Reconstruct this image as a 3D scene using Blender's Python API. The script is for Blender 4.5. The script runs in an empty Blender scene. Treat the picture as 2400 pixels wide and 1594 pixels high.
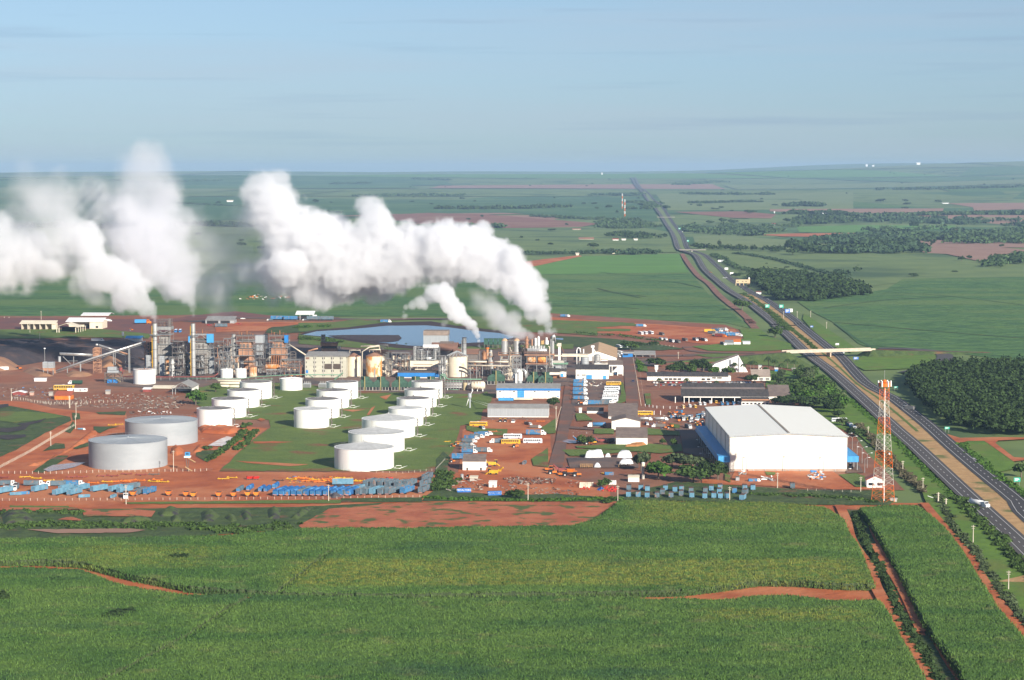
import bpy,bmesh,math,random
import numpy as np
from mathutils import Vector,Matrix,noise as mnoise
random.seed(7);RNG=np.random.default_rng(11)
sc=bpy.context.scene
col=sc.collection
rad=math.radians

# ------------------------------------------------------------------ camera, sky, sun, exposure
F,CX,CY,H=5000.0,1200.0,797.0,172.0        # focal length in photo pixels, image centre, camera height in metres
PITCH=math.atan(397.0/F)
cam_d=bpy.data.cameras.new('camera');cam=bpy.data.objects.new('camera',cam_d);col.objects.link(cam)
cam_d.sensor_width=36.0;cam_d.lens=36.0*F/2400.0;cam_d.clip_start=5.0;cam_d.clip_end=120000.0
cam.location=(0,0,H);cam.rotation_euler=(math.pi/2-PITCH,0,0)
sc.camera=cam

SUN_EL,SUN_AZ=rad(22.5),math.atan2(0.53,-0.85)   # azimuth measured from +Y towards +X
sun_dir=Vector((math.sin(SUN_AZ)*math.cos(SUN_EL),math.cos(SUN_AZ)*math.cos(SUN_EL),math.sin(SUN_EL)))
sd=bpy.data.lights.new('sun','SUN');sun=bpy.data.objects.new('sun',sd);col.objects.link(sun)
sd.energy=5.0;sd.angle=rad(0.5);sd.color=(1.0,0.93,0.82)
sun.rotation_euler=sun_dir.to_track_quat('Z','Y').to_euler()

world=bpy.data.worlds.new('World');sc.world=world;world.use_nodes=True
wn,wl=world.node_tree.nodes,world.node_tree.links
wn.clear()
sky=wn.new('ShaderNodeTexSky');sky.sky_type='NISHITA';sky.sun_disc=False
sky.sun_elevation=SUN_EL;sky.sun_rotation=SUN_AZ;sky.altitude=600;sky.air_density=1.0;sky.dust_density=0.25;sky.ozone_density=1.6
bg=wn.new('ShaderNodeBackground');bg.inputs[1].default_value=0.052
wo=wn.new('ShaderNodeOutputWorld')
tc=wn.new('ShaderNodeTexCoord');mp=wn.new('ShaderNodeMapping');mp.inputs['Scale'].default_value=(3.0,3.0,60.0)
nz=wn.new('ShaderNodeTexNoise');nz.inputs['Scale'].default_value=1.0;nz.inputs['Detail'].default_value=6.0;nz.inputs['Roughness'].default_value=0.55
rp=wn.new('ShaderNodeMapRange');rp.inputs[1].default_value=0.40;rp.inputs[2].default_value=0.72;rp.inputs[3].default_value=0.0;rp.inputs[4].default_value=0.38
mx=wn.new('ShaderNodeMix');mx.data_type='RGBA';mx.inputs[7].default_value=(5.9,6.7,7.9,1)
tint=wn.new('ShaderNodeMix');tint.data_type='RGBA';tint.blend_type='MULTIPLY';tint.inputs[0].default_value=1.0;
tz=wn.new('ShaderNodeSeparateXYZ');tr=wn.new('ShaderNodeMapRange');tr.inputs[1].default_value=-0.01;tr.inputs[2].default_value=0.11;tr.interpolation_type='SMOOTHSTEP'
tm=wn.new('ShaderNodeMix');tm.data_type='RGBA';tm.inputs[6].default_value=(0.52,0.73,1.18,1);tm.inputs[7].default_value=(0.84,0.93,1.14,1)
wl.new(tc.outputs['Generated'],tz.inputs[0]);wl.new(tz.outputs['Z'],tr.inputs[0]);wl.new(tr.outputs[0],tm.inputs[0]);wl.new(tm.outputs[2],tint.inputs[7])
wl.new(tc.outputs['Generated'],mp.inputs['Vector']);wl.new(mp.outputs[0],nz.inputs['Vector']);wl.new(nz.outputs['Fac'],rp.inputs[0])
wl.new(sky.outputs[0],tint.inputs[6]);wl.new(tint.outputs[2],mx.inputs[6]);wl.new(rp.outputs[0],mx.inputs[0])
nz2=wn.new('ShaderNodeTexNoise');nz2.inputs['Scale'].default_value=1.0;nz2.inputs['Detail'].default_value=4.0;mp2=wn.new('ShaderNodeMapping');mp2.inputs['Scale'].default_value=(6.0,6.0,150.0);mp2.inputs['Location'].default_value=(3,7,11)
rp2=wn.new('ShaderNodeMapRange');rp2.inputs[1].default_value=0.56;rp2.inputs[2].default_value=0.76;rp2.inputs[3].default_value=0.0;rp2.inputs[4].default_value=0.34
mx2=wn.new('ShaderNodeMix');mx2.data_type='RGBA';mx2.inputs[7].default_value=(3.0,4.3,6.3,1)
wl.new(tc.outputs['Generated'],mp2.inputs['Vector']);wl.new(mp2.outputs[0],nz2.inputs['Vector']);wl.new(nz2.outputs['Fac'],rp2.inputs[0]);wl.new(rp2.outputs[0],mx2.inputs[0]);wl.new(mx.outputs[2],mx2.inputs[6])
wl.new(mx2.outputs[2],bg.inputs[0]);wl.new(bg.outputs[0],wo.inputs[0])

sc.view_settings.view_transform='Standard';sc.view_settings.look='None';sc.view_settings.gamma=1.0
sc.view_settings.exposure=0.72
sc.render.engine='CYCLES'
cy=sc.cycles
cy.use_denoising=True
try:cy.denoiser='OPENIMAGEDENOISE'
except Exception:pass
cy.max_bounces=10;cy.diffuse_bounces=2;cy.glossy_bounces=2;cy.transmission_bounces=2;cy.volume_bounces=8;cy.transparent_max_bounces=8
cy.use_adaptive_sampling=True;cy.adaptive_threshold=0.012
cy.volume_step_rate=2.5;cy.volume_max_steps=256
cy.caustics_reflective=False;cy.caustics_refractive=False

# ------------------------------------------------------------------ terrain height and photo-to-ground placement
def sstep(t):
    t=min(1.0,max(0.0,t));return t*t*(3-2*t)
def hg(x,y):
    """ground height: level round the works, rolling farmland beyond, a higher plateau far off"""
    if y<2500:return 0.0
    a=sstep((y-2500)/2500.0)
    r=a*(7.0*math.sin(y/640.0+x/1900.0+0.6)+5.0*math.sin(x/700.0-y/1300.0)+0.0011*(y-2500)*math.sin(y/1450.0-x/2600.0+1.0))
    t=sstep((y-4500)/19000.0)
    return r+t*(128.0+122.0*sstep((x-1200)/5200.0))
cp,sp_=math.cos(PITCH),math.sin(PITCH)
def ray(px,py):
    u=(px-CX)/F;v=(CY-py)/F
    return (u,cp+v*sp_,-sp_+v*cp)
def G(px,py,z=None):
    """world point where the photo pixel meets the ground (or the level plane z)"""
    d=ray(px,py)
    if z is not None:
        t=(z-H)/d[2];return Vector((d[0]*t,d[1]*t,z))
    t=-H/d[2] if d[2]<-1e-6 else 1e9
    if t*d[1]<2500:return Vector((d[0]*t,d[1]*t,0))
    y,st=2300.0,12.0
    py_=y
    while y<30500:
        tt=y/d[1]
        if H+d[2]*tt <= hg(d[0]*tt,y):break
        py_=y;y+= st;st=min(60.0,st*1.01)
    lo,hi=py_,y
    for _ in range(14):
        m=(lo+hi)/2;tt=m/d[1]
        if H+d[2]*tt <= hg(d[0]*tt,m):hi=m
        else:lo=m
    tt=hi/d[1];x=d[0]*tt
    return Vector((x,hi,hg(x,hi)))
# frames of the enlarged reference crops: origin and magnification, so traced coordinates stay readable
VW={'A':(0,700,5.9025),'B':(400,700,5.9025),'C':(700,740,5.9025),'D':(1000,740,5.9025),'E':(1300,740,5.9025),'F':(1600,740,5.9025),
      'G':(0,900,5.6),'H':(400,900,5.6),'I':(700,900,5.6),'J':(1040,900,5.6),'K':(1300,900,5.6),'L':(1640,900,5.6),'M':(2000,900,5.6),
      'N':(0,360,2.951),'O':(700,360,2.951),'P':(1400,380,3.935),'Q':(1900,360,3.136),'R':(0,1120,2.951),'S':(800,1120,2.951),
      'T':(1600,1120,2.951),'W':(0,0,1.0),'X':(200,740,6.558),'Y':(1140,760,10.73),'Z':(1620,540,8.71)}
def px(v,X,Y):
    o=VW[v];return (o[0]+X/o[2],o[1]+Y/o[2])
def at(v,X,Y,z=None):
    return G(*px(v,X,Y),z)
def depth(p):return p.y*cp-(p.z-H)*sp_
YAW=-rad(2.75)          # the works is laid out a little clockwise of the view

# ------------------------------------------------------------------ materials
_m={}
def mat(name,c,c2=None,scale=0.25,rough=0.85,metal=0.0,bump=0.0,stretch=(1,1,1),detail=4.0,lo=0.38,hi=0.62,c3=None,scale3=0.02,lo3=0.5,hi3=0.62,isl=0.0,spec=0.3,bscale=None,coord='P'):
    if name in _m:return _m[name]
    m=bpy.data.materials.new(name);m.use_nodes=True;_m[name]=m
    n,l=m.node_tree.nodes,m.node_tree.links
    b=n['Principled BSDF'];b.inputs['Roughness'].default_value=rough;b.inputs['Metallic'].default_value=metal
    b.inputs['Specular IOR Level'].default_value=spec
    c=tuple(c)+(1,)
    c2=(tuple(c2)+(1,)) if c2 else tuple(min(1,x*0.78) for x in c[:3])+(1,)
    if coord=='P':g=n.new('ShaderNodeNewGeometry');src=g.outputs['Position']
    else:g=n.new('ShaderNodeTexCoord');src=g.outputs['Object']
    mpn=n.new('ShaderNodeMapping');mpn.inputs['Scale'].default_value=stretch;l.new(src,mpn.inputs[0])
    t=n.new('ShaderNodeTexNoise');t.inputs['Scale'].default_value=scale;t.inputs['Detail'].default_value=detail;t.inputs['Roughness'].default_value=0.6
    l.new(mpn.outputs[0],t.inputs['Vector'])
    r=n.new('ShaderNodeMapRange');r.inputs[1].default_value=lo;r.inputs[2].default_value=hi;l.new(t.outputs['Fac'],r.inputs[0])
    x=n.new('ShaderNodeMix');x.data_type='RGBA';x.inputs[6].default_value=c;x.inputs[7].default_value=c2;l.new(r.outputs[0],x.inputs[0])
    out=x.outputs[2]
    if c3:
        t3=n.new('ShaderNodeTexNoise');t3.inputs['Scale'].default_value=scale3;t3.inputs['Detail'].default_value=5.0
        l.new(mpn.outputs[0],t3.inputs['Vector'])
        r3=n.new('ShaderNodeMapRange');r3.inputs[1].default_value=lo3;r3.inputs[2].default_value=hi3;l.new(t3.outputs['Fac'],r3.inputs[0])
        x3=n.new('ShaderNodeMix');x3.data_type='RGBA';x3.inputs[7].default_value=tuple(c3)+(1,);l.new(out,x3.inputs[6]);l.new(r3.outputs[0],x3.inputs[0]);out=x3.outputs[2]
    if isl:
        gi=n.new('ShaderNodeNewGeometry');mr=n.new('ShaderNodeMapRange');mr.inputs[3].default_value=1-isl;mr.inputs[4].default_value=1+isl
        l.new(gi.outputs['Random Per Island'],mr.inputs[0])
        xm=n.new('ShaderNodeVectorMath');xm.operation='SCALE';l.new(out,xm.inputs[0]);l.new(mr.outputs[0],xm.inputs['Scale']);out=xm.outputs[0]
    l.new(out,b.inputs['Base Color'])
    if bump:
        bt=n.new('ShaderNodeTexNoise');bt.inputs['Scale'].default_value=bscale or scale*3;bt.inputs['Detail'].default_value=5.0;l.new(mpn.outputs[0],bt.inputs['Vector'])
        bn=n.new('ShaderNodeBump');bn.inputs['Strength'].default_value=1.0;bn.inputs['Distance'].default_value=bump;l.new(bt.outputs['Fac'],bn.inputs['Height']);l.new(bn.outputs[0],b.inputs['Normal'])
    return m
def paint(name,c,rough=0.5,metal=0.0,var=0.2,scale=0.6,dirt=None):
    return mat(name,c,tuple(x*(1-var) for x in c),scale=scale,rough=rough,metal=metal,c3=dirt,scale3=0.35,lo3=0.55,hi3=0.75,stretch=(1,1,0.4))
SOIL=mat('red_soil',(0.47,0.130,0.042),(0.34,0.085,0.030),scale=0.05,c3=(0.50,0.18,0.075),scale3=0.02,lo3=0.45,hi3=0.6,bump=0.5,bscale=0.3,detail=8)
PINK=mat('pale_red_soil',(0.47,0.155,0.072),(0.36,0.10,0.045),scale=0.06,c3=(0.09,0.115,0.03),scale3=0.09,lo3=0.54,hi3=0.62,bump=0.6,bscale=0.25,detail=8)
DIRT=mat('brown_yard_soil',(0.30,0.135,0.075),(0.20,0.095,0.060),scale=0.04,c3=(0.26,0.092,0.045),scale3=0.015,lo3=0.46,hi3=0.58,bump=0.3,bscale=0.3,detail=8)
DIRT2=mat('dark_yard_asphalt',(0.15,0.11,0.092),(0.20,0.115,0.08),scale=0.05,c3=(0.085,0.07,0.068),scale3=0.02,detail=8)
LAWN=mat('mown_grass',(0.125,0.175,0.030),(0.095,0.145,0.028),scale=0.06,c3=(0.20,0.088,0.034),scale3=0.035,lo3=0.58,hi3=0.70,bump=0.6,bscale=0.4,detail=8)
VERGE=mat('bright_verge_grass',(0.125,0.215,0.022),(0.09,0.165,0.022),scale=0.08,c3=(0.13,0.17,0.03),scale3=0.03,bump=0.5,bscale=0.4,detail=8)
SCRUB=mat('rough_green_scrub',(0.075,0.110,0.028),(0.045,0.072,0.022),scale=0.12,c3=(0.15,0.085,0.04),scale3=0.05,lo3=0.60,hi3=0.70,bump=1.2,bscale=0.35,detail=8)
DRYG=mat('dry_median_grass',(0.50,0.31,0.14),(0.40,0.235,0.10),scale=0.15,c3=(0.13,0.15,0.04),scale3=0.045,lo3=0.56,hi3=0.68,bump=0.4,bscale=0.6,detail=7)
ASPH=mat('road_asphalt',(0.10,0.088,0.082),(0.082,0.073,0.07),scale=0.03,rough=0.9,stretch=(1,.2,1))
ASPH2=mat('newer_road_asphalt',(0.066,0.060,0.060),(0.056,0.052,0.053),scale=0.03,rough=0.9)
ASPH3=mat('dusty_site_road',(0.17,0.10,0.076),(0.13,0.085,0.068),scale=0.06,c3=(0.25,0.10,0.055),scale3=0.03,detail=8)
MARK=paint('road_marking_white',(0.62,0.60,0.56))
CANEF=mat('cane_field_green',(0.092,0.182,0.044),(0.052,0.124,0.034),scale=0.06,c3=(0.115,0.185,0.045),scale3=0.007,lo3=.47,hi3=.60,bump=4.5,bscale=0.16,stretch=(0.45,1,1),detail=10,lo=.44,hi=.56)
PASTF=mat('pasture_green',(0.165,0.215,0.065),(0.125,0.18,0.055),scale=0.012,c3=(0.06,0.105,0.035),scale3=0.004,lo3=0.52,hi3=0.66,detail=9)
LIMEF=mat('young_cane_green',(0.12,0.25,0.04),(0.10,0.21,0.04),scale=0.015,detail=8,stretch=(.4,1,1))
PALEF=mat('pale_crop_green',(0.19,0.235,0.085),(0.155,0.20,0.072),scale=0.01,detail=8)
DARKF=mat('dark_crop_green',(0.062,0.135,0.042),(0.050,0.112,0.036),scale=0.012,detail=9,c3=(0.095,0.165,0.05),scale3=0.003)
PLOWF=mat('ploughed_red_earth',(0.26,0.115,0.075),(0.22,0.09,0.06),scale=0.02,detail=8,c3=(0.28,0.15,0.09),scale3=0.005)
FALLF=mat('fallow_pink_earth',(0.34,0.20,0.14),(0.29,0.16,0.11),scale=0.02,detail=8)

# ------------------------------------------------------------------ object helpers
def link(o,parent=None):
    col.objects.link(o)
    if parent is not None:o.parent=parent
    return o
def tag(o,label=None,cat=None,group=None,kind=None):
    if label:o['label']=label
    if cat:o['category']=cat
    if group:o['group']=group
    if kind:o['kind']=kind
    return o
def thing(name,label,cat,loc,rz=0.0,group=None):
    o=bpy.data.objects.new(name,None);link(o);o.empty_display_size=0.5
    o.location=loc;o.rotation_euler=(0,0,rz)
    return tag(o,label,cat,group)
def np_mesh(name,verts,faces,k,m,parent=None,smooth=False):
    """verts (N,3) array, faces (M,k) array"""
    me=bpy.data.meshes.new(name)
    nv,nf=len(verts),len(faces)
    me.vertices.add(nv);me.vertices.foreach_set('co',np.asarray(verts,np.float32).ravel())
    me.loops.add(nf*k);me.loops.foreach_set('vertex_index',np.asarray(faces,np.int32).ravel())
    me.polygons.add(nf);me.polygons.foreach_set('loop_start',np.arange(0,nf*k,k,dtype=np.int32))
    me.update(calc_edges=True)
    if smooth:me.polygons.foreach_set('use_smooth',np.ones(nf,bool))
    for mm in (m if isinstance(m,(list,tuple)) else [m]):me.materials.append(mm)
    return link(bpy.data.objects.new(name,me),parent)
class MB:
    """collects solids, then links them as one mesh object"""
    def __init__(s):s.v=[];s.f=[];s.sm=[]
    def add(s,vs,fs,smooth=False):
        b=len(s.v);s.v+= [tuple(v) for v in vs];s.f+= [tuple(b+i for i in f) for f in fs];s.sm+= [smooth]*len(fs);return s
    def box(s,x0,x1,y0,y1,z0,z1):
        return s.add([(x0,y0,z0),(x1,y0,z0),(x1,y1,z0),(x0,y1,z0),(x0,y0,z1),(x1,y0,z1),(x1,y1,z1),(x0,y1,z1)],
                     [(0,3,2,1),(4,5,6,7),(0,1,5,4),(1,2,6,5),(2,3,7,6),(3,0,4,7)])
    def cyl(s,x,y,z0,z1,r,r2=None,n=20,cap=True):
        r2=r if r2 is None else r2
        vs=[(x+r*math.cos(2*math.pi*i/n),y+r*math.sin(2*math.pi*i/n),z0) for i in range(n)]
        if r2>1e-4:
            vs+= [(x+r2*math.cos(2*math.pi*i/n),y+r2*math.sin(2*math.pi*i/n),z1) for i in range(n)]
            s.add(vs,[(i,(i+1) % n,n+(i+1) % n,n+i) for i in range(n)],True)
            if cap:s.add(vs[n:],[tuple(range(n))])
        else:
            vs.append((x,y,z1));s.add(vs,[(i,(i+1) % n,n) for i in range(n)],n>12)
        if cap:s.add(vs[:n],[tuple(reversed(range(n)))])
        return s
    def tube(s,pts,r,n=8):
        P=[Vector(p) for p in pts];rings=[]
        for i,p in enumerate(P):
            d=(P[min(i+1,len(P)-1)]-P[max(i-1,0)]).normalized()
            a=d.cross(Vector((0,0,1)));
            if a.length<0.05:a=d.cross(Vector((0,1,0)))
            a.normalize();b=d.cross(a)
            rings.append([tuple(p+(a*math.cos(2*math.pi*k/n)+b*math.sin(2*math.pi*k/n))*r) for k in range(n)])
        vs=[v for rg in rings for v in rg]
        fs=[(i*n+k,i*n+(k+1) % n,(i+1)*n+(k+1) % n,(i+1)*n+k) for i in range(len(P)-1) for k in range(n)]
        fs+= [tuple(range(n)),tuple(reversed(range(len(vs)-n,len(vs))))]
        return s.add(vs,fs,n>6)
    def bar(s,a,b,w=0.2):return s.tube([a,b],w/2*1.2,4)
    def prism(s,prof,y0,y1):
        """profile in x,z extruded along y"""
        n=len(prof);vs=[(x,y0,z) for x,z in prof]+[(x,y1,z) for x,z in prof]
        return s.add(vs,[tuple(range(n)),tuple(reversed(range(n,2*n)))]+[(i,n+i,n+(i+1) % n,(i+1) % n) for i in range(n)])
    def prismx(s,prof,x0,x1):
        """profile in y,z extruded along x"""
        n=len(prof);vs=[(x0,y,z) for y,z in prof]+[(x1,y,z) for y,z in prof]
        return s.add(vs,[tuple(range(n)),tuple(reversed(range(n,2*n)))]+[(i,n+i,n+(i+1) % n,(i+1) % n) for i in range(n)])
    def quad(s,*p):return s.add(p,[tuple(range(len(p)))])
    def obj(s,name,m,parent=None):
        me=bpy.data.meshes.new(name);me.from_pydata(s.v,[],s.f);me.update()
        me.polygons.foreach_set('use_smooth',s.sm)
        for mm in (m if isinstance(m,(list,tuple)) else [m]):me.materials.append(mm)
        bm=bmesh.new();bm.from_mesh(me);bmesh.ops.recalc_face_normals(bm,faces=bm.faces);bm.to_mesh(me);bm.free()
        return link(bpy.data.objects.new(name,me),parent)
def copy_tree(o,loc=None,rz=None,parent=None,label=None):
    c=o.copy();col.objects.link(c)
    if parent is not None:c.parent=parent
    if loc is not None:c.location=loc
    if rz is not None:c.rotation_euler=(0,0,rz)
    if label:c['label']=label
    for ch in list(o.children):copy_tree(ch,parent=c)
    return c
_o1='first second third fourth fifth sixth seventh eighth ninth'.split()
ORD=_o1+'tenth eleventh twelfth thirteenth fourteenth fifteenth sixteenth seventeenth eighteenth nineteenth'.split()
for _a,_b in (('twentieth','twenty-'),('thirtieth','thirty-'),('fortieth','forty-'),('fiftieth','fifty-'),('sixtieth','sixty-')):ORD+= [_a]+[_b+q for q in _o1]

# ------------------------------------------------------------------ ground
YL=[-400.0,300.0]+[2500.0+150*i for i in range(0,40)]+[8500.0+400*i for i in range(0,57)]
XL=[-16000.0+500*i for i in range(65)]
def ground_mesh():
    vs=np.array([(x,y,hg(x,y)) for y in YL for x in XL]);nx=len(XL)
    fs=[(j*nx+i,j*nx+i+1,(j+1)*nx+i+1,(j+1)*nx+i) for j in range(len(YL)-1) for i in range(nx-1)]
    t=np.array(fs);tri=np.concatenate([t[:,[0,1,2]],t[:,[0,2,3]]])
    o=np_mesh('ground',vs,tri,3,PASTF,smooth=False)
    tag(o,'rolling green farmland reaching to the horizon','ground',kind='structure')
ground_mesh()
def jitter(pts,amp,closed=True,step=14.0):
    """roughen a traced outline so that no edge is ruler-straight"""
    out=[];n=len(pts)
    for i in range(n if closed else n-1):
        a,b=pts[i],pts[(i+1) % n];L=math.hypot(b[0]-a[0],b[1]-a[1]);k=max(1,int(L/step))
        for j in range(k):
            t=j/k;x,y=a[0]+(b[0]-a[0])*t,a[1]+(b[1]-a[1])*t
            nn=mnoise.noise(Vector((x*0.07,y*0.11,3.1)))+0.6*mnoise.noise(Vector((x*0.3,y*0.4,7.7)))
            out.append((x+amp*nn*1.5,y+amp*nn*0.45))
    if not closed:out.append(pts[-1])
    return out
_lay={}
def patch_world(name,W,m,layer,label=None,cat=None,kind='structure',parent=None):
    _lay[layer]=_lay.get(layer,0)+1;layer+= 0.02*(_lay[layer] % 45)
    bm=bmesh.new()
    f=bm.faces.new([bm.verts.new((p[0],p[1],0)) for p in W])
    bmesh.ops.triangulate(bm,faces=[f])
    x0,x1=min(p[0] for p in W),max(p[0] for p in W);y0,y1=min(p[1] for p in W),max(p[1] for p in W)
    if y1>2500:
        for yy in YL:
            if y0<yy<y1 and yy >=2500:bmesh.ops.bisect_plane(bm,geom=bm.verts[:]+bm.edges[:]+bm.faces[:],plane_co=(0,yy,0),plane_no=(0,1,0))
        for xx in XL:
            if x0<xx<x1:bmesh.ops.bisect_plane(bm,geom=bm.verts[:]+bm.edges[:]+bm.faces[:],plane_co=(xx,0,0),plane_no=(1,0,0))
    for v in bm.verts:
        v.co.z=hg(v.co.x,v.co.y)+layer*(0.14+max(0,v.co.y-2000)*0.00006)+max(0,v.co.y-2500)*0.0002
    bm.normal_update()
    for f in bm.faces:
        if f.normal.z<0:f.normal_flip()
    me=bpy.data.meshes.new(name);bm.to_mesh(me);bm.free();me.materials.append(m)
    o=link(bpy.data.objects.new(name,me),parent)
    return tag(o,label,cat,kind=None if parent else kind)
def patch(name,v,pts,m,layer,amp=1.5,label=None,**k):
    P=[px(v,*p) for p in pts]
    if amp:P=jitter(P,amp)
    return patch_world(name,[G(*p) for p in P],m,layer,label=label,**k)
def ribbon_world(C,w,off=0.0):
    L,R=[],[]
    for i,p in enumerate(C):
        a,b=C[max(0,i-1)],C[min(len(C)-1,i+1)]
        dx,dy=b[0]-a[0],b[1]-a[1];d=math.hypot(dx,dy) or 1;nx,ny=-dy/d,dx/d
        ww=w[i] if isinstance(w,(list,tuple)) else w
        L.append((p[0]+nx*(off+ww/2),p[1]+ny*(off+ww/2)));R.append((p[0]+nx*(off-ww/2),p[1]+ny*(off-ww/2)))
    return L,R
def smooth_line(C,step=25.0):
    """Catmull-Rom through the traced points"""
    out=[];n=len(C)
    for i in range(n-1):
        p0,p1,p2,p3=C[max(0,i-1)],C[i],C[i+1],C[min(n-1,i+2)]
        k=max(2,int((Vector(p2[:2])-Vector(p1[:2])).length/step));k=min(k,40)
        for j in range(k):
            t=j/k
            out.append(tuple(0.5*((2*p1[a])+(-p0[a]+p2[a])*t+(2*p0[a]-5*p1[a]+4*p2[a]-p3[a])*t*t+(-p0[a]+3*p1[a]-3*p2[a]+p3[a])*t ** 3) for a in (0,1)))
    out.append(tuple(C[-1][:2]));return out
def strip(name,C,w,m,layer,off=0.0,label=None,parent=None,zf=None,**k):
    """a ribbon of road following the ground, one quad per step"""
    L,R=ribbon_world(C,w,off)
    vs=[]
    for a,b in zip(L,R):
        for q in (a,b):
            z=zf(*q) if zf else hg(*q)
            vs.append((q[0],q[1],z+layer*(0.14+max(0,q[1]-2000)*0.00006)+max(0,q[1]-2500)*0.0002))
    fs=[(2*i,2*i+1,2*i+3,2*i+2) for i in range(len(L)-1)]
    o=np_mesh(name,np.array(vs),np.array(fs),4,m,parent)
    return tag(o,label,kind=None if parent else 'structure')
# ------------------------------------------------------------------ far farmland
def far_fields():
    r=random.Random(5);mats=[DARKF,PALEF,PASTF,CANEF,DARKF,PASTF,CANEF,LIMEF,FALLF,PALEF]
    names={'dark_crop_green':'dark green','pale_crop_green':'pale green','pasture_green':'pasture green','cane_field_green':'cane green','young_cane_green':'light green','fallow_pink_earth':'pinkish fallow'}
    y=4800.0;row=0
    while y<27000:
        dy=y*r.uniform(0.09,0.2);x=-y*0.27
        while x<y*0.27:
            dx=r.uniform(0.05,0.16)*y
            if r.random()<0.72:
                sk=r.uniform(-.3,.3)*dy;t=r.uniform(-.12,.12)
                W=[(x,y+t*dx*-.5),(x+dx*0.97,y+t*dx*.5),(x+dx*0.97+sk,y+dy*0.95+t*dx),(x+sk,y+dy*0.95)]
                m=r.choice(mats)
                patch_world('farm_field',W,m,1,label='distant %s farm field on the rolling plain' % names[m.name])
            x+= dx
        y+= dy;row+= 1
far_fields()
patch('farm_field','O',[(650,425),(900,415),(1300,425),(1700,458),(2090,488),(1950,512),(1500,520),(1380,520),(1000,500),(660,465)],PLOWF,3,0.8,label='long ploughed red field behind the steam')
patch('farm_field','W',[(-80,560),(560,555),(900,545),(1170,538),(1480,530),(1570,545),(1585,592),(1250,596),(900,620),(-80,650)],PASTF,2,0.8,label='green pasture between the tree lines')
patch('farm_field','W',[(-80,470),(560,462),(900,470),(1500,468),(1535,500),(1545,520),(1180,500),(900,503),(-80,540)],DARKF,2,0.8,label='dark green field beyond the pasture')
patch('farm_field','W',[(1190,632),(1362,602),(1592,596),(1607,628),(1615,640),(1180,645)],LIMEF,3,0.8,label='bright young cane field beside the dirt bank')
patch('cane_field','W',[(-90,655),(600,640),(1210,628),(1607,626),(1660,690),(1765,772),(1700,757),(1400,746),(1290,740),(1100,742),(600,742),(-90,748)],CANEF,2,0.6,label='wide cane field behind the works')
patch('dirt_road','O',[(1500,760),(1600,790),(1960,715),(1940,708),(1700,735)],SOIL,4,0.5,label='red earth bank between the cane fields')
patch('farm_field','P',[(705,465),(1330,460),(1650,488),(1600,525),(1250,520),(860,482)],PLOWF,3,0.8,label='narrow ploughed red field right of the highway')
patch('farm_field','P',[(540,300),(2361,280),(2361,440),(650,450)],PALEF,2,0.8,label='broad pale green crop right of the highway')
patch('farm_field','Q',[(-300,413),(980,408),(960,455),(640,460),(300,445),(-300,430)],FALLF,3,0.8,label='long pinkish fallow strip across the plain')
patch('farm_field','Q',[(1000,370),(1700,366),(1700,410),(1200,425),(1190,398)],FALLF,3,0.8,label='pinkish fallow field by the white farm sheds')
patch('farm_field','P',[(1480,676),(1800,664),(2361,658),(2560,670),(2480,700),(1700,690)],SOIL,3,0.8,label='bare red earth field among the woods')
patch('farm_field','P',[(1840,600),(2361,586),(3300,590),(3300,620),(2361,655),(1860,650)],LIMEF,2,0.8,label='light green field in front of the long wood')
patch('farm_field','P',[(880,690),(1150,680),(1750,720),(2361,760),(1750,810),(1100,780),(900,760)],PALEF,2,1.0,label='bright green pasture with grazing cattle')  # lighter green is the field's own colour
patch('farm_field','Q',[(700,690),(1250,680),(1700,722),(1700,745),(1250,798),(1000,742),(850,735)],FALLF,3,0.8,label='pink fallow field on the right')
patch('farm_field','W',[(1668,594),(2190,592),(2400,640),(2490,640),(2490,655),(2090,665),(1900,690),(1800,655),(1740,640)],PASTF,2,0.8,label='hedged pasture right of the toll gate')
patch('cane_field','Q',[(-100,1090),(300,1045),(560,1000),(680,925),(1800,905),(1800,1570),(1100,1472),(460,1438),(350,1400),(180,1250),(0,1160)],CANEF,3,0.8,label='large cane field right of the highway')
for i,(v,pts) in enumerate([('Q',[(180,1245),(800,1300),(1568,1362)]),('Q',[(540,1020),(1000,1050),(1568,1118)]),('Q',[(440,1415),(1000,1455),(1568,1508)]),('Q',[(100,1140),(560,1080),(1000,1060)]),('Q',[(180,1250),(300,1340),(440,1420)]),
                      ('O',[(1700,935),(2100,955),(2361,1000)]),('P',[(0,1170),(200,1215),(450,1245)]),('P',[(20,1020),(200,1040),(550,1060)]),('P',[(300,1085),(700,1110),(850,1140),(960,1162)]),('O',[(900,1000),(1500,1040),(2361,1075)]),('P',[(0,1290),(600,1330),(1200,1335)]),('P',[(0,1400),(700,1420),(1300,1440)]),('N',[(0,1010),(700,1000),(1500,1020)]),('N',[(0,1075),(900,1080),(1500,1060)]),('N',[(1300,960),(2000,960)])]):
    strip('field_track',smooth_line([tuple(at(v,*p)[:2]) for p in pts]),3.5,DARKF if i % 3 else SCRUB,5,label='thin dark track through the cane')

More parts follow.
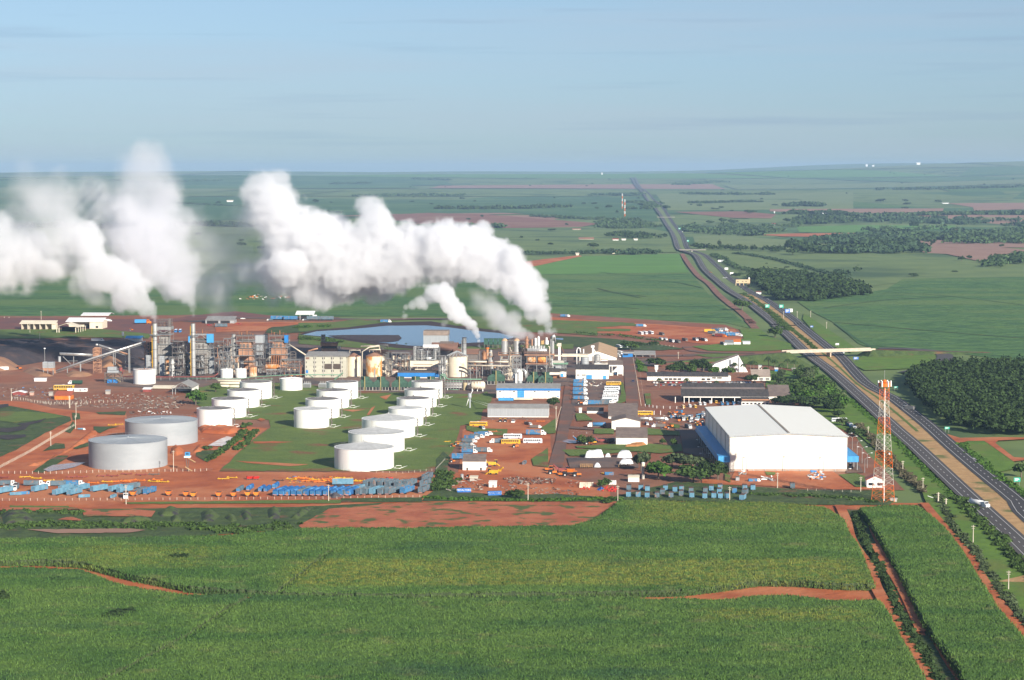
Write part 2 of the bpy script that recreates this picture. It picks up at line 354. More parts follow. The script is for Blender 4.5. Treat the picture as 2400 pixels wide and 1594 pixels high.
# ------------------------------------------------------------------ works site ground, from the bottom layer up
patch('site_ground','W',[(-90,738),(60,742),(600,738),(1290,775),(1290,735),(1400,742),(1700,762),(1775,790),(1830,822),(1900,900),(1960,960),(2030,1060),(2120,1150),(1900,1150),(1790,1150),(1450,1172),(1040,1190),(-90,1195)],DIRT,2,2,label='brown earth ground of the works')
patch('factory_floor','W',[(250,860),(330,835),(700,800),(1000,790),(1300,800),(1430,800),(1560,850),(1480,870),(1345,900),(1180,935),(700,910),(420,915),(250,905)],DIRT2,3,2,label='dark paved floor between the plant buildings')
patch('earth_yard','W',[(-90,936),(60,943),(120,957),(235,970),(293,965),(300,985),(455,975),(560,1000),(625,1005),(560,1060),(512,1108),(1075,1110),(1078,1060),(1085,1010),(1130,985),(1290,985),(1290,1045),(1310,1120),(1430,1140),(1430,1185),(1030,1192),(-90,1198)],SOIL,3,2,label='bare red earth yard where trailers are parked')
patch('tank_lawn','W',[(516,1106),(560,1062),(632,1003),(628,985),(550,985),(460,950),(430,918),(520,898),(700,900),(850,922),(940,922),(1090,925),(1160,925),(1140,950),(1125,985),(1080,1000),(1062,1060),(1040,1086),(1000,1106)],LAWN,4,3,label='green lawn round the storage tanks')
patch('dirt_road','H',[(1040,590),(1190,590),(850,860),(590,1130),(420,1180),(700,900),(800,800)],SOIL,5,2,label='red dirt track down to the yard')
for v,pts in [('H',[(1080,770),(1350,765),(1620,775),(1400,790),(1100,795)]),('H',[(850,1025),(1300,1045),(1820,1070),(1560,1095),(1000,1050)]),('H',[(1180,460),(1240,475),(1190,500),(1130,480)]),('I',[(1060,180),(1220,150),(1150,220)]),('I',[(890,420),(960,330),(1010,300),(930,420)]),('I',[(560,350),(880,350),(700,375)]),('I',[(1660,325),(1730,330),(1690,355)])]:
    patch('bare_soil',v,pts,SOIL,5,1.5,label='worn red soil showing through the tank lawn')
patch('waste_ground','G',[(-500,285),(150,300),(700,400),(920,440),(930,490),(600,650),(200,880),(-500,1200)],SCRUB,4,2,label='rough green waste ground left of the white post fence')
patch('grass','G',[(-100,380),(300,370),(700,400),(850,440),(560,480),(200,520),(-100,480)],LAWN,5,3,label='green grass patch on the waste ground')
for p in [[(0,590),(160,590),(400,540),(330,610),(100,650),(-60,640)],[(-60,690),(340,680),(350,710),(100,745),(-60,730)],[(220,545),(480,500),(620,460),(520,520),(300,560)],[(-60,290),(100,270),(120,310),(-60,340)]]:
    patch('dark_soil','G',p,mat('black_ash_soil',(0.035,0.03,0.032),(0.06,0.045,0.04),scale=.2),6,3,label='black ash spread on the waste ground')
for v,pts in [('G',[(440,1170),(640,1010),(720,955),(900,955),(880,990),(640,1130),(560,1180)]),('G',[(560,900),(720,790),(850,800),(860,860),(640,880)]),('G',[(860,640),(960,500),(1000,560),(930,660)]),('G',[(1230,570),(1560,570),(1440,600),(1310,660),(1240,620)]),('G',[(920,850),(1160,780),(1160,830),(1010,870)]),
               ('H',[(340,890),(640,880),(760,860),(480,1040),(330,960)]),('G',[(950,390),(1050,400),(1050,470),(960,490)]),('G',[(1260,385),(1650,370),(1640,420),(1300,410)]),('R',[(70,200),(480,205),(480,225),(70,215)]),('R',[(850,178),(2361,160),(2361,185),(900,190)]),('S',[(0,150),(560,145),(560,175),(0,178)]),('S',[(590,130),(700,60),(900,110),(1100,130),(1500,120),(1900,150),(1900,172),(560,170)]),
               ('J',[(0,900),(90,980),(40,1180),(120,1400),(-100,1400),(-100,1000)])]:
    patch('grass',v,pts,SCRUB if v != 'R' else LAWN,5,2,label='tufty grass growing on the red earth')
WATER=mat('still_water',(0.03,0.07,0.15),(0.04,0.085,0.17),scale=0.01,rough=0.12,spec=0.22,bump=0.05,bscale=0.5)
PUDD=mat('mud_with_painted_reflection',(0.62,0.56,0.52),(0.45,0.30,0.24),scale=0.15,rough=0.3,lo=.5,hi=.6)  # pale colour paints in the white reflection; brown blotches are mud
patch('puddle','H',[(490,825),(640,740),(740,705),(850,722),(770,830),(600,832)],PUDD,6,1,label='muddy puddle beside the grey tank, its white reflection painted in')
patch('puddle','G',[(570,1140),(700,1080),(1000,1050),(1120,1047),(990,1110),(860,1135),(640,1170)],mat('wet_blue_mud',(0.26,0.24,0.27),(0.30,0.16,0.12),scale=.15,rough=.25),6,1,label='bluish puddle before the front grey tank')
patch('puddle','J',[(1550,770),(1620,745),(1730,755),(1750,790),(1650,795)],mat('wet_blue_mud',(0,0,0)),6,1,label='puddle on the site road by the parked machines')
patch('site_road','E',[(935,592),(1098,592),(1130,800),(1165,1275),(990,1285),(965,850)],ASPH3,5,.6,label='broad dusty site road up to the gatehouse')
patch('site_road','J',[(1590,20),(1665,20),(1650,250),(1735,335),(1650,600),(1625,740),(1560,1110),(1375,1090),(1470,750),(1535,400),(1555,300)],ASPH3,5,.6,label='narrow dusty road between the warehouses')
patch('site_road','K',[(240,390),(280,395),(200,570),(1100,640),(1100,655),(190,600)],ASPH3,6,.5,label='kerbed side lane past the workshops')
for v,pts in [('J',[(1150,1000),(1370,850),(1375,1110),(1180,1090)]),('K',[(90,880),(400,870),(1000,885),(1660,800),(1690,895),(1400,925),(1050,900),(400,960),(200,960)]),('K',[(280,832),(800,805),(1240,800),(1650,830),(1680,885),(900,880),(300,855)]),('K',[(1190,590),(1640,640),(1650,690),(1210,682)]),
               ('K',[(1510,530),(1640,550),(1640,600),(1530,580)]),('K',[(520,600),(780,600),(780,670),(520,668)]),('K',[(265,400),(390,400),(500,490),(290,500)]),('E',[(905,930),(955,940),(985,1200),(870,1250),(860,1200),(920,1100)]),('E',[(1130,592),(1270,700),(1295,790),(1170,765)]),('E',[(1240,1090),(1330,1090),(1340,1250),(1270,1250)]),
               ('J',[(300,560),(560,600),(850,610),(830,690),(560,690),(300,620)]),('J',[(1270,590),(1480,460),(1470,660),(1370,670)]),('D',[(600,1160),(830,1060),(900,1180),(830,1300),(680,1300)]),('L',[(860,1170),(1000,1180),(990,1210),(880,1215)]),('L',[(330,1190),(400,1220),(400,1310),(330,1280)]),('L',[(1830,1210),(2050,1190),(2240,1260),(2200,1370),(2050,1370)])]:
    patch('grass',v,pts,LAWN,6,1.5,label='green grass patch between the site roads')
patch('paved_yard','K',[(160,985),(1060,970),(1110,1115),(200,1115)],DIRT2,5,1,label='dark paved yard with sheeted heaps')
patch('paved_yard','K',[(1570,595),(1960,600),(2240,1040),(1690,915),(1660,700)],DIRT2,5,1,label='paved yard left of the big warehouse, painted dark as its shadow')  # warehouse shadow painted on the yard as a dark asphalt colour
patch('paved_yard','L',[(1925,1040),(2050,1035),(2165,1180),(1925,1185)],DIRT2,5,.5,label='paved apron right of the big warehouse')
patch('paved_yard','E',[(260,900),(930,880),(900,1240),(230,1260)],DIRT2,4,1,label='lorry park behind the grey shed')
patch('earth_yard','L',[(30,1250),(400,1290),(460,1150),(1750,1160),(2000,1330),(2240,1380),(2240,1400),(1500,1390),(700,1340),(30,1330)],SOIL,4,1.5,label='red earth strip in front of the big warehouse')
patch('grass_strip','L',[(-300,1290),(700,1360),(1400,1400),(2400,1420),(2600,1490),(2500,1600),(1500,1600),(700,1570),(-500,1540),(-1150,1590),(-1150,1500)],SCRUB,4,1.5,label='rough grass strip along the cane edge')
patch('earth_yard','E',[(-60,25),(700,88),(1500,130),(2361,190),(2500,200),(2620,380),(2250,420),(1900,380),(1300,300),(900,262),(-60,200)],SOIL,4,1.5,label='red earth lorry park behind the gatehouse')
patch('grass','E',[(-60,70),(500,85),(1100,110),(1150,150),(700,160),(450,185),(1050,195),(1050,225),(500,228),(-60,215)],LAWN,5,2,label='green strip inside the red lorry park')
patch('grass','E',[(-60,290),(300,300),(800,330),(1400,400),(1800,470),(1400,490),(700,470),(300,440),(-60,400)],SCRUB,5,2,label='green verge before the red lorry park')
patch('grass','F',[(120,432),(520,400),(860,330),(780,190),(1050,180),(1200,300),(1500,400),(1490,470),(1300,495),(600,500),(350,490)],VERGE,5,2,label='bright grass bank beside the access road')
patch('grass','F',[(160,552),(420,535),(800,535),(700,590),(500,590),(330,580)],LAWN,5,1,label='green island by the access road')
patch('grass','F',[(800,590),(1100,560),(1470,540),(1780,700),(1880,790),(1700,780),(1200,700),(850,680)],LAWN,5,1,label='grass slope below the overpass')
patch('grass','F',[(1150,760),(1750,770),(1900,800),(2361,1230),(2361,1600),(2250,1600),(1900,1450),(1700,1240),(1150,1000)],VERGE,4,1.5,label='bright green slope beside the highway trees')
patch('grass','M',[(-180,150),(0,250),(700,905),(1440,1590),(1100,1590),(900,1430),(450,1000),(0,620),(-200,480)],VERGE,4,1,label='bright green verge along the highway')
patch('grass','T',[(1640,60),(1780,30),(2000,250),(2361,640),(2560,850),(2560,1150),(2361,985),(2100,700),(1880,430),(1690,200)],VERGE,6,1,label='yellow green verge below the highway')
patch('grass','M',[(1395,795),(1500,765),(1700,752),(2110,1035),(2120,1130),(1900,1170),(2500,1560),(2500,1700),(2330,1600),(2100,1380),(1700,1080)],VERGE,5,1,label='bright grass triangle by the plantation')
patch('dirt_road','M',[(1150,655),(1250,680),(1400,725),(1900,715),(2300,720),(2300,740),(1900,760),(1860,790),(2110,980),(2300,990),(2300,1010),(2100,1035),(1720,765),(1500,765),(1380,795)],SOIL,6,1,label='red dirt road leaving the highway')
patch('grass','Q',[(300,1550),(430,1462),(930,1470),(950,1505),(860,1580),(400,1600)],VERGE,5,1,label='bright green bank inside the slip road loop')
patch('grass','Q',[(-50,1180),(180,1330),(340,1440),(300,1470),(150,1420),(0,1290),(-60,1220)],VERGE,5,1,label='bright green verge before the overpass')
# back yards on the left and behind the plant
patch('earth_yard','A',[(-400,262),(800,285),(2361,290),(2600,250),(3250,180),(3800,250),(4700,268),(4700,290),(3000,275),(2361,330),(2361,500),(1900,525),(1400,430),(-400,440)],mat('maroon_earth',(0.21,0.082,0.058),(0.15,0.07,0.06),scale=.05,detail=8),4,1.5,label='dark red yard round the far sheds')
patch('grass','A',[(-400,440),(1400,430),(2100,500),(2050,560),(1100,545),(500,560),(-400,570)],LAWN,5,1.5,label='green strip before the far sheds')
strip('site_road',smooth_line([tuple(at('B',*p)[:2]) for p in [(250,330),(600,300),(950,275),(1500,285),(2361,290),(2800,300),(3500,285),(4200,300)]]),22,DIRT2,5,label='grey service road behind the plant')
patch('earth_yard','B',[(600,340),(1000,330),(2361,330),(2700,380),(2361,420),(2150,370),(1400,400),(1300,450),(620,470)],SOIL,4,2,label='red earth slope behind the boilers')
patch('grass','B',[(1350,420),(1900,350),(2361,400),(2500,420),(1900,470),(1500,500),(1300,480)],SCRUB,5,2,label='green scrub behind the boilers')
patch('grass','C',[(0,110),(500,100),(800,60),(1400,100),(2361,110),(2361,150),(1200,140),(600,190),(0,225)],LAWN,5,1.5,label='grassy far bank of the pond')
patch('grass','D',[(200,90),(1100,110),(2361,180),(2361,290),(1700,240),(1100,235),(700,180)],LAWN,5,1.5,label='grassy bank behind the evaporators')
patch('grass','C',[(0,250),(300,300),(1200,385),(1480,425),(2000,440),(3800,400),(3800,470),(1200,480),(0,400)],LAWN,5,1.5,label='grassy near bank of the pond')
patch('pond_margin','W',[(700,786),(740,775),(812,770),(900,758),(1010,755),(1065,765),(1110,771),(1180,777),(1220,790),(1180,808),(1000,822),(930,818),(780,795)],mat('dark_wet_mud',(0.06,0.035,0.03)),6,1,label='dark wet shore of the pond')
patch('pond','W',[(709,787),(742,779),(812,775),(906,766),(1000,765),(1055,770),(1105,777),(1170,783),(1208,792),(1170,803),(1100,806),(1000,814),(955,812),(900,806),(770,792)],WATER,7,.6,label='blue effluent pond behind the plant')
patch('mud_spit','C',[(400,290),(620,282),(900,280),(1390,284),(1425,325),(1380,365),(1210,385),(900,365),(500,315)],mat('dark_mud_spit',(0.045,0.032,0.036),(0.08,0.055,0.05)),8,1,label='dark mud spit in the pond')
patch('pond','D',[(1780,322),(1890,325),(1885,350),(1790,340)],WATER,7,.3,label='small sliver of water beyond the evaporators')
# foreground: soil under the cane and the spoil ground
patch('field_soil','W',[(-120,1185),(1440,1175),(2160,1180),(2300,1300),(2520,1560),(2520,1760),(-160,1760)],SOIL,1,0,label='red soil under the cane rows')
patch('spoil_ground','W',[(-100,1198),(700,1190),(900,1180),(720,1240),(400,1262),(-100,1275)],SCRUB,3,2,label='overgrown spoil ground before the trailer yard')
patch('bare_ground','W',[(700,1235),(770,1195),(960,1180),(1445,1178),(1452,1200),(1420,1215),(1350,1240),(960,1245),(720,1250)],PINK,4,2,label='pale red bare ground before the scrap yard')
for pts in [[(570,230),(900,225),(1080,240),(1050,280),(700,275),(580,280)],[(0,215),(500,215),(560,225),(300,240),(0,235)],[(180,368),(900,362),(1010,372),(900,390),(400,395)],[(400,300),(480,275),(600,310)]]:
    patch('bare_ground','R',pts,PINK if pts[0][0] != 180 else FALLF,5,2,label='bare reddish patch in the spoil ground')
patch('ditch_scrub','T',[(1120,220),(1240,225),(1330,450),(1390,600),(1560,850),(1700,1100),(1900,1420),(1760,1420),(1560,1150),(1420,880),(1320,640),(1200,480),(1130,300)],SCRUB,2,2,label='overgrown ditch between two field tracks')
patch('dirt_road','T',[(1310,475),(1350,470),(1420,600),(1520,760),(1620,920),(1680,1100),(1630,1090),(1560,960),(1450,800),(1400,700),(1330,540)],SOIL,3,1.5,label='red rutted track beside the ditch')

for lab,pts,w in (('red field track beside the ditch',[(1085,200),(1130,300),(1160,420),(1215,520),(1300,640),(1335,760),(1400,880),(1460,990),(1530,1120),(1610,1240),(1690,1390),(1790,1560)],5),('red rutted track at the foot of the right cane strip',[(1330,470),(1400,600),(1480,720),(1540,830),(1600,960),(1650,1080)],4),('red track between the cane strip and the verge',[(1670,185),(1740,270),(1800,340),(1850,400),(1930,480),(2000,570),(2070,700),(2150,820),(2230,930),(2310,1030),(2420,1150),(2560,1300)],4.5)):
    strip('dirt_road',smooth_line([tuple(at('T',*p)[:2]) for p in pts],5),w,SOIL,7,label=lab)
# ------------------------------------------------------------------ highway
LCp=[('P',310,150),('P',340,200),('P',365,240),('P',408,280),('P',438,320),('P',485,380),('P',540,440),('P',585,500),('P',620,560),('P',675,640),('P',707,700),('P',742,800),('P',800,830),('P',890,860),('P',928,900),('P',990,1000),('P',1100,1100),('P',1225,1200),('P',1390,1300),('P',1640,1495),
       ('F',1290,140),('F',1480,300),('F',1655,470),('F',1815,600),('F',2080,800),('M',100,190),('M',350,420),('M',590,640),('M',832,850),('M',1200,1200),('M',1590,1568),('T',2361,495),('T',2700,850)]
RCp=[('P',345,150),('P',368,200),('P',393,240),('P',445,280),('P',490,320),('P',548,380),('P',612,440),('P',652,500),('P',690,560),('P',752,640),('P',790,700),('P',828,800),('P',890,830),('P',975,860),('P',1030,900),('P',1140,1000),('P',1240,1100),('P',1345,1160),('P',1420,1210),('P',1590,1300),('P',1860,1495),
       ('F',1600,120),('F',1800,280),('F',2035,470),('F',2200,590),('M',160,0),('M',500,190),('M',740,370),('M',980,560),('M',1300,850),('M',1700,1190),('M',2160,1568),('T',2361,120+130),('T',2800,640)]
def road_line(L):return smooth_line([tuple(at(*p)[:2]) for p in L],30)
LC,RC=road_line(LCp[3:]),road_line(RCp[3:])
LCf,RCf=road_line(LCp[:4]),road_line(RCp[:4])
def road(C,m,label,w=11.5,far=False):
    o=strip('highway',C,w,m,8,label=label)
    if not far:
        for s in (-1,1):strip('edge_line',C,0.35,MARK,9.2,off=s*(w/2-2.2),parent=o)
        mb=[];acc=0.0;pos=0.0
        vs=[];fs=[]
        for a,b in zip(C[:-1],C[1:]):
            a,b=Vector(a),Vector(b);L=(b-a).length
            if L<1e-6:continue
            d=(b-a)/L;n=Vector((-d.y,d.x))*0.22;s=(-acc) % 12.0
            while s<L:
                p,q=a+d*s,a+d*min(s+4,L)
                z=hg(p.x,p.y)+9.5*(0.14+max(0,p.y-2000)*0.00006)+max(0,p.y-2500)*.0002
                k=len(vs);vs+= [(p.x+n.x,p.y+n.y,z),(p.x-n.x,p.y-n.y,z),(q.x-n.x,q.y-n.y,z),(q.x+n.x,q.y+n.y,z)];fs.append((k,k+1,k+2,k+3));s+= 12.0
            acc+= L
        np_mesh('lane_marking',np.array(vs),np.array(fs),4,MARK,o)
    return o
# reserve and verges
def mid_line(a,b):
    out=[]
    for p in a:
        q=min(b,key=lambda r:(r[0]-p[0]) ** 2+(r[1]-p[1]) ** 2);out.append(((p[0]+q[0])/2,(p[1]+q[1])/2,math.hypot(p[0]-q[0],p[1]-q[1])))
    return out
ML=mid_line(LC,RC);near=[p for p in ML if p[1]<3000];farm=[p for p in ML if p[1] >=2950]
strip('median',[p[:2] for p in near],[p[2] for p in near],DRYG,7,label='dry straw coloured central reserve')
strip('median',[p[:2] for p in farm],[p[2] for p in farm],PALEF,7,label='green central reserve beyond the toll gate')
strip('median_grass',[p[:2] for p in near if p[1]>1380],2.2,LAWN,7.5,off=0.5,label='green line of plants in the reserve')
road(LC,ASPH,'near carriageway of the highway');road(RC,ASPH2,'far carriageway of the highway')
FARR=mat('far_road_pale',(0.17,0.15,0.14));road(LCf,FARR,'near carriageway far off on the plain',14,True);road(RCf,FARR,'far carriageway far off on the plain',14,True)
strip('gully',smooth_line([tuple(at(*p)[:2]) for p in [('P',780,852),('P',830,930),('P',890,1010),('P',945,1070),('P',1030,1130),('P',1120,1230),('P',1240,1330),('P',1300,1370),('P',1440,1495),('F',900,60),('F',1010,190)]]),9,mat('eroded_red_soil',(0.33,0.15,0.10),(0.16,0.085,0.055),scale=.1,detail=8),6,label='eroded red gully along the cane field')
strip('access_road',smooth_line([tuple(at(*p)[:2]) for p in [('E',1830,440),('F',100,480),('F',250,512),('F',600,525),('F',1000,528)]]),9,ASPH3,6,label='access road curving to the overpass')
strip('access_road',smooth_line([tuple(at(*p)[:2]) for p in [('E',1040,600),('E',1300,570),('E',1700,560),('F',60,560),('F',300,540),('F',600,560)]]),16,ASPH3,5,label='wide forecourt road by the gatehouse')
strip('slip_road',smooth_line([tuple(at(*p)[:2]) for p in [('Q',500,1440),('Q',700,1443),('Q',900,1460),('Q',985,1490),('Q',975,1530),('Q',900,1575),('Q',700,1620)]]),15,ASPH,9,label='slip road looping right of the overpass')
patch('toll_plaza','Z',[(880,1000),(960,1000),(1240,1290),(1240,1300),(1150,1290),(1000,1180)],ASPH2,9,.3,label='widened paving at the toll gate')

# ------------------------------------------------------------------ vegetation
def foliage(name,c1,c2,isl=0.35):
    m=mat(name,c1,c2,scale=0.12,rough=0.9,isl=isl,detail=3,spec=.15)
    return m
FOL=[foliage('leaf_dark_green',(0.040,0.068,0.020),(0.028,0.050,0.016)),foliage('leaf_mid_green',(0.058,0.098,0.022),(0.040,0.072,0.018)),
       foliage('leaf_bright_green',(0.060,0.125,0.018),(0.045,0.095,0.016)),foliage('leaf_grey_green',(0.070,0.095,0.042),(0.05,0.07,0.03))]
BARK=paint('bark',(0.16,0.12,0.09))
def leaf_cloud(C,R,Hh,n,size,rng,base=0.0,flat=0.75):
    """leaf-clump quads spread through many crowns at once: C centres (k,3), R radii (k,), Hh half-heights (k,)"""
    k=len(C);tot=k*n;idx=np.repeat(np.arange(k),n)
    d=rng.normal(size=(tot,3));d /=np.linalg.norm(d,axis=1)[:,None];d[:,2]=np.where(d[:,2]<-0.35,-d[:,2]*0.6,d[:,2])
    lob=1+0.22*np.sin(d[:,0]*5+idx*1.7)*np.cos(d[:,1]*4+idx)+0.15*np.sin(d[:,2]*7+idx*.9)
    r=lob*(rng.random(tot) ** 0.35)
    P=C[idx]+d*r[:,None]*np.stack([R[idx],R[idx],Hh[idx]],1)
    nrm=d*0.8+rng.normal(size=(tot,3))*0.55+np.array([0,0,.25]);nrm /=np.linalg.norm(nrm,axis=1)[:,None]
    a=np.cross(nrm,rng.normal(size=(tot,3)));a /=np.linalg.norm(a,axis=1)[:,None]+1e-9;b=np.cross(nrm,a)
    s=(size*rng.uniform(0.6,1.3,tot)*(R[idx]/R.mean()) ** .5)[:,None]
    V=np.stack([P+a*s,P+b*s*flat,P-a*s*.9,P-b*s*flat*1.1],1).reshape(-1,3)
    Fc=np.arange(tot*4).reshape(-1,4)
    return V,Fc
def bilinear_hg(P):return np.array([hg(a,b) for a,b in P])
def in_poly(X,Y,poly):
    ins=np.zeros(X.shape,bool);n=len(poly)
    for i in range(n):
        x0,y0=poly[i][0],poly[i][1];x1,y1=poly[(i+1) % n][0],poly[(i+1) % n][1]
        if y0==y1:continue
        c=((Y<y0) != (Y<y1)) & (X<(x1-x0)*(Y-y0)/(y1-y0)+x0);ins ^= c
    return ins
def edge_dist(X,Y,pts,closed=True):
    D=np.full(X.shape,1e9);n=len(pts)
    for i in range(n if closed else n-1):
        ax,ay=pts[i][0],pts[i][1];bx,by=pts[(i+1) % n][0],pts[(i+1) % n][1];dx,dy=bx-ax,by-ay;L=dx*dx+dy*dy+1e-9
        t=np.clip(((X-ax)*dx+(Y-ay)*dy)/L,0,1);D=np.minimum(D,np.hypot(X-ax-t*dx,Y-ay-t*dy))
    return D
_wk=[100]
def wood(name,label,v,pts,h,spacing,m,n=14,leaf=None,cat='woodland',line=False,width=None,kind='stuff',group=None):
    """many crowns covering a polygon (or lining a polyline) as one mass"""
    _wk[0]+= 1;rng=np.random.default_rng(_wk[0])
    W=[at(v,*p) for p in pts]
    if line:
        C=smooth_line([tuple(w[:2]) for w in W],spacing*.8);P=np.array(C);P=np.repeat(P,max(1,int((width or 0)/spacing)+1),0)
        P=P+rng.normal(size=P.shape)*(width or spacing*.5)*.5
    else:
        xs=[w.x for w in W];ys=[w.y for w in W];area=(max(xs)-min(xs))*(max(ys)-min(ys));N=int(area/spacing ** 2)
        P=np.stack([rng.uniform(min(xs),max(xs),N),rng.uniform(min(ys),max(ys),N)],1);P=P[in_poly(P[:,0],P[:,1],[(w.x,w.y) for w in W])]
    if h >=12 and not line and spacing>11:P=P[np.array([mnoise.noise(Vector((a/110,b/190,2.2)))+.5*mnoise.noise(Vector((a/40,b/60,5)))>-.12 for a,b in P])]
    if len(P)>2600:P=P[rng.choice(len(P),2600,replace=False)]
    hh=h*rng.uniform(0.65,1.15,len(P));R=np.maximum(spacing*rng.uniform(0.55,0.85,len(P)),hh*.3)
    Z=bilinear_hg(P);C=np.column_stack([P,Z+hh*0.52])
    V,Fc=leaf_cloud(C,R,hh*0.5,n,leaf or spacing*0.34,rng)
    o=np_mesh(name,V,Fc,4,m);return tag(o,label,cat,group,kind=kind)
def make_crown(n,size,seed,R=1.0,Hh=0.8,lobes=5):
    rng=np.random.default_rng(seed)
    C=np.array([[0,0,0]]+[[math.cos(a)*.5*R,math.sin(a)*.5*R,rng.uniform(-.25,.3)*Hh] for a in rng.uniform(0,6.28,lobes)]);Rr=np.array([R*.75]+[R*rng.uniform(.4,.6) for _ in range(lobes)]);Hr=Rr*Hh/R
    return leaf_cloud(C,Rr,Hr,n // (lobes+1),size,rng)
_crowns={}
def tree(v,X,Y,w,h,kind=0,label='',group=None,name='tree',cat='tree',n=700):
    """free-standing tree: w, h in metres; crown of leaf clumps over a trunk with limbs"""
    loc=at(v,X,Y);s=random.randrange(4);key=(kind,s,n)
    t=thing(name,label,cat,loc,random.uniform(0,6.28),group)
    if key not in _crowns:
        V,Fc=make_crown(int(n*1.5),0.15 if n>400 else .2,50+s*7+kind);c=np_mesh('crown',V,Fc,4,FOL[kind],t);_crowns[key]=c
    else:
        c=_crowns[key].copy();link(c,t);c.parent=t
    c.location=(0,0,h*0.52);c.scale=(w*.6,w*.6,h*0.6)
    tk=_crowns.get('trunk')
    if tk is None:
        b=MB();b.cyl(0,0,0,.45,.045,.03,8)
        for a in range(5):b.tube([(0,0,.32),(.12*math.cos(a*1.26),.12*math.sin(a*1.26),.5),(.26*math.cos(a*1.26+.2),.26*math.sin(a*1.26+.2),.72)],.013,5)
        tk=b.obj('trunk',BARK,t);_crowns['trunk']=tk
    else:tk=tk.copy();link(tk,t)
    tk.parent=t;tk.scale=(h,h,h)
    return t
_palm=[None]
def palm(v,X,Y,h,label,group='palm trees in the grounds'):
    loc=at(v,X,Y);t=thing('palm_tree',label,'palm tree',loc,random.uniform(0,6),group)
    if _palm[0] is None:
        b=MB();b.tube([(0,0,0),(.01,0,.4),(0,.01,.8)],.02,6);tk=b.obj('trunk',paint('palm_bark',(0.22,0.18,0.14)),t)
        b=MB()
        for i in range(16):
            a=i*2.4;up=random.uniform(.05,.3);L=random.uniform(.26,.34);p=[]
            for j in range(5):
                q=j/4;p.append(Vector((math.cos(a)*L*q,math.sin(a)*L*q,.8+up*q-(.25+up)*q*q)))
            sd_=Vector((-math.sin(a),math.cos(a),0))*.045
            for j in range(4):
                w0,w1=(1-abs(j/4-.4)),(1-abs((j+1)/4-.4)) if j<3 else .15
                b.quad(p[j]-sd_*w0+Vector((0,0,-.03)),p[j],p[j+1],p[j+1]-sd_*w1+Vector((0,0,-.03)));b.quad(p[j],p[j]+sd_*w0+Vector((0,0,-.03)),p[j+1]+sd_*w1+Vector((0,0,-.03)),p[j+1])
        cr=b.obj('crown',FOL[0],t);_palm[0]=(tk,cr)
    else:
        for q in _palm[0]:
            c=q.copy();link(c,t);c.parent=t
    for c in t.children:c.scale=(h,h,h)
    return t
# ------------------------------------------------------------------ sugar cane: a rough canopy with upright leaf blades, cut where tracks run
def cane_material(name,blades):
    m=bpy.data.materials.new(name);m.use_nodes=True;n,l=m.node_tree.nodes,m.node_tree.links
    b=n['Principled BSDF'];b.inputs['Roughness'].default_value=0.75;b.inputs['Specular IOR Level'].default_value=0.25
    g=n.new('ShaderNodeNewGeometry')
    def noise(sc_,stretch=(1,1,1),det=5):
        mp_=n.new('ShaderNodeMapping');mp_.inputs['Scale'].default_value=stretch;l.new(g.outputs['Position'],mp_.inputs[0])
        t=n.new('ShaderNodeTexNoise');t.inputs['Scale'].default_value=sc_;t.inputs['Detail'].default_value=det;l.new(mp_.outputs[0],t.inputs['Vector']);return t.outputs['Fac']
    def rng_(s,a,b_,c=0.0,d=1.0):
        r=n.new('ShaderNodeMapRange');r.inputs[1].default_value=a;r.inputs[2].default_value=b_;r.inputs[3].default_value=c;r.inputs[4].default_value=d;l.new(s,r.inputs[0]);return r.outputs[0]
    def mix(f,a,c):
        x=n.new('ShaderNodeMix');x.data_type='RGBA';l.new(f,x.inputs[0])
        for i,q in ((6,a),(7,c)):
            if isinstance(q,tuple):x.inputs[i].default_value=q+(1,)
            else:l.new(q,x.inputs[i])
        return x.outputs[2]
    base=mix(rng_(noise(0.05,(0.5,1,1)),.35,.65),(0.054,0.116,0.022),(0.096,0.164,0.032))
    at_=n.new('ShaderNodeAttribute');at_.attribute_name='ripe'
    ad=n.new('ShaderNodeMath');ad.operation='MULTIPLY';l.new(at_.outputs['Fac'],ad.inputs[0]);l.new(rng_(noise(0.35,(.6,1,1)),.38,.6),ad.inputs[1])
    base=mix(ad.outputs[0],base,(0.24,0.22,0.035))
    base=mix(rng_(noise(0.11,(.7,1,1)),.60,.72,0,.55),base,(0.16,0.165,0.06))
    base=mix(rng_(noise(0.022,(.5,1,1)),.58,.70,0,.7),base,(0.032,0.082,0.028))
    if blades:
        mr=rng_(g.outputs['Random Per Island'],0,1,0.72,1.35);xm=n.new('ShaderNodeVectorMath');xm.operation='SCALE';l.new(base,xm.inputs[0]);l.new(mr,xm.inputs['Scale']);base=xm.outputs[0]
    else:
        bt=n.new('ShaderNodeBump');bt.inputs['Distance'].default_value=0.5;l.new(noise(1.2,(1,1,1),4),bt.inputs['Height']);l.new(bt.outputs[0],b.inputs['Normal'])
    l.new(base,b.inputs['Base Color']);return m
CANE_T,CANE_B=cane_material('cane_canopy',False),cane_material('cane_leaves',True)
STALK=mat('cane_stalks',(0.06,0.085,0.03),(0.035,0.05,0.02),scale=1.2,stretch=(1,1,.15),detail=4)
def fbm(X,Y,s,seed,octs=4):
    """vectorised smooth noise on a plane"""
    out=np.zeros(X.shape);amp=1.0;tot=0
    for o in range(octs):
        r=np.random.default_rng(seed+o);T=r.random((256,256));x,y=X/s*2 ** o,Y/s*2 ** o
        i,j=np.floor(x).astype(int),np.floor(y).astype(int);u,v=x-i,y-j;u=u*u*(3-2*u);v=v*v*(3-2*v)
        a=T[i % 256,j % 256];b=T[(i+1) % 256,j % 256];c=T[i % 256,(j+1) % 256];d=T[(i+1) % 256,(j+1) % 256]
        out+= amp*((a*(1-u)+b*u)*(1-v)+(c*(1-u)+d*u)*v);tot+= amp;amp *= .5
    return out/tot
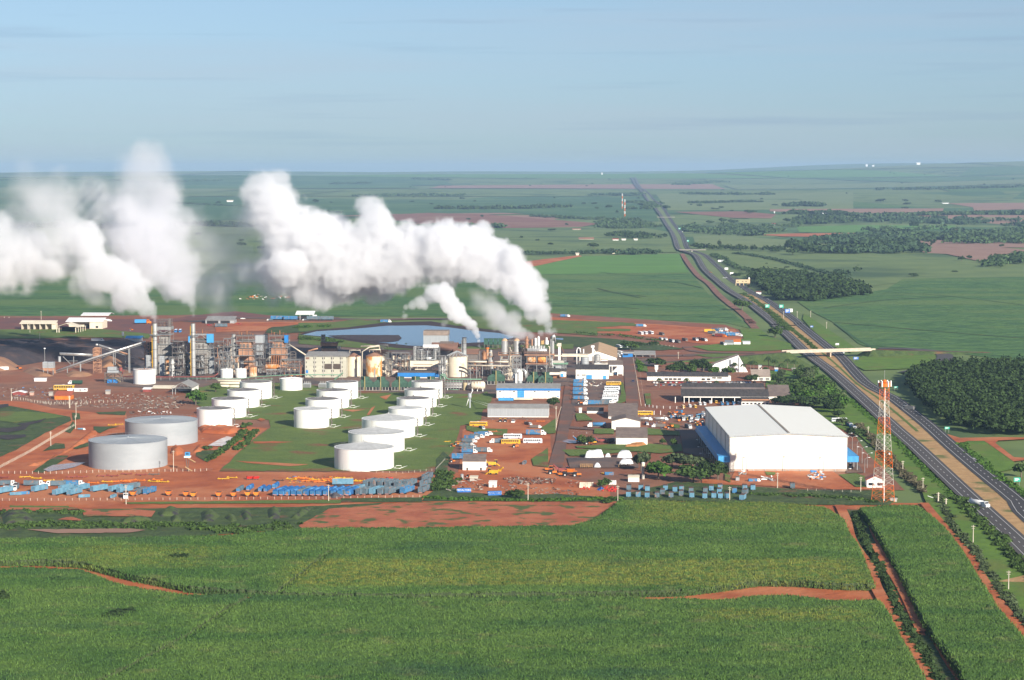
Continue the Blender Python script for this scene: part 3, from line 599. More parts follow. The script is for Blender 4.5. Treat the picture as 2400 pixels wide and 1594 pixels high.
def ripe_at(X,Y):
    r=np.zeros(X.shape)
    for a,b,x0,x1,s in ((G(0,1395).y,G(0,1322).y,G(640,1350).x,G(2060,1350).x,.6),(G(0,1350).y,G(0,1290).y,G(150,1300).x,G(560,1300).x,.35),(G(0,1480).y,G(0,1440).y,G(1600,1460).x,G(2080,1460).x,.5),(G(0,1240).y,G(0,1180).y,G(1450,1200).x,G(1960,1200).x,.45)):
        c=(np.clip((Y-a)/9,0,1)*np.clip((b-Y)/9,0,1))*np.clip((X-x0)/15,0,1)*np.clip((x1-X)/15,0,1);r=np.maximum(r,s*c)
    return r
def cane(label,far_e,near_e,seed,tracks=(),dens=3.2):
    """far edge traced on the canopy, near edge traced on the ground"""
    poly=[G(*p,2.9) for p in jitter(far_e,1.0,False)]+[G(*p) for p in jitter(near_e,1.0,False)]
    pl=[(p.x,p.y) for p in poly];st=0.9
    x0,x1=min(p[0] for p in pl),max(p[0] for p in pl);y0,y1=min(p[1] for p in pl),max(p[1] for p in pl)
    nx,ny=int((x1-x0)/st),int((y1-y0)/(st*1.3));xs=np.linspace(x0,x1,nx);ys=np.linspace(y0,y1,ny);X,Y=np.meshgrid(xs,ys)
    rng=np.random.default_rng(seed)
    ok=in_poly(X,Y,pl)
    Z=1.9+1.3*fbm(X,Y,40,seed)+0.9*fbm(X,Y,6,seed+9,3)+rng.normal(size=X.shape)*0.24
    for T in tracks:
        tw=[tuple(G(*q)[:2]) for q in T[1]];D=edge_dist(X,Y,tw,False)+rng.normal(size=X.shape)*.3;ok &= D>T[0]
    V=np.column_stack([(X+rng.normal(size=X.shape)*.2).ravel(),(Y+rng.normal(size=X.shape)*.25).ravel(),Z.ravel()])
    a=np.arange(nx*ny).reshape(ny,nx);m=ok[:-1,:-1] & ok[1:,:-1] & ok[:-1,1:] & ok[1:,1:]
    Fc=np.stack([a[:-1,:-1][m],a[:-1,1:][m],a[1:,1:][m],a[1:,:-1][m]],1)
    # drop unused vertices, then a skirt down to the soil round every open edge
    used=np.unique(Fc);remap=-np.ones(len(V),int);remap[used]=np.arange(len(used));V=V[used];Fc=remap[Fc]
    e=np.concatenate([Fc[:,[0,1]],Fc[:,[1,2]],Fc[:,[2,3]],Fc[:,[3,0]]]);key=np.sort(e,1);_,inv,cnt=np.unique(key[:,0].astype(np.int64)*len(V)+key[:,1],return_inverse=True,return_counts=True)
    be=e[cnt[inv]==1];low=V.copy();low[:,2]=0.02;bv=np.unique(be);rm=-np.ones(len(V),int);rm[bv]=np.arange(len(bv))+len(V)
    Fs=np.stack([be[:,1],be[:,0],rm[be[:,0]],rm[be[:,1]]],1);V2=np.concatenate([V,low[bv]]);F2=np.concatenate([Fc,Fs])
    o=np_mesh('cane_field',V2,F2,4,[CANE_T,STALK],None,True);mi=np.zeros(len(F2),np.int32);mi[len(Fc):]=1;o.data.polygons.foreach_set('material_index',mi);tag(o,label,'cane field',kind='stuff')
    ra=o.data.attributes.new('ripe','FLOAT','POINT');ra.data.foreach_set('value',ripe_at(V2[:,0],V2[:,1]).astype(np.float32))
    # blades
    N=int((x1-x0)*(y1-y0)*dens);bx,by=rng.uniform(x0,x1,N),rng.uniform(y0,y1,N);k=in_poly(bx,by,pl)
    for T in tracks:
        tw=[tuple(G(*q)[:2]) for q in T[1]];k &= edge_dist(bx,by,tw,False)>T[0]*.8
    bx,by=bx[k],by[k];N=len(bx);bz=1.6+1.3*fbm(bx,by,40,seed)+0.9*fbm(bx,by,6,seed+9,3)
    ring=[(pl+pl[:1])]+[[tuple(G(*q)[:2]) for q in T[1]] for T in tracks];ex=[]
    for q,rg in enumerate(ring):
        for a,c in zip(rg[:-1],rg[1:]):
            k=int(math.hypot(c[0]-a[0],c[1]-a[1])*14);u=rng.random(k);off=rng.uniform(-1.0,.5,k) if q==0 else rng.choice((-1,1),k)*rng.uniform(.9,1.8,k)
            ex.append(np.stack([a[0]+(c[0]-a[0])*u+rng.normal(size=k)*.5,a[1]+(c[1]-a[1])*u+off],1))
    ex=np.concatenate(ex);bx=np.concatenate([bx,ex[:,0]]);by=np.concatenate([by,ex[:,1]]);bz=np.concatenate([bz,rng.uniform(0,2.2,len(ex))]);N=len(bx)
    an=rng.uniform(0,6.283,N);w=rng.uniform(.10,.25,N);hgt=rng.uniform(.4,1.3,N);ln=rng.uniform(.1,.8,N);la=rng.uniform(0,6.283,N)
    P0=np.stack([bx-np.cos(an)*w,by-np.sin(an)*w,bz],1);P1=np.stack([bx+np.cos(an)*w,by+np.sin(an)*w,bz],1);P2=np.stack([bx+ln*np.cos(la),by+ln*np.sin(la),bz+hgt],1)
    Vb=np.stack([P0,P1,P2],1).reshape(-1,3);ob=np_mesh('cane_leaves',Vb,np.arange(3*N).reshape(-1,3),3,CANE_B,o)
    ra=ob.data.attributes.new('ripe','FLOAT','POINT');ra.data.foreach_set('value',np.repeat(ripe_at(bx,by),3).astype(np.float32))
cane('tall green and yellow cane between the spoil ground and the field track',
     [(-100,1262),(150,1262),(350,1258),(540,1252),(720,1236),(1000,1236),(1340,1232),(1400,1212),(1455,1172),(1600,1176),(1790,1176),(1930,1186),(1975,1212)],
     [(1990,1262),(2010,1290),(2048,1386),(1960,1384),(1860,1377),(1780,1376),(1700,1388),(1600,1400),(1200,1408),(900,1410),(650,1405),(450,1392),(400,1382),(300,1362),(195,1334),(100,1328),(-110,1330)],21,
     [(1.3,[(648,1405),(700,1365),(769,1308)])])
cane('broad dark green cane field filling the bottom of the view',
     [(-110,1334),(60,1330),(190,1336),(300,1374),(440,1394),(640,1395),(900,1400),(1200,1400),(1440,1397),(1520,1403),(1600,1402),(1690,1404),(1800,1394),(1860,1394),(1950,1404),(2060,1404)],
     [(2080,1450),(2110,1510),(2158,1590),(2205,1680),(2240,1760),(-160,1760)],31,
     [(1.3,[(220,1620),(300,1584),(380,1540),(457,1495),(520,1450),(596,1410)])])
cane('cane strip on the right between the ditch and the highway track',
     [(2014,1190),(2100,1184),(2150,1184),(2190,1214)],
     [(2222,1260),(2260,1312),(2298,1375),(2334,1434),(2398,1508),(2510,1640),(2560,1700),(2560,1760),(2340,1760),(2250,1594),(2205,1525),(2166,1476),(2140,1420),(2106,1350),(2066,1280),(2040,1236)],41)

# ------------------------------------------------------------------ heaps: bagasse, ash and spoil
BAG=mat('bagasse',(0.30,0.165,0.10),(0.20,0.11,0.075),scale=.06,c3=(0.34,0.18,0.095),scale3=.03,bump=.5,bscale=.4,detail=8)
BAGD=mat('dark_bagasse',(0.055,0.042,0.045),(0.035,0.03,0.036),scale=.05,c3=(0.20,0.105,0.066),scale3=.018,lo3=.56,hi3=.66,bump=.8,bscale=.25,detail=8)  # near-black heap tone with lighter brown blotches
ASHM=mat('ash_spoil',(0.035,0.034,0.034),(0.06,0.052,0.048),scale=.2,c3=(0.07,0.10,0.03),scale3=.15,lo3=.38,hi3=.50,bump=.5,bscale=.6,detail=7)
_hs=[300]
def heap(name,label,v,pts,h,m,slope=10,rough=.25,cat='heap',st=2.0,group=None,kind=None):
    _hs[0]+= 1;W=[at(v,*p) for p in pts];pl=[(w.x,w.y) for w in W]
    x0,x1=min(p[0] for p in pl)-1,max(p[0] for p in pl)+1;y0,y1=min(p[1] for p in pl)-1,max(p[1] for p in pl)+1
    nx,ny=max(6,min(400,int((x1-x0)/st))),max(6,min(400,int((y1-y0)/st)));X,Y=np.meshgrid(np.linspace(x0,x1,nx),np.linspace(y0,y1,ny))
    D=np.where(in_poly(X,Y,pl),edge_dist(X,Y,pl),-1);t=np.clip(D/slope,0,1);base=hg(*pl[0])
    Z=base+np.where(D>0,h*np.sin(t*math.pi/2)*(1-rough+2*rough*fbm(X,Y,14 if st>1 else 4,_hs[0],4)),-.15)
    V=np.column_stack([X.ravel(),Y.ravel(),Z.ravel()]);a=np.arange(nx*ny).reshape(ny,nx);i=(D>-.5);mk=i[:-1,:-1] | i[1:,:-1] | i[:-1,1:] | i[1:,1:]
    Fc=np.stack([a[:-1,:-1][mk],a[:-1,1:][mk],a[1:,1:][mk],a[1:,:-1][mk]],1)
    o=np_mesh(name,V,Fc,4,m,None,True);return tag(o,label,cat,group,kind)
heap('bagasse_heap','long dark bagasse ridge behind the conveyors','A',[(-700,700),(400,700),(1200,705),(2050,700),(2150,840),(1900,930),(1500,860),(1100,880),(600,880),(300,930),(-700,960)],11,BAGD,24)
heap('bagasse_heap','brown bagasse heap at the left edge beside the loader','A',[(-500,780),(150,800),(260,900),(270,990),(0,1010),(-500,1020)],9,BAG,22)
heap('bagasse_heap','low brown bagasse heap below the feed hopper','A',[(300,1010),(450,950),(600,990),(760,1080),(500,1090)],3.0,BAG,9)
heap('bagasse_heap','light brown bagasse heap under the long conveyor','A',[(900,1060),(980,1000),(1150,1040),(1300,1060),(1180,1090),(950,1090)],3.0,BAG,7)
heap('bagasse_heap','brown bagasse mound beside the conveyor tower','A',[(1380,800),(1500,780),(1700,880),(1700,950),(1400,960)],5.0,BAG,12)
heap('bagasse_heap','wide pale bagasse apron in front of the dark ridge','A',[(1450,1040),(1800,1000),(1850,1060),(1600,1100),(1450,1090)],1.6,BAG,6)
spoil=[('R',[(0,265),(60,240),(200,245),(240,300),(180,335),(20,335)]),('R',[(1080,250),(1150,215),(1250,225),(1240,270),(1100,275)]),('R',[(1170,280),(1260,275),(1260,310),(1180,312)]),('R',[(1380,250),(1470,220),(1530,270),(1480,310),(1390,310)]),
       ('R',[(1540,280),(1620,250),(1650,300),(1600,320)]),('R',[(1650,240),(1740,230),(1750,300),(1680,300)]),('R',[(1840,225),(1950,220),(1940,290),(1850,290)]),('R',[(2000,285),(2060,240),(2110,215),(2180,205),(2130,250),(2060,300)]),('R',[(820,300),(940,285),(1070,300),(1060,320),(840,318)])]
for i,(v,p) in enumerate(spoil):heap('spoil_heap','%s overgrown dark spoil heap from the left on the waste strip' % ORD[i],v,p,2.6,ASHM,5,.4,'spoil heap',.8,'dark spoil heaps before the yard')
heap('ash_heap','bare grey ash heap on the pale red ground','S',[(-130,120),(-60,60),(20,75),(100,90),(230,80),(120,100),(40,130),(-60,150)],3.0,mat('grey_ash',(0.085,0.075,0.078),(0.06,0.052,0.055),scale=.3),5,.3,'ash heap',.8)
heap('soil_heap','red soil bank heaped against the left white tank','H',[(340,590),(500,570),(700,575),(900,590),(900,640),(780,670),(600,665),(400,650)],2.6,SOIL,4,.4,'soil heap',.8)
heap('soil_heap','red soil heap before the rear grey tank','H',[(270,910),(330,830),(400,820),(480,850),(420,900),(330,920)],2.6,SOIL,5,.4,'soil heap',.8)
heap('soil_heap','rounded red soil heap right of the front grey tank','H',[(-20,930),(0,850),(100,840),(180,870),(180,920),(80,960)],3.0,SOIL,5,.4,'soil heap',.8)
heap('soil_bank','long red bank above the white post fence','G',[(330,1090),(640,990),(900,850),(1130,660),(1280,600),(1290,680),(1100,800),(780,960),(500,1090)],2.8,SOIL,7,.4,'soil bank',1.0)

# ------------------------------------------------------------------ storage tanks
WHT=mat('tank_white',(0.82,0.81,0.77),(0.77,0.76,0.72),scale=.3,rough=.45,stretch=(1,1,.12),c3=(0.66,0.60,0.52),scale3=.5,lo3=.62,hi3=.78);GRYT=mat('tank_grey_metal',(0.30,0.325,0.34),(0.345,0.37,0.385),scale=.05,rough=.5,metal=.0,stretch=(1,1,3));ROOFW=paint('tank_roof_pale',(0.52,0.52,0.50),rough=.5,var=.15,scale=.3)
ROOFD=mat('tank_roof_dark',(0.14,0.125,0.12),(0.22,0.21,0.20),scale=.25,detail=7,rough=.6);STEEL=paint('galvanised_steel',(0.36,0.36,0.35),rough=.5,metal=.3);DSTEEL=paint('dark_steel',(0.17,0.145,0.13),rough=.6)
BLUL=paint('pale_blue_lettering',(0.30,0.52,0.72));RUST=mat('rusty_steel',(0.32,0.13,0.055),(0.20,0.10,0.06),scale=.5,detail=7);CREAM=mat('cream_paint',(0.72,0.64,0.50),(0.64,0.56,0.43),scale=.2,detail=6,c3=(0.5,0.36,0.22),scale3=.15,lo3=.62,hi3=.75)
def tank(v,xl,xr,ybot,ytop,label,mt,mr,group,cone=1.2,ladder=True,rail=False,pipe=True,marks=True,name='storage_tank'):
    xc=(xl+xr)/2;p=at(v,xc,ybot);s=depth(p)/(F*VW[v][2]);R=(xr-xl)/2*s;h=(ybot-ytop)*s
    t=thing(name,label,'storage tank',(p.x+R*p.x/p.y,p.y+R,0),0,group)
    b=MB();b.cyl(0,0,0,h,R,n=56,cap=False);b.obj('shell',mt,t)
    b=MB()
    for q in (h*.999,.25):b.cyl(0,0,q-.12,q+.12,R+.12,n=56)
    for i in range(1,6):b.cyl(0,0,h*i/6-.03,h*i/6+.03,R+.012,n=56,cap=False)
    b.obj('ring_seam',mt,t)
    b=MB();b.cyl(0,0,h,h+cone,R-.05,.6,n=56,cap=False);b.cyl(0,0,h+cone-.1,h+cone+.8,.45,n=10)
    for i in range(18):
        a=i*math.pi/9;b.bar((.6*math.cos(a),.6*math.sin(a),h+cone+.03),((R-.1)*math.cos(a),(R-.1)*math.sin(a),h+.06),.12)
    b.obj('roof',mr,t)
    if ladder:
        b=MB();a0=rad(-8);lx,ly=(R+1.3)*math.cos(a0),(R+1.3)*math.sin(a0);b.bar((lx,ly,0),(lx,ly,h+1.2),.16);b.bar((lx+.9,ly,0),(lx+.9,ly,h+1.2),.16);k=max(4,int(h/1.6))
        for i in range(k):b.bar((lx,ly,h*i/k),(lx+.9,ly,h*(i+1)/k),.5) if i % 2 else b.bar((lx+.9,ly,h*i/k),(lx,ly,h*(i+1)/k),.5)
        b.box(R-.2,lx+.9,ly-.3,ly+.3,h-.1,h+.05);b.obj('stair',DSTEEL,t)
    if rail:
        b=MB();n=40;ring=[(R*math.cos(i*2*math.pi/n),R*math.sin(i*2*math.pi/n),h+1.1) for i in range(n+1)]
        for i in range(n):b.bar(ring[i],ring[i+1],.07);b.bar(ring[i],(ring[i][0],ring[i][1],h),.07)
        b.obj('railing',STEEL,t)
    if pipe:
        b=MB();ym=-R*.35;b.tube([(R-.3,ym,1.2),(R+1.5,ym,1.2),(R+1.5,ym,2.2),(R+4.5,ym,2.2),(R+4.5,ym,.7)],.15,8);b.tube([(R+3.5,ym-2,.7),(R+5.5,ym+2.5,.9),(R+7.5,ym+8,.9)],.16,8);b.tube([(R,ym,.5),(R+4.2,ym,.5)],.2,8);b.obj('pipework',WHT,t)
    if marks:
        b=MB();a0=rad(-33)
        for i in range(7):
            zc=h*.76-i*h*.075
            for da,dz in ((-.02,0),(.015,.1)):
                a=a0+da;c,s_=math.cos(a),math.sin(a);r=R+.03
                for q in ((-.35,.35),):b.quad((r*c-q[1]*s_,r*s_+q[1]*c,zc+dz-.28),(r*c-q[0]*s_,r*s_+q[0]*c,zc+dz-.28),(r*c-q[0]*s_,r*s_+q[0]*c,zc+dz+.22),(r*c-q[1]*s_,r*s_+q[1]*c,zc+dz+.22))
        b.obj('lettering',BLUL,t)
    return t
gl='white tanks of the left row';gm='white tanks of the middle row';gr='white tanks of the right row'
for i,(v,a,b_,c,d) in enumerate([('H',345,812,590,342),('H',540,998,461,213),('H',745,1170,326,96),('B',955,1405,1405,1168)]):
    tank(v,a,b_,c,d,'%s white tank of the left row counting from the red soil bank' % ORD[i],WHT,ROOFD,gl)
for i,(v,a,b_,c,d) in enumerate([('H',1617,2085,596,345),('I',90,540,467,215),('I',235,665,336,98),('C',385,827,1170,932)]):
    tank(v,a,b_,c,d,'%s white tank of the middle row counting from the nearest' % ORD[i],WHT,ROOFW if i<1 else ROOFD,gm)
for i,(v,a,b_,c,d) in enumerate([('I',1178,1640,573,333),('I',1285,1730,450,206),('I',1388,1815,326,89),('C',1560,1995,1165,926)]):
    tank(v,a,b_,c,d,'%s narrower white tank of the right row behind the three wide ones' % ORD[i],WHT,ROOFW if i<1 else ROOFD,gr)
tank('I',825,1535,733,489,'rearmost of the three wide white tanks with a pale cone roof',WHT,ROOFW,'wide white tanks',3)
tank('I',648,1397,921,668,'middle one of the three wide white tanks with a railing',WHT,ROOFW,'wide white tanks',3,False,True)
tank('I',465,1257,1156,872,'nearest and largest white tank with a pale ribbed cone roof',WHT,ROOFW,'wide white tanks',3,False,True)
tank('G',1167,2205,1143,790,'front one of the two huge grey tanks',GRYT,GRYT,'huge grey tanks',1.0,False,True,False,False)
tank('G',1643,2602,825,522,'rear one of the two huge grey tanks with a dark rim band',GRYT,GRYT,'huge grey tanks',1.0,False,True,False,False)
tank('B',1515,1825,1283,1118,'plain white tank between the switchyard and the boilers',WHT,WHT,None,.6,False,False,False,False,'water_tank')
tank('A',1848,2155,1195,990,'wide white tank with a rusty rim at the first boiler',WHT,RUST,None,.2,False,True,False,False,'water_tank')
tank('B',690,862,1110,985,'left one of two small white tanks below the third stack',WHT,WHT,'small white tanks by the third stack',.3,False,False,False,False,'water_tank')
tank('B',900,1050,1105,980,'right one of two small white tanks below the third stack',WHT,WHT,'small white tanks by the third stack',.3,False,False,False,False,'water_tank')
# ------------------------------------------------------------------ plant buildings and machinery, sized from the traced crops
class TH:
    """a thing standing at a traced ground point; its parts use crop coordinates (X across, Y up) and metres in depth"""
    def __init__(s,name,label,cat,v,X0,Y0,group=None,yaw=YAW,y=0.0):
        s.p=at(v,X0,Y0);s.s=depth(s.p)/(F*VW[v][2]);s.X0,s.Y0=X0,Y0;s.o=thing(name,label,cat,s.p,yaw,group);s.ox=s.o
    def x(s,X):return (X-s.X0)*s.s
    def z(s,Y):return (s.Y0-Y)*s.s
    def part(s,name,m,ops,parent=None):
        b=MB()
        for o in ops:
            k=o[0]
            if k=='b':b.box(s.x(o[1]),s.x(o[2]),o[5],o[5]+o[6],s.z(o[4]),s.z(o[3]))
            elif k=='c':b.cyl(s.x(o[1]),o[5],s.z(o[4]),s.z(o[3]),o[2]*s.s,(o[6]*s.s if len(o)>6 and o[6] is not None else None),o[7] if len(o)>7 else 18)
            elif k=='t':b.tube([(s.x(q[0]),q[2] if len(q)>2 else 0,s.z(q[1])) for q in o[2]],o[1]*s.s,8)
            elif k=='l':b.bar((s.x(o[1]),o[3],s.z(o[2])),(s.x(o[4]),o[6],s.z(o[5])),(o[7] if len(o)>7 else 3)*s.s)
            elif k=='gx':   # gable, ridge along x: X1,X2,Yeave,Yridge,y0,d,thick,over
                X1,X2,Ye,Yr,y0,d=o[1:7];ov=.5;t_=.35;e,r=s.z(Ye),s.z(Yr)
                b.prismx([(y0-ov,e),(y0+d/2,r),(y0+d+ov,e),(y0+d+ov,e+t_),(y0+d/2,r+t_),(y0-ov,e+t_)],s.x(X1),s.x(X2))
            elif k=='gy':   # gable, ridge along depth
                X1,X2,Ye,Yr,y0,d=o[1:7];t_=.35;a,c=s.x(X1),s.x(X2);e,r=s.z(Ye),s.z(Yr)
                b.prism([(a-.4,e),((a+c)/2,r),(c+.4,e),(c+.4,e+t_),((a+c)/2,r+t_),(a-.4,e+t_)],y0-.4,y0+d+.4)
            elif k=='gw':   # gable end wall solid under a 'gy' roof
                X1,X2,Yb,Ye,Yr,y0,d=o[1:8];a,c=s.x(X1),s.x(X2);b.prism([(a,s.z(Yb)),(a,s.z(Ye)),((a+c)/2,s.z(Yr)),(c,s.z(Ye)),(c,s.z(Yb))],y0,y0+d)
            elif k=='gl':   # pentagon wall under a 'gx' roof
                X1,X2,Yb,Ye,Yr,y0,d=o[1:8];b.prismx([(y0,s.z(Yb)),(y0,s.z(Ye)),(y0+d/2,s.z(Yr)),(y0+d,s.z(Ye)),(y0+d,s.z(Yb))],s.x(X1),s.x(X2))
            elif k=='m':    # lean roof sloping towards the front: X1,X2,Yfront,Yback,y0,d
                X1,X2,Yf,Yb,y0,d=o[1:7];b.prismx([(y0,s.z(Yf)),(y0+d,s.z(Yb)),(y0+d,s.z(Yb)+.3),(y0,s.z(Yf)+.3)],s.x(X1),s.x(X2))
            elif k=='h':    # horizontal drum along x: X1,X2,Yc,r,y
                r=o[4]*s.s;a,c=s.x(o[1]),s.x(o[2]);e=min(.35*r,(c-a)*.1);zc=s.z(o[3]);n=16
                vs=[]
                for xx,rr in ((a-e,r*.6),(a,r),(c,r),(c+e,r*.6)):vs+= [(xx,o[5]+rr*math.cos(2*math.pi*i/n),zc+rr*math.sin(2*math.pi*i/n)) for i in range(n)]
                fs=[(j*n+i,j*n+(i+1) % n,(j+1)*n+(i+1) % n,(j+1)*n+i) for j in range(3) for i in range(n)]+[tuple(range(n)),tuple(reversed(range(3*n,4*n)))]
                b.add(vs,fs,True)
            elif k=='f':    # steel frame: X1,X2,Ytop,Ybot,y0,d,nx,nlev,width px, brace
                X1,X2,Yt,Yb,y0,d,nx,nl,w=o[1:10]
                for i in range(nx+1):
                    X=X1+(X2-X1)*i/nx
                    for yy in (y0,y0+d):b.bar((s.x(X),yy,s.z(Yb)),(s.x(X),yy,s.z(Yt)),w*s.s)
                    for j in range(1,nl+1):Y=Yb+(Yt-Yb)*j/nl;b.bar((s.x(X),y0,s.z(Y)),(s.x(X),y0+d,s.z(Y)),w*s.s*.8)
                for j in range(1,nl+1):
                    Y=Yb+(Yt-Yb)*j/nl;Yp=Yb+(Yt-Yb)*(j-1)/nl
                    for yy in (y0,y0+d):
                        b.bar((s.x(X1),yy,s.z(Y)),(s.x(X2),yy,s.z(Y)),w*s.s)
                        if len(o)>10 and o[10]:
                            for i in range(nx):
                                a,c=X1+(X2-X1)*i/nx,X1+(X2-X1)*(i+1)/nx
                                if (i+j) % 2:a,c=c,a
                                b.bar((s.x(a),yy,s.z(Yp)),(s.x(c),yy,s.z(Y)),w*s.s*.6)
        return b.obj(name,m,parent or s.o)
CONC=mat('concrete',(0.46,0.43,0.38),(0.38,0.35,0.31),scale=.3,detail=6);BEIGE=mat('beige_render',(0.50,0.48,0.38),(0.43,0.41,0.33),scale=.12,detail=7);WALLW=mat('white_render',(0.80,0.77,0.70),(0.70,0.66,0.59),scale=.15,detail=7,lo=.5,hi=.7)
CLAD=mat('pale_metal_cladding',(0.40,0.42,0.43),(0.34,0.36,0.37),scale=.4,stretch=(4,4,.2),rough=.5,metal=.2);GREYR=mat('grey_sheet_roof',(0.30,0.29,0.27),(0.24,0.23,0.215),scale=.25,detail=6,rough=.6);DARKR=mat('dark_fibre_roof',(0.085,0.075,0.07),(0.05,0.046,0.046),scale=.8,stretch=(1.2,.1,1),detail=5)
BRNR=mat('brown_sheet_roof',(0.30,0.155,0.10),(0.22,0.12,0.085),scale=.1,detail=6);FIBR=mat('weathered_brown_roof',(0.20,0.155,0.13),(0.15,0.115,0.10),scale=.3,detail=7);BRUST=mat('rust_brown_cladding',(0.46,0.25,0.15),(0.32,0.17,0.11),scale=.25,detail=7,stretch=(1,1,.3))
BLUE=paint('bright_blue_paint',(0.03,0.20,0.52),rough=.45,var=.12);BLUE2=paint('sky_blue_paint',(0.07,0.33,0.66),rough=.45);GRN=mat('green_tower_cladding',(0.055,0.115,0.08),(0.04,0.085,0.06),scale=.5,detail=5);GREENP=paint('green_pipe',(0.16,0.30,0.20));REDP=paint('dark_red_pipe',(0.28,0.07,0.06))
ORNG=paint('orange_paint',(0.75,0.20,0.03),rough=.45);STAINL=mat('bright_stainless',(0.62,0.62,0.60),(0.50,0.49,0.47),scale=.3,rough=.32,metal=.55,stretch=(1,1,.3),c3=(0.32,0.22,0.15),scale3=.4,lo3=.62,hi3=.75);GLASS=paint('dark_window_glass',(0.03,0.035,0.045),rough=.15);BLK=paint('black_rubber',(0.025,0.025,0.027));YEL=paint('yellow_paint',(0.70,0.40,0.03),rough=.45)
TANR=mat('tan_roof',(0.48,0.32,0.19),(0.42,0.28,0.165),scale=.12,detail=5);CRMP=paint('cream_pipe',(0.68,0.58,0.45));WHP=paint('white_paint',(0.82,0.81,0.78),rough=.45,var=.06);DARKI=paint('dark_interior',(0.03,0.028,0.03));REDT=paint('red_roof_tiles',(0.42,0.10,0.05))
RUSTY=mat('orange_rust_streaks',(0.62,0.50,0.36),(0.50,0.20,0.06),scale=.35,stretch=(1,1,.35),detail=6,lo=.42,hi=.56)

# ---- chimneys
def stack(v,X,r,Yt,Yb,label,m,plat=None,grp='tall metal stacks of the boilers',r2=None,lad=True,rings=6):
    t=TH('chimney_stack',label,'chimney',v,X,Yb,grp);r2=r2 or r
    t.part('shaft',m,[('c',X,r,Yt,Yb,0,r2)])
    t.part('ring',DSTEEL,[('c',X,r*1.06,Yt+(Yb-Yt)*i/rings-2,Yt+(Yb-Yt)*i/rings+3,0) for i in range(1,rings)]+[('c',X,r2*1.08,Yt-1,Yt+8,0)])
    if lad:t.part('ladder',YEL if lad==2 else STEEL,[('b',X-r*1.35,X-r*1.0,Yt+40,Yb,-.3,.6)]+[('b',X-r*1.7,X-r*.9,Yt+(Yb-Yt)*q-4,Yt+(Yb-Yt)*q+3,-.8,1.6) for q in (.35,.55,.75)])
    if plat:t.part('platform',STEEL,[('c',X,r*2.4,plat-2,plat+3,0),('c',X,r*2.4,plat-14,plat-12,0)])
    return t
stack('A',2150,32,335,1062,'first tall silver stack from the left trailing white smoke',STAINL,505,lad=2)
stack('B',318,30,338,1075,'second tall silver stack with a scorched top',STAINL,515,lad=2)
stack('B',877,27,488,975,'third shorter silver stack beside the rusty boiler',STAINL,645)
stack('B',1318,29,486,892,'fourth silver stack left of the rightmost boiler',STAINL,632)
stack('C',342,29,262,520,'squat rusty stack above the brown rooftop hood',mat('sooty_metal',(0.42,0.36,0.28),(0.12,0.09,0.07),scale=.3,stretch=(1,1,2)),None,None,lad=0)
stack('D',522,30,300,770,'silver stack rising beside the ribbed cream silo',STAINL,None,None)
stack('D',730,11,485,860,'slim dark stack blowing the small steam plume',DSTEEL,None,None,lad=0)

# ---- boilers
def boiler(v,X1,X2,Yt,Yb,d,label,clad,frame,roof,extras=()):
    t=TH('boiler_house',label,'boiler',v,(X1+X2)/2,Yb,'boiler towers of the power house');W=X2-X1;Hh=Yb-Yt
    t.part('frame',frame,[('f',X1,X2,Yt,Yb,0,d,3,7,3)])
    t.part('furnace',clad,[('b',X1+W*.1,X2-W*.12,Yt+Hh*.36,Yt+Hh*.74,.5,d-1.4),('b',X1+W*.18,X2-W*.2,Yt+Hh*.2,Yt+Hh*.36,1,d-3),('b',X1+W*.05,X2-W*.05,Yt+Hh*.78,Yb-10,.8,d-2)])
    t.part('duct',DSTEEL,[('b',X1+W*(.16+.2*i),X1+W*(.26+.2*i),Yt+Hh*.24,Yt+Hh*.34,.6,1.2) for i in range(3)]+[('h',X1+W*.1,X2-W*.12,Yt+Hh*.12,14,d*.4)])
    t.part('floor_plate',STEEL,[('b',X1-6,X2+6,Yt+Hh*q-2,Yt+Hh*q+2,-1,d+2) for q in (.16,.36,.58,.76)])
    t.part('roof',roof,[('b',X1-4,X2+4,Yt-8,Yt+6,-.5,d+1)])
    t.part('vent_pipe',RUST,[('c',X1+W*q,4+3*(i % 2),Yt-70+25*((i*7) % 3),Yt,d*.5) for i,q in enumerate((.08,.22,.4,.52,.7,.85))]+[('l',X1+W*.1,Yt-36,d*.5,X2-W*.1,Yt-30,d*.5,4)])
    t.part('stair',STEEL,[('l',X2-W*.12,Yb-Hh*(.12*i),-.6,X2-W*.02,Yb-Hh*(.12*i+.06),-.6,4) for i in range(8)]+[('l',X2-W*.02,Yb-Hh*(.12*i+.06),-.6,X2-W*.12,Yb-Hh*(.12*i+.12),-.6,4) for i in range(8)])
    for nm,m,ops in extras:t.part(nm,m,ops)
    return t
GCL=mat('grey_boiler_cladding',(0.30,0.29,0.27),(0.24,0.22,0.20),scale=.5,stretch=(.3,.3,3),detail=5)
boiler('X',1095,1320,180,900,12,'leftmost grey boiler tower behind the first stack',GCL,STEEL,STEEL,[('hood',STEEL,[('b',1090,1325,175,215,-.8,13),('l',1100,215,-1,1210,262,-1,8),('l',1320,215,-1,1210,262,-1,8)]),('upper_frame',DSTEEL,[('f',1110,1315,60,175,2,8,4,3,5,True),('b',1280,1315,45,175,2,3)])])
boiler('B',285,560,500,1045,11,'second boiler tower with bright blue side sheets',GCL,STEEL,GREYR,[('blue_sheet',BLUE2,[('b',508,600,488,606,-1.2,3),('b',250,284,520,606,-1,4)]),('hood',STEEL,[('b',330,505,488,505,-1,3),('l',345,540,-1,405,500,-1,6),('l',500,555,-1,440,505,-1,6)])])
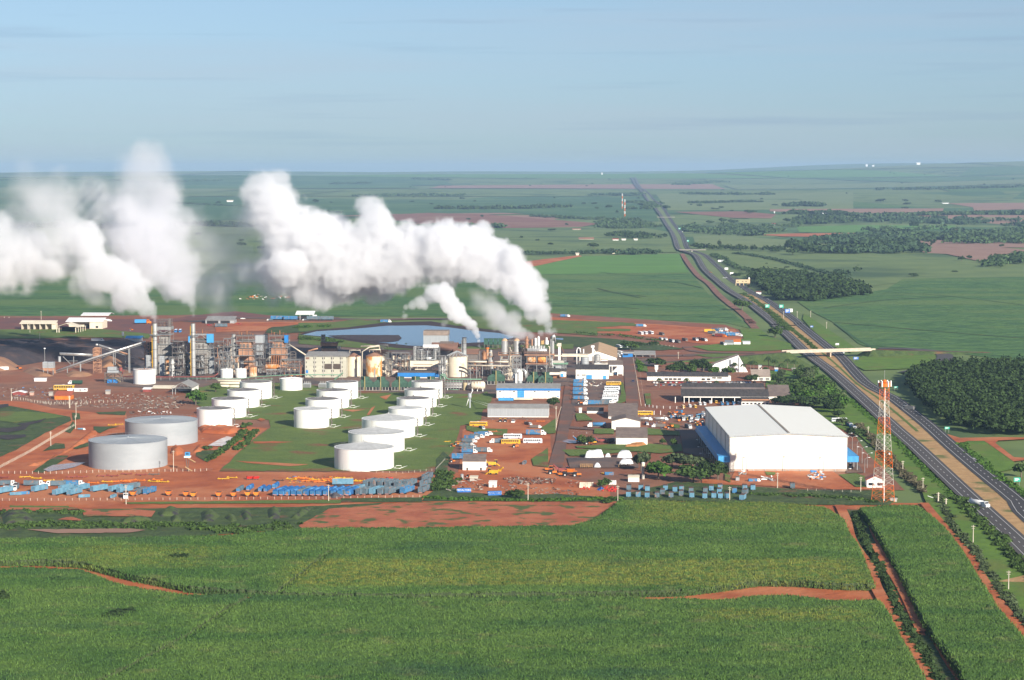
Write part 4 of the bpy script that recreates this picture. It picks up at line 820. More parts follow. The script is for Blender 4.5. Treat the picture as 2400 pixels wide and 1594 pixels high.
boiler('B',915,1165,515,985,11,'third boiler tower with rusty brown cladding',BRUST,STEEL,DSTEEL,[('grey_sheet',CLAD,[('b',1172,1285,510,612,1,9),('b',1180,1270,640,780,1,6)])])
boiler('B',1365,1625,515,960,11,'fourth boiler tower with a dark blue corner sheet',BRUST,STEEL,DSTEEL,[('blue_sheet',BLUE,[('b',1578,1630,505,606,-1,3)]),('riser_pipe',RUST,[('c',1400+32*i,9,780,900,-1.5) for i in range(5)])])
def duct_column(v,X1,X2,Yt,Yb,label):
    t=TH('air_heater',label,'air heater',v,(X1+X2)/2,Yb,'stepped air heater columns');w=X2-X1
    t.part('casing',CLAD,[('b',X1,X2,Yt+20,Yb,0,3.5),('b',X1+w*.05,X2-w*.05,Yt,Yt+20,.3,3)]);t.part('seam',DSTEEL,[('b',X1-1,X2+1,Yt+22+(Yb-Yt)*i/11,Yt+24+(Yb-Yt)*i/11,-.06,3.62) for i in range(10)]+[('b',(X1+X2)/2-1,(X1+X2)/2+1,Yt+30,Yb-5,-.07,.1)])
duct_column('X',918,1003,610,880,'air heater column behind the wide white tank');duct_column('X',1142,1215,620,925,'air heater column just right of the first stack')
duct_column('X',1518,1603,608,905,'air heater column left of the second stack');duct_column('X',1737,1812,610,905,'air heater column just right of the second stack');duct_column('X',1905,1975,640,900,'air heater column beside the rounded silo')
def silo(v,X,r,Yt,Yb,label,m=STAINL,roof=None,cone=20,name='silo',cat='silo',grp=None,extra=()):
    t=TH(name,label,cat,v,X,Yb,grp);t.part('shell',m,[('c',X,r,Yt,Yb,r*t.s,None,28)]);t.part('roof',roof or m,[('c',X,r*1.03,Yt-cone,Yt+1,r*t.s,r*.15,28)]);t.part('band',DSTEEL,[('c',X,r*1.015,Yt+(Yb-Yt)*q-1,Yt+(Yb-Yt)*q+1,r*t.s,None,28) for q in (.0,.25,.5,.75)])
    for nm,mm,ops in extra:t.part(nm,mm,ops)
    return t
silo('X',1262,40,665,905,'streaked round vessel behind the pipes by the first boiler',RUSTY,CLAD);silo('X',1857,42,665,880,'pale round vessel beside the second boiler',STAINL,CLAD)
silo('B',975,45,845,985,'dull steel vessel between the third and fourth stacks',STAINL,FIBR)
silo('B',1130,55,950,1095,'rust streaked vessel right of the two small white tanks',RUSTY,RUST,22)
t=TH('deaerator','orange rusted horizontal drum on a tall frame','pressure vessel','B',1400,1080);t.part('drum',RUSTY,[('h',1315,1480,945,34,2.2)]);t.part('nozzle',RUST,[('c',1325+30*i,5,880,915,2.2) for i in range(6)]);t.part('frame',STEEL,[('f',1330,1505,985,1080,0,5,3,2,7,True),('b',1320,1510,975,990,-.3,5.6)])

# ---- generic process skids: frame, vessels and pipework
def skid(v,X1,X2,Yt,Yb,d,label,seed,frame=STEEL,vm=RUSTY,pm=CRMP,levels=4,n=5,grp='pipework frames of the distillery',cat='pipe frame'):
    r=random.Random(seed);t=TH('pipework_structure',label,cat,v,(X1+X2)/2,Yb,grp);W,Hh=X2-X1,Yb-Yt
    t.part('frame',frame,[('f',X1,X2,Yt,Yb,0,d,max(2,int(W/60)),levels,5,True)])
    t.part('floor_plate',DSTEEL,[('b',X1-4,X2+4,Yb-Hh*j/levels-2,Yb-Hh*j/levels+3,-.4,d+.8) for j in range(1,levels+1)])
    ops=[]
    for i in range(n):
        x=X1+W*(i+.5)/n;j=r.randrange(levels);y0=Yb-Hh*j/levels
        if r.random()<.55:ops.append(('c',x,r.uniform(9,20),y0-Hh/levels*r.uniform(.6,1.1),y0,d*.5))
        else:ops.append(('h',x-W/n*.4,x+W/n*.4,y0-24,r.uniform(10,17),d*.4))
    t.part('vessel',vm,ops)
    ops=[]
    for i in range(n+3):
        ya=Yb-Hh*r.random()*.9;yb=Yb-Hh*r.random()*.9;xa,xb=sorted((X1+W*r.random(),X1+W*r.random()));dd=r.uniform(-.5,d*.6)
        ops.append(('t',r.uniform(2.5,6),[(xa,ya,dd),(xb,ya,dd),(xb,yb,dd),(xb+25,yb,dd)]))
    t.part('pipework',pm,ops)
    t.part('railing',STEEL,[('b',X1,X2,Yb-Hh*j/levels-16,Yb-Hh*j/levels-14,-.5,.1) for j in range(1,levels+1)])
    return t
skid('B',40,200,600,1060,8,'dark frame of pipes between the first two boilers',1,DSTEEL,STEEL,STEEL,5,6)
skid('B',545,735,600,1000,8,'dark frame between the second boiler and third stack',2,DSTEEL,STEEL,BRUST,5,6)
skid('B',735,850,560,1000,8,'tan frame just left of the third stack',3,STEEL,BRUST,CRMP,4,4)
skid('B',1170,1290,630,1040,8,'pipe frame between the third and fourth boilers',4,DSTEEL,STEEL,STEEL,4,5)
skid('B',1520,1850,850,1090,7,'orange and red pipe frame beside the beige hall',5,STEEL,RUSTY,mat('orange_red_pipe',(0.50,0.20,0.10)),3,8)
skid('B',330,480,770,1060,6,'frame at the foot of the second stack',6,DSTEEL,STEEL,STEEL,3,4)
skid('X',1340,1510,400,930,9,'dark steel frame right of the leftmost boiler',7,DSTEEL,STEEL,STEEL,6,6)
skid('X',2050,2240,560,930,7,'pipe frame left of the third stack',8,STEEL,DSTEEL,STEEL,3,4)
skid('D',200,285,590,860,6,'frame left of the ribbed cream silo',9,STEEL,CREAM,CRMP,3,3)
skid('C',1285,1540,520,800,7,'tan frame right of the rusty vats',10,STEEL,CREAM,BRUST,3,6)
skid('D',580,840,620,830,6,'red pipe frame right of the ribbed cream silo',11,STEEL,RUSTY,mat('red_brown_pipe',(0.35,0.11,0.07)),3,8)
for i,(v,X1,X2,Yt,Yb,lab) in enumerate((('C',1210,1290,600,850,'cream and grey pipe frame behind the domed vats'),('C',1940,2030,560,880,'pipe frame between the steel house and the cream silo'),('D',930,1060,690,870,'low pipe maze left of the silver vessels'),('D',1060,1180,710,900,'low pipe maze under the silver vessels'),('D',1400,1650,700,860,'dense low pipework beneath the evaporator deck'),('B',850,930,800,1050,'pipework at the foot of the third stack'),('B',1300,1380,700,900,'pipework behind the fourth stack'),('X',1290,1345,640,960,'white lattice pipework beside the streaked vessel'),('B',200,290,760,1060,'pipework left of the second stack'),('C',1440,1560,560,740,'small vessels behind the domed vats'),('D',1660,1740,560,760,'pipework right of the evaporator deck'))):
    skid(v,X1,X2,Yt,Yb,6,lab,40+i,STEEL,(CREAM,STAINL,RUSTY)[i % 3],(CRMP,WHP,CLAD)[i % 3],3,6)
t=TH('pipe_bridge','two fat cream pipes carried across the distillery','pipe bridge','D',760,880);t.part('pipe',CRMP,[('t',13,[(560,640,2),(830,640,2)]),('t',12,[(560,690,2),(1150,695,2),(1160,560,2),(1290,555,2)]),('t',12,[(935,640,3),(1130,640,3)])]);t.part('post',STEEL,[('b',X-4,X+4,690,880,1.6,.8) for X in (600,690,770,985,1085)])
# distillery columns
t=TH('distillation_column','slender steel column with an orange rim and lattice foot','distillation column','D',880,845);t.part('shell',STAINL,[('c',885,36,560,680,1),('c',900,26,680,820,1),('c',888,18,475,560,1)]);t.part('platform',BRUST,[('c',885,50,560,568,1),('c',885,50,640,647,1)]);t.part('frame',DSTEEL,[('f',820,870,660,840,0,2,1,5,5,True)]);t.part('pipework',CRMP,[('t',7,[(840,600,0),(840,520,0),(900,505,0),(905,560,0)])])
t=TH('distillation_column','stout orange rusted column beside the slim stack','distillation column','D',790,700);t.part('shell',mat('orange_oxide',(0.58,0.30,0.16),(0.42,0.20,0.10),scale=.4),[('c',790,26,500,640,1),('c',838,18,455,600,1),('c',790,14,485,500,1)]);t.part('cap',ORNG,[('c',838,26,440,460,1)])
for i,(X,r,lab) in enumerate([(1078,46,'left one of two tall silver vessels with orange domes'),(1243,46,'right one of two tall silver vessels with orange domes')]):
    t=TH('evaporator_vessel',lab,'evaporator','D',X,860,'silver evaporator vessels');t.part('shell',STAINL,[('c',X,r,348,530,2.5,None,26),('c',X,r*.4,560,530,2.5,r,20)]);t.part('dome',mat('rusty_dome',(0.55,0.36,0.22),(0.42,0.24,0.14),scale=.5),[('c',X,r,325,349,2.5,r*.55,24),('c',X,r*.55,314,325,2.5,r*.12,24)])
    t.part('platform',BRUST,[('b',X-85,X+55,536,546,-1,8),('b',X-85,X-82,505,540,-1,8),('b',X-85,X+55,505,508,-1,.15)]);t.part('leg',STEEL,[('b',X-62,X-54,545,860,0,.9),('b',X+48,X+56,545,860,0,.9),('b',X-62,X-54,545,860,5,.9),('b',X+48,X+56,545,860,5,.9),('b',X-60,X+55,600,608,0,.5),('b',X-60,X+55,690,697,0,.5)])
    t.part('pipework',CRMP,[('t',9,[(X+50,440,1),(X+78,440,1),(X+78,540,1)]),('t',9,[(X-40,545,1),(X-40,612,1),(X+40,612,1)])])
skid('D',1130,1205,345,860,6,'dark pipe frame between the two silver vessels',14,DSTEEL,STEEL,CRMP,6,4)
skid('D',1290,1375,380,860,6,'dark pipe frame right of the two silver vessels',15,DSTEEL,BRUST,CRMP,6,4)
t=TH('evaporator_block','long rusty evaporator deck carrying two rust orange drums','evaporator','D',1520,880)  # drums are coloured by orange rust and emit nothing
t.part('frame',STEEL,[('f',1385,1655,680,880,0,9,2,1,9),('f',1385,1655,545,680,0,9,2,1,7),('l',1390,730,0,1420,690,0,8),('l',1655,730,0,1625,690,0,8)]);t.part('deck',BRUST,[('b',1350,1690,536,548,-1.2,11),('b',1365,1680,660,670,-1.2,11),('b',1350,1690,500,503,-1.2,.2)])
t.part('drum',RUSTY,[('h',1400,1498,612,40,2.5)]);t.part('drum',mat('bright_orange_rust',(0.80,0.42,0.16),(0.60,0.22,0.05),scale=.3,lo=.4,hi=.6),[('h',1545,1640,612,42,2.5)])
t.part('tank_row',STAINL,[('h',1395,1655,485,26,3),('b',1390,1665,455,480,2,5)]);t.part('brace',DSTEEL,[('l',1395,650,-.3,1500,560,-.3,3),('l',1540,560,-.3,1640,655,-.3,3)]+[('b',1395+30*i,1399+30*i,470,536,-.4,.3) for i in range(9)])
t.part('vessel',WHP,[('c',1503,14,312,420,4),('c',1545,18,300,415,4),('c',1545,10,285,300,4),('c',1660,24,345,400,4),('c',1655,14,305,345,4)]);t.part('vessel',STAINL,[('c',1430+38*i,16,420,460,4) for i in range(6)]+[('c',1503,20,415,455,4),('c',1545,24,412,455,4)])
t.part('vessel',mat('ochre_vessel',(0.50,0.32,0.14)),[('c',1590,15,350,400,5),('c',1612,10,345,400,5)]);t.part('vessel',BRUST,[('c',1382,22,330,455,4),('c',1382,34,345,352,4),('c',1382,32,395,402,4),('c',1384,10,290,330,4),('c',1455,10,330,420,4)])
t.part('vent_pipe',CRMP,[('c',1470+30*i,4,350,430,6) for i in range(6)]+[('t',8,[(1700,700,0),(1700,430,0),(1680,420,0)])])
t=TH('condenser','tall silver condenser with a curved vapour pipe','condenser','D',1740,720);t.part('shell',STAINL,[('c',1742,22,350,530,1),('c',1717,7,320,500,1)]);t.part('vapour_pipe',STAINL,[('t',14,[(1742,350,1),(1742,300,1),(1748,275,1),(1760,268,1),(1772,290,1),(1775,370,1)])]);t.part('platform',BRUST,[('b',1700,1765,525,540,-.5,6)]);t.part('leg',BRUST,[('b',1705,1712,540,720,0,.8),('b',1755,1762,540,720,0,.8)])
t=TH('elevator_leg','white upright elevator with a boxy cream head','elevator','D',1835,700);t.part('casing',WHP,[('b',1820,1852,430,650,0,2)]);t.part('head',CREAM,[('b',1812,1862,380,425,-.4,3),('b',1800,1815,390,418,-.2,2)]);t.part('strut',RUST,[('l',1855,420,1,1905,525,1,5)]);t.part('base',STEEL,[('f',1815,1860,650,700,0,3,1,1,5)])
t=TH('conveyor_gallery','cream enclosed gallery leading to the tan roofed store','gallery','D',2050,740);t.part('casing',CREAM,[('b',1872,2110,530,566,0,3),('b',2110,2235,530,570,.3,3),('b',1768,1872,545,562,.2,2)]);t.part('roof',CONC,[('b',1870,2240,526,531,-.3,3.8)]);t.part('leg',STEEL,[('f',1884,1928,570,740,0,2.5,1,6,5,True),('b',2105,2112,566,690,1,.8)])
t=TH('green_platform','green topped steel platform at the end of the gallery','platform','D',1840,750);t.part('deck',GREENP,[('b',1705,1955,655,672,-1,9)]);t.part('wall',CLAD,[('b',1740,1900,690,740,1,7)]);t.part('window',GLASS,[('b',1757,1782,700,728,.9,.2)]);t.part('parapet',CONC,[('b',1725,1900,625,655,1,5)]);t.part('leg',STEEL,[('f',1885,1930,672,745,-.8,3,1,3,5,True)])
t=TH('fermentation_shed','low dark roofed shed with a rounded white end','shed','D',1790,870);t.part('wall',WALLW,[('b',1695,1835,780,815,0,8),('c',1875,55,770,845,4.5,None,24)]);t.part('roof',DARKR,[('b',1480,1840,738,780,-.5,9),('b',1835,1935,745,772,1,8)]);t.part('base_band',RUST,[('b',1750,1835,838,880,0,8),('c',1875,57,845,870,4.5,None,24)]);t.part('door',BLUE2,[('b',1855,1895,795,838,-4.9+.2,1)]);t.part('rooftop_drum',WHP,[('h',1470,1500,735,9,2),('h',1515,1545,735,9,2),('h',1560,1600,735,8,2)])
# cyclone group in front
t=TH('scrubber','grey drum scrubber with white cyclones and a bent duct','scrubber','D',1285,960);t.part('drum',STAINL,[('c',1255,78,740,790,5,None,26)]);t.part('cone',CLAD,[('c',1215,14,860,790,3,44),('c',1215,14,860,955,3)]);t.part('cyclone',WHP,[('c',1293,34,775,900,1,None,20),('c',1237,17,800,955,0),('b',1255,1310,755,785,0,2)]);t.part('cyclone_base',CLAD,[('c',1290,32,900,958,1,None,20)]);t.part('bent_duct',STAINL,[('t',18,[(1310,750,3),(1345,752,2.5),(1365,775,2),(1372,820,2),(1375,958,2)])]);t.part('frame',STEEL,[('f',1182,1300,560,740,2,6,2,3,7,True)])
# green cooling towers
def cooler(v,cx,hw,Yt,Yb,d,label,legs=True,grp='green cooling tower cells'):
    t=TH('cooling_tower',label,'cooling tower',v,cx,Yb,grp);Hh=Yb-Yt
    t.part('basin',CONC,[('b',cx-hw,cx+hw,Yb-Hh*.06,Yb,-.2,d+.4)]);t.part('casing',GRN,[('b',cx-hw,cx+hw,Yt+Hh*.42,Yt+Hh*.72,0,d)])
    t.part('louvre',DARKI,[('b',cx-hw*.97,cx+hw*.97,Yt+Hh*.72,Yb-Hh*.06,.3,d-.6)]);t.part('column',CONC,[('b',cx-hw+2*hw*i/5-3,cx-hw+2*hw*i/5+3,Yt+Hh*.72,Yb-Hh*.06,-.15,.4) for i in range(6)])
    R1=hw*t.s;z0,z1=t.z(Yt+Hh*.42),t.z(Yt+Hh*.2);b=MB();r=R1*.5;yc=d/2
    b.add([(-R1,0,z0),(R1,0,z0),(R1,d,z0),(-R1,d,z0),(-r,yc-r,z1),(r,yc-r,z1),(r,yc+r,z1),(-r,yc+r,z1)],[(0,1,5,4),(1,2,6,5),(2,3,7,6),(3,0,4,7),(4,5,6,7)]);b.obj('fan_deck',GRN,t.o)
    b=MB();b.cyl(0,yc,z1,t.z(Yt),r*1.02,r*1.1,22);b.obj('fan_stack',GRN,t.o)
    t.part('rib',mat('dark_green_rib',(0.06,0.11,0.08)),[('b',cx-hw+2*hw*i/9-1,cx-hw+2*hw*i/9+1,Yt+Hh*.43,Yt+Hh*.72,-.08,.1) for i in range(10)])
    t.part('drift_pipe',mat('mustard_post',(0.36,0.30,0.13)),[('b',cx-6,cx+6,Yt-Hh*.06,Yb,-.5,.4)])
for i,X in enumerate((915,1135,1395,1615,1825)):cooler('C',X,108 if i != 4 else 100,850,1042,8,'%s green cooling tower cell behind the tank lawn from the left' % ORD[i])
cooler('D',960,118,770,960,9,'green cooling tower left of the white cyclones',grp='green towers by the cyclones');cooler('D',1480,92,785,962,9,'green cooling tower right of the white cyclones',grp='green towers by the cyclones');cooler('D',1645,100,790,972,9,'rightmost green cooling tower with large letters',grp='green towers by the cyclones')
# text on the tower is dark letters
def text(body,size,loc,rot,m,parent,ext=0.02,name='lettering',align='CENTER',sx=1.0):
    c=bpy.data.curves.new(name,'FONT');c.body=body;c.size=size;c.align_x=align;c.align_y='CENTER';c.extrude=ext;c.materials.append(m)
    o=link(bpy.data.objects.new(name,c));
    dg=bpy.context.evaluated_depsgraph_get();me=bpy.data.meshes.new_from_object(o.evaluated_get(dg));bpy.data.objects.remove(o);me.name=name
    q=link(bpy.data.objects.new(name,me),parent);q.location=loc;q.rotation_euler=rot;q.scale=(sx,1,1);return q
_tw=[o for o in bpy.data.objects if o.get('label')=='rightmost green cooling tower with large letters'][0]
text('ALT',4.2,(0,-.16,5.0),(math.pi/2,0,0),DARKI,_tw,sx=1.2)
for i in range(4):
    X=820+66*i;t=TH('cooling_tower','%s dark green cell of the row beside the pond' % ORD[i],'cooling tower','D',X,460,'dark green cells beside the pond');t.part('casing',mat('dark_green_panel',(0.03,0.085,0.06),(0.05,0.11,0.08),scale=.6),[('b',X-28,X+28,325,400,0,6)]);t.part('rim',GRN,[('b',X-30,X+30,318,326,-.3,6.6)]);t.part('leg',DSTEEL,[('b',X-26,X-20,400,460,0,.6),('b',X+20,X+26,400,460,0,.6)])
# ribbed cream silo, vats, domes
t=TH('cream_silo','large cream silo with a dark ribbed cone roof','silo','D',412,858);R=142*t.s;t.part('shell',CREAM,[('c',412,142,565,858,R,None,40)]);t.part('roof',FIBR,[('c',412,146,502,566,R,14,40)])
b=MB()
for i in range(16):
    a=i*math.pi/8;b.bar((10*t.s*math.cos(a),R+10*t.s*math.sin(a),t.z(500)),(146*t.s*math.cos(a),R+146*t.s*math.sin(a),t.z(563)),.45);b.bar((146*t.s*math.cos(a),R+146*t.s*math.sin(a),t.z(563)),(146*t.s*math.cos(a),R+146*t.s*math.sin(a),t.z(583)),.4)
b.obj('roof_rib',CLAD,t.o);t.part('base_ring',DSTEEL,[('c',412,146,850,862,R,None,40)])
def vat(v,cx,r,Yt,Yb,label,m,yoff=0,patchm=None):
    t=TH('fermentation_vat',label,'vat',v,cx,Yb,'fermentation vats with brown cone roofs');R=r*t.s;t.part('shell',m,[('c',cx,r,Yt,Yb,R+yoff,None,32)]);t.part('roof',BRNR,[('c',cx,r*1.03,Yt-45,Yt+2,R+yoff,8,32)]);t.part('manway',STEEL,[('b',cx+r*.1,cx+r*.3,Yb-120,Yb-5,yoff+R-R*.99,.3)]);t.part('cover_pipe',CRMP,[('t',8,[(cx-60,Yt-50,yoff+R),(cx-60,Yt-85,yoff+R),(cx+90,Yt-85,yoff+R),(cx+90,Yt-40,yoff+R)])])
    if patchm:t.part('rust_patch',patchm,[('b',cx-r*.55,cx-r*.2,Yb-130,Yb-60,yoff+R-R*.93,.6)])
    return t
vat('C',753,97,567,850,'cream vat with a tall feed pipe at its right',CREAM)
vat('C',1030,112,562,858,'badly rusted vat with dark and orange stains',mat('dark_stained_cream',(0.68,0.58,0.40),(0.56,0.25,0.07),scale=.16,stretch=(1,1,.6),lo=.44,hi=.52,c3=(0.10,0.09,0.09),scale3=.12,lo3=.60,hi3=.63,detail=6))
for i in range(3):vat('C',1080+28*i,108,555-28*i,838-8*i,'%s cream vat in the row behind the rusted vat' % ORD[i],CREAM,0)
t=TH('feed_pipe','tall cream pipe with ladder between the vats','pipe','C',882,862);t.part('pipe',CRMP,[('t',9,[(882,862,-1),(882,495,-1),(970,440,4),(1100,430,8)]),('t',9,[(850,430,6),(1100,425,10),(1105,480,10)])]);t.part('duct',CRMP,[('b',845,870,560,850,0,1.5)])
silo('C',1315,58,760,850,'front brown domed beige vat beside the blue roof',mat('dusty_beige',(0.48,0.40,0.33),(0.38,0.28,0.22),scale=.3),BRNR,22,'domed_vat','vat');silo('C',1345,88,722,770,'rear pale domed vat beside the blue roof',CONC,mat('pale_rusty_dome',(0.55,0.47,0.40),(0.42,0.28,0.20),scale=.3),60,'domed_vat','vat')
# molasses / sieve structure
t=TH('process_house','open steel process house with a white roof box and cream base','process building','C',1740,800);t.part('frame',STEEL,[('f',1590,1940,440,620,0,10,5,3,6,True)]);t.part('base',CREAM,[('b',1540,1950,625,705,-.5,10)]);t.part('roof_box',WHP,[('b',1718,1930,405,450,2,6)]);t.part('vessel',STAINL,[('c',1605,22,425,620,2),('c',1700,12,470,610,1),('c',1890,16,460,610,1),('h',1640,1840,590,16,3)]);t.part('pipework',CLAD,[('t',7,[(1640,600,-.5),(1640,470,-.5),(1720,470,-.5)]),('t',8,[(1780,480,-.5),(1780,610,-.5),(1900,600,-.5)]),('t',6,[(1870,600,-.6),(1870,470,-.6),(1925,470,-.6)])]);t.part('leg',STEEL,[('b',X-4,X+4,700,800,0,.7) for X in (1545,1640,1735,1830,1945)]);t.part('platform',CREAM,[('b',1600,1860,660,668,-1.5,2),('b',1610,1850,735,745,-2,3)])
t=TH('blue_roof_building','low building under a bright blue fascia','building','C',1660,870);t.part('roof',mat('dark_flat_roof',(0.10,0.085,0.08)),[('b',1375,1950,768,792,0,9)]);t.part('fascia',BLUE,[('b',1370,1952,790,848,-.6,9.8)]);t.part('wall',WALLW,[('b',1380,1945,848,870,0,8.5)])
t=TH('fan_wheel','round green ducted fan beside the cream silo','fan','C',1995,890);
b=MB();b.tube([(math.cos(i*math.pi/10)*38*t.s,0,t.z(850)+math.sin(i*math.pi/10)*42*t.s) for i in range(21)],9*t.s,8);b.obj('housing',GREENP,t.o);t.part('hub',GRN,[('b',1985,2005,835,865,-.3,.8)]);t.part('stand',STEEL,[('b',1975,2015,880,900,-.5,2)])
# beige hall and brown hood
t=TH('turbine_hall','long beige hall with panelled walls and striped roof','industrial hall','C',375,862);t.part('wall',BEIGE,[('b',90,660,565,862,0,22)]);t.part('roof',GREYR,[('b',88,690,556,566,-.5,23),('m',85,690,560,528,-.5,23)]);t.part('roof_rib',DSTEEL,[('l',100+i*21,557,-.6,100+i*21,525,22,4) for i in range(28)])
t.part('column',CONC,[('b',X-5,X+5,565,862,-.35,.5) for X in (92,222,345,467,590)]);t.part('slot_vent',DARKI,[('b',X+dx,X+dx+8,Y,Y+26,-.12,.2) for X in (92,222,345,467,590) for dx in (-16,10) for Y in (575,632,695,750,810)]);t.part('seam',CONC,[('b',92,660,Y,Y+2,-.1,.15) for Y in (625,690,745,800)])
for X in (358,480):t.part('window',mat('louvre_brown',(0.10,0.075,0.06)),[('b',X,X+105,665,738,-.14,.2)])
t.part('door',BLUE,[('b',100,130,755,795,-.15,.2)]);t.part('sign_panel',BRNR,[('b',98,148,575,602,-.15,.2)])
t=TH('roof_hood','rust brown louvred hood behind the beige hall','exhaust hood','C',415,560);t.part('hood',BRUST,[('b',305,530,378,420,0,8),('b',312,528,455,520,.5,7)]);t.part('roof',BRNR,[('b',295,540,372,380,-.5,9)]);t.part('opening',DARKI,[('b',320,520,420,455,1,6)]);t.part('tank',CREAM,[('b',538,575,425,465,1,3)])
t=TH('slag_conveyor','sloping roofed conveyor left of the beige hall','conveyor','B',1745,900);t.part('casing',CRMP,[('t',10,[(1625,640,6),(1870,785,2)])]);t.part('frame',DSTEEL,[('f',1650,1720,740,900,3,4,1,4,5,True)]);t.part('branch',BRUST,[('t',11,[(1850,745,12),(2010,705,14)])])
# grey and brown buildings behind
t=TH('grey_store','tall grey clad store with a brown roof edge by the pond','store','C',1900,440);t.part('wall',CLAD,[('b',1725,2065,268,440,0,18)]);t.part('roof',mat('brown_edge_roof',(0.28,0.22,0.18)),[('b',1722,2070,212,270,1.5,17),('b',1722,2070,262,272,-.3,18.6)])
t=TH('mill_hall','broad brown gabled mill roof beyond the steel house','industrial hall','C',1990,620);t.part('wall',DSTEEL,[('b',1830,2170,480,620,.5,40)]);t.part('roof',BRNR,[('gx',1815,2190,482,400,0,42)]);t.part('roof_vent',FIBR,[('gx',1930,2120,405,385,18,8)])
t=TH('mill_hall','lower brown mill roof behind the cream silo','industrial hall','D',560,640);t.part('wall',DSTEEL,[('b',365,705,530,640,.5,28)]);t.part('roof',BRNR,[('gx',350,720,530,480,0,30)])
# tan roofed store and front sheds on the right
t=TH('sugar_store','cream store under a broad tan gabled roof','warehouse','E',600,632);t.part('wall',WALLW,[('gw',345,858,632,575,490,0,98)]);t.part('roof',TANR,[('gy',340,862,575,488,-.5,100)]);t.part('pilaster',BRUST,[('b',X-2,X+2,560,632,-.15,.2) for X in (640,728,848)])
t=TH('white_workshop','white workshop with a blue door under a dark roof','workshop','E',520,884);t.part('wall',WALLW,[('b',292,748,740,884,0,15)]);t.part('roof',DARKR,[('m',285,752,742,700,-.6,16)]);t.part('pilaster',BRUST,[('b',X-2,X+2,742,884,-.12,.2) for X in (352,432,515,612)]);t.part('door',BLUE2,[('b',438,515,820,884,-.15,.2),('b',668,712,828,880,-.15,.2)]);t.part('window',DARKI,[('b',310,340,815,828,-.15,.2),('b',375,425,815,828,-.15,.2),('b',385,405,858,872,-.15,.2)])
t=TH('open_shed','open white shed attached right of the blue doored workshop','shed','E',850,840);t.part('roof',FIBR,[('m',735,945,690,640,0,14)]);t.part('fascia',WALLW,[('b',735,945,682,700,-.3,.6)]);t.part('post',WALLW,[('b',X-5,X+5,700,830,0,.8) for X in (758,795,870,945)]);t.part('wall',WALLW,[('b',750,810,790,832,0,1),('b',745,945,710,830,13,.5)])
silo('E',588,43,545,680,'bright steel silo behind the blue doored workshop',STAINL,CLAD,12);silo('E',415,58,575,690,'wide grey corrugated silo behind the blue doored workshop',CLAD,CLAD,10)
t=TH('bent_pipe','cream crook shaped vent pipe by the gallery','pipe','E',318,690);t.part('pipe',WHP,[('t',9,[(305,690,0),(305,480,0),(312,452,0),(330,443,0),(350,455,0),(356,510,0)]),('c',398,9,460,520,0)])
t=TH('bucket_elevator','slim white elevator leg beside the bright silo','elevator','E',528,690);t.part('casing',WHP,[('b',517,542,440,560,0,2)]);t.part('lower_leg',DSTEEL,[('b',520,540,560,690,.2,1.6)]);t.part('head',WHP,[('b',503,550,412,440,-.3,2.6)]);t.part('chute',WHP,[('l',542,470,1,570,520,1,12)])
t=TH('transfer_pipework','cream pipe run on the low roof behind the open shed','pipework','E',700,690);t.part('pipe',CRMP,[('t',6,[(640,605,2),(740,605,2),(750,640,2),(880,620,2)]),('t',7,[(650,655,1),(900,660,1)])]);t.part('slab',WALLW,[('b',548,745,665,690,0,9)])
# stores in front
t=TH('long_white_store','long white store with blue shutters and a blue fascia','store','D',1405,1150);t.part('wall',WALLW,[('b',968,1840,1032,1148,0,12)]);t.part('fascia',BLUE,[('b',963,1846,1003,1034,-.5,13)]);t.part('roof',GREYR,[('m',958,1850,1004,962,-.6,13.6)]);t.part('pilaster',BRUST,[('b',X-2,X+2,1035,1148,-.1,.2) for X in (1060,1155,1445,1540,1638,1732)]);t.part('shutter',BLUE2,[('b',1254,1350,1038,1138,-.2,.3)]);t.part('shutter_slat',BLUE,[('b',1254,1350,Y,Y+3,-.28,.1) for Y in (1065,1090,1112)]);t.part('window',DARKI,[('b',X,X+26,1044,1056,-.12,.2) for X in (1002,1195,1482,1675)]);t.part('sign_panel',BLUE,[('b',1803,1830,1105,1118,-.12,.2)])
t=TH('loading_canopy','small bright blue canopy before the long white store','canopy','D',1100,1182);t.part('roof',BLUE2,[('b',993,1200,1138,1172,-1,4)]);t.part('post',STEEL,[('b',X-3,X+3,1170,1182,-.5,.4) for X in (1000,1190)]);t.part('dock',CREAM,[('b',1205,1465,1140,1165,2,3)])
t=TH('grey_clad_store','long store with a grey roof and pale metal wall','store','D',1265,1410);t.part('wall',WALLW,[('gl',843,1685,1410,1290,1260,0,16)]);t.part('cladding',CLAD,[('b',842,1688,1285,1388,-.35,.3)]);t.part('roof',GREYR,[('gx',838,1692,1284,1240,0,16)])
t=TH('water_tower','small grey mushroom shaped water tower on the lawn','water tower','D',598,1285);t.part('column',CLAD,[('c',598,12,1135,1285,0)]);t.part('tank',CLAD,[('c',596,27,1080,1128,0,26,20),('c',596,12,1140,1128,0,27,20),('c',596,26,1072,1080,0,20,20)]);t.part('pipe',WHP,[('t',4,[(610,1085,0),(640,1030,2)]),('t',5,[(580,1150,-1),(552,1245,-1)])])
t=TH('lawn_pipe','pair of white pipes crossing the grass to the grey roofed store','pipe','D',730,1250,yaw=0);P0,P1=at('D',610,1190),at('D',845,1265);P2,P3=at('D',680,1188),at('D',850,1240);o=t.p
b=MB();b.tube([P0-o+Vector((0,0,.6)),P1-o+Vector((0,0,.6))],.35);b.tube([P2-o+Vector((0,0,.6)),P3-o+Vector((0,0,.6))],.35);b.obj('pipe',WHP,t.o)
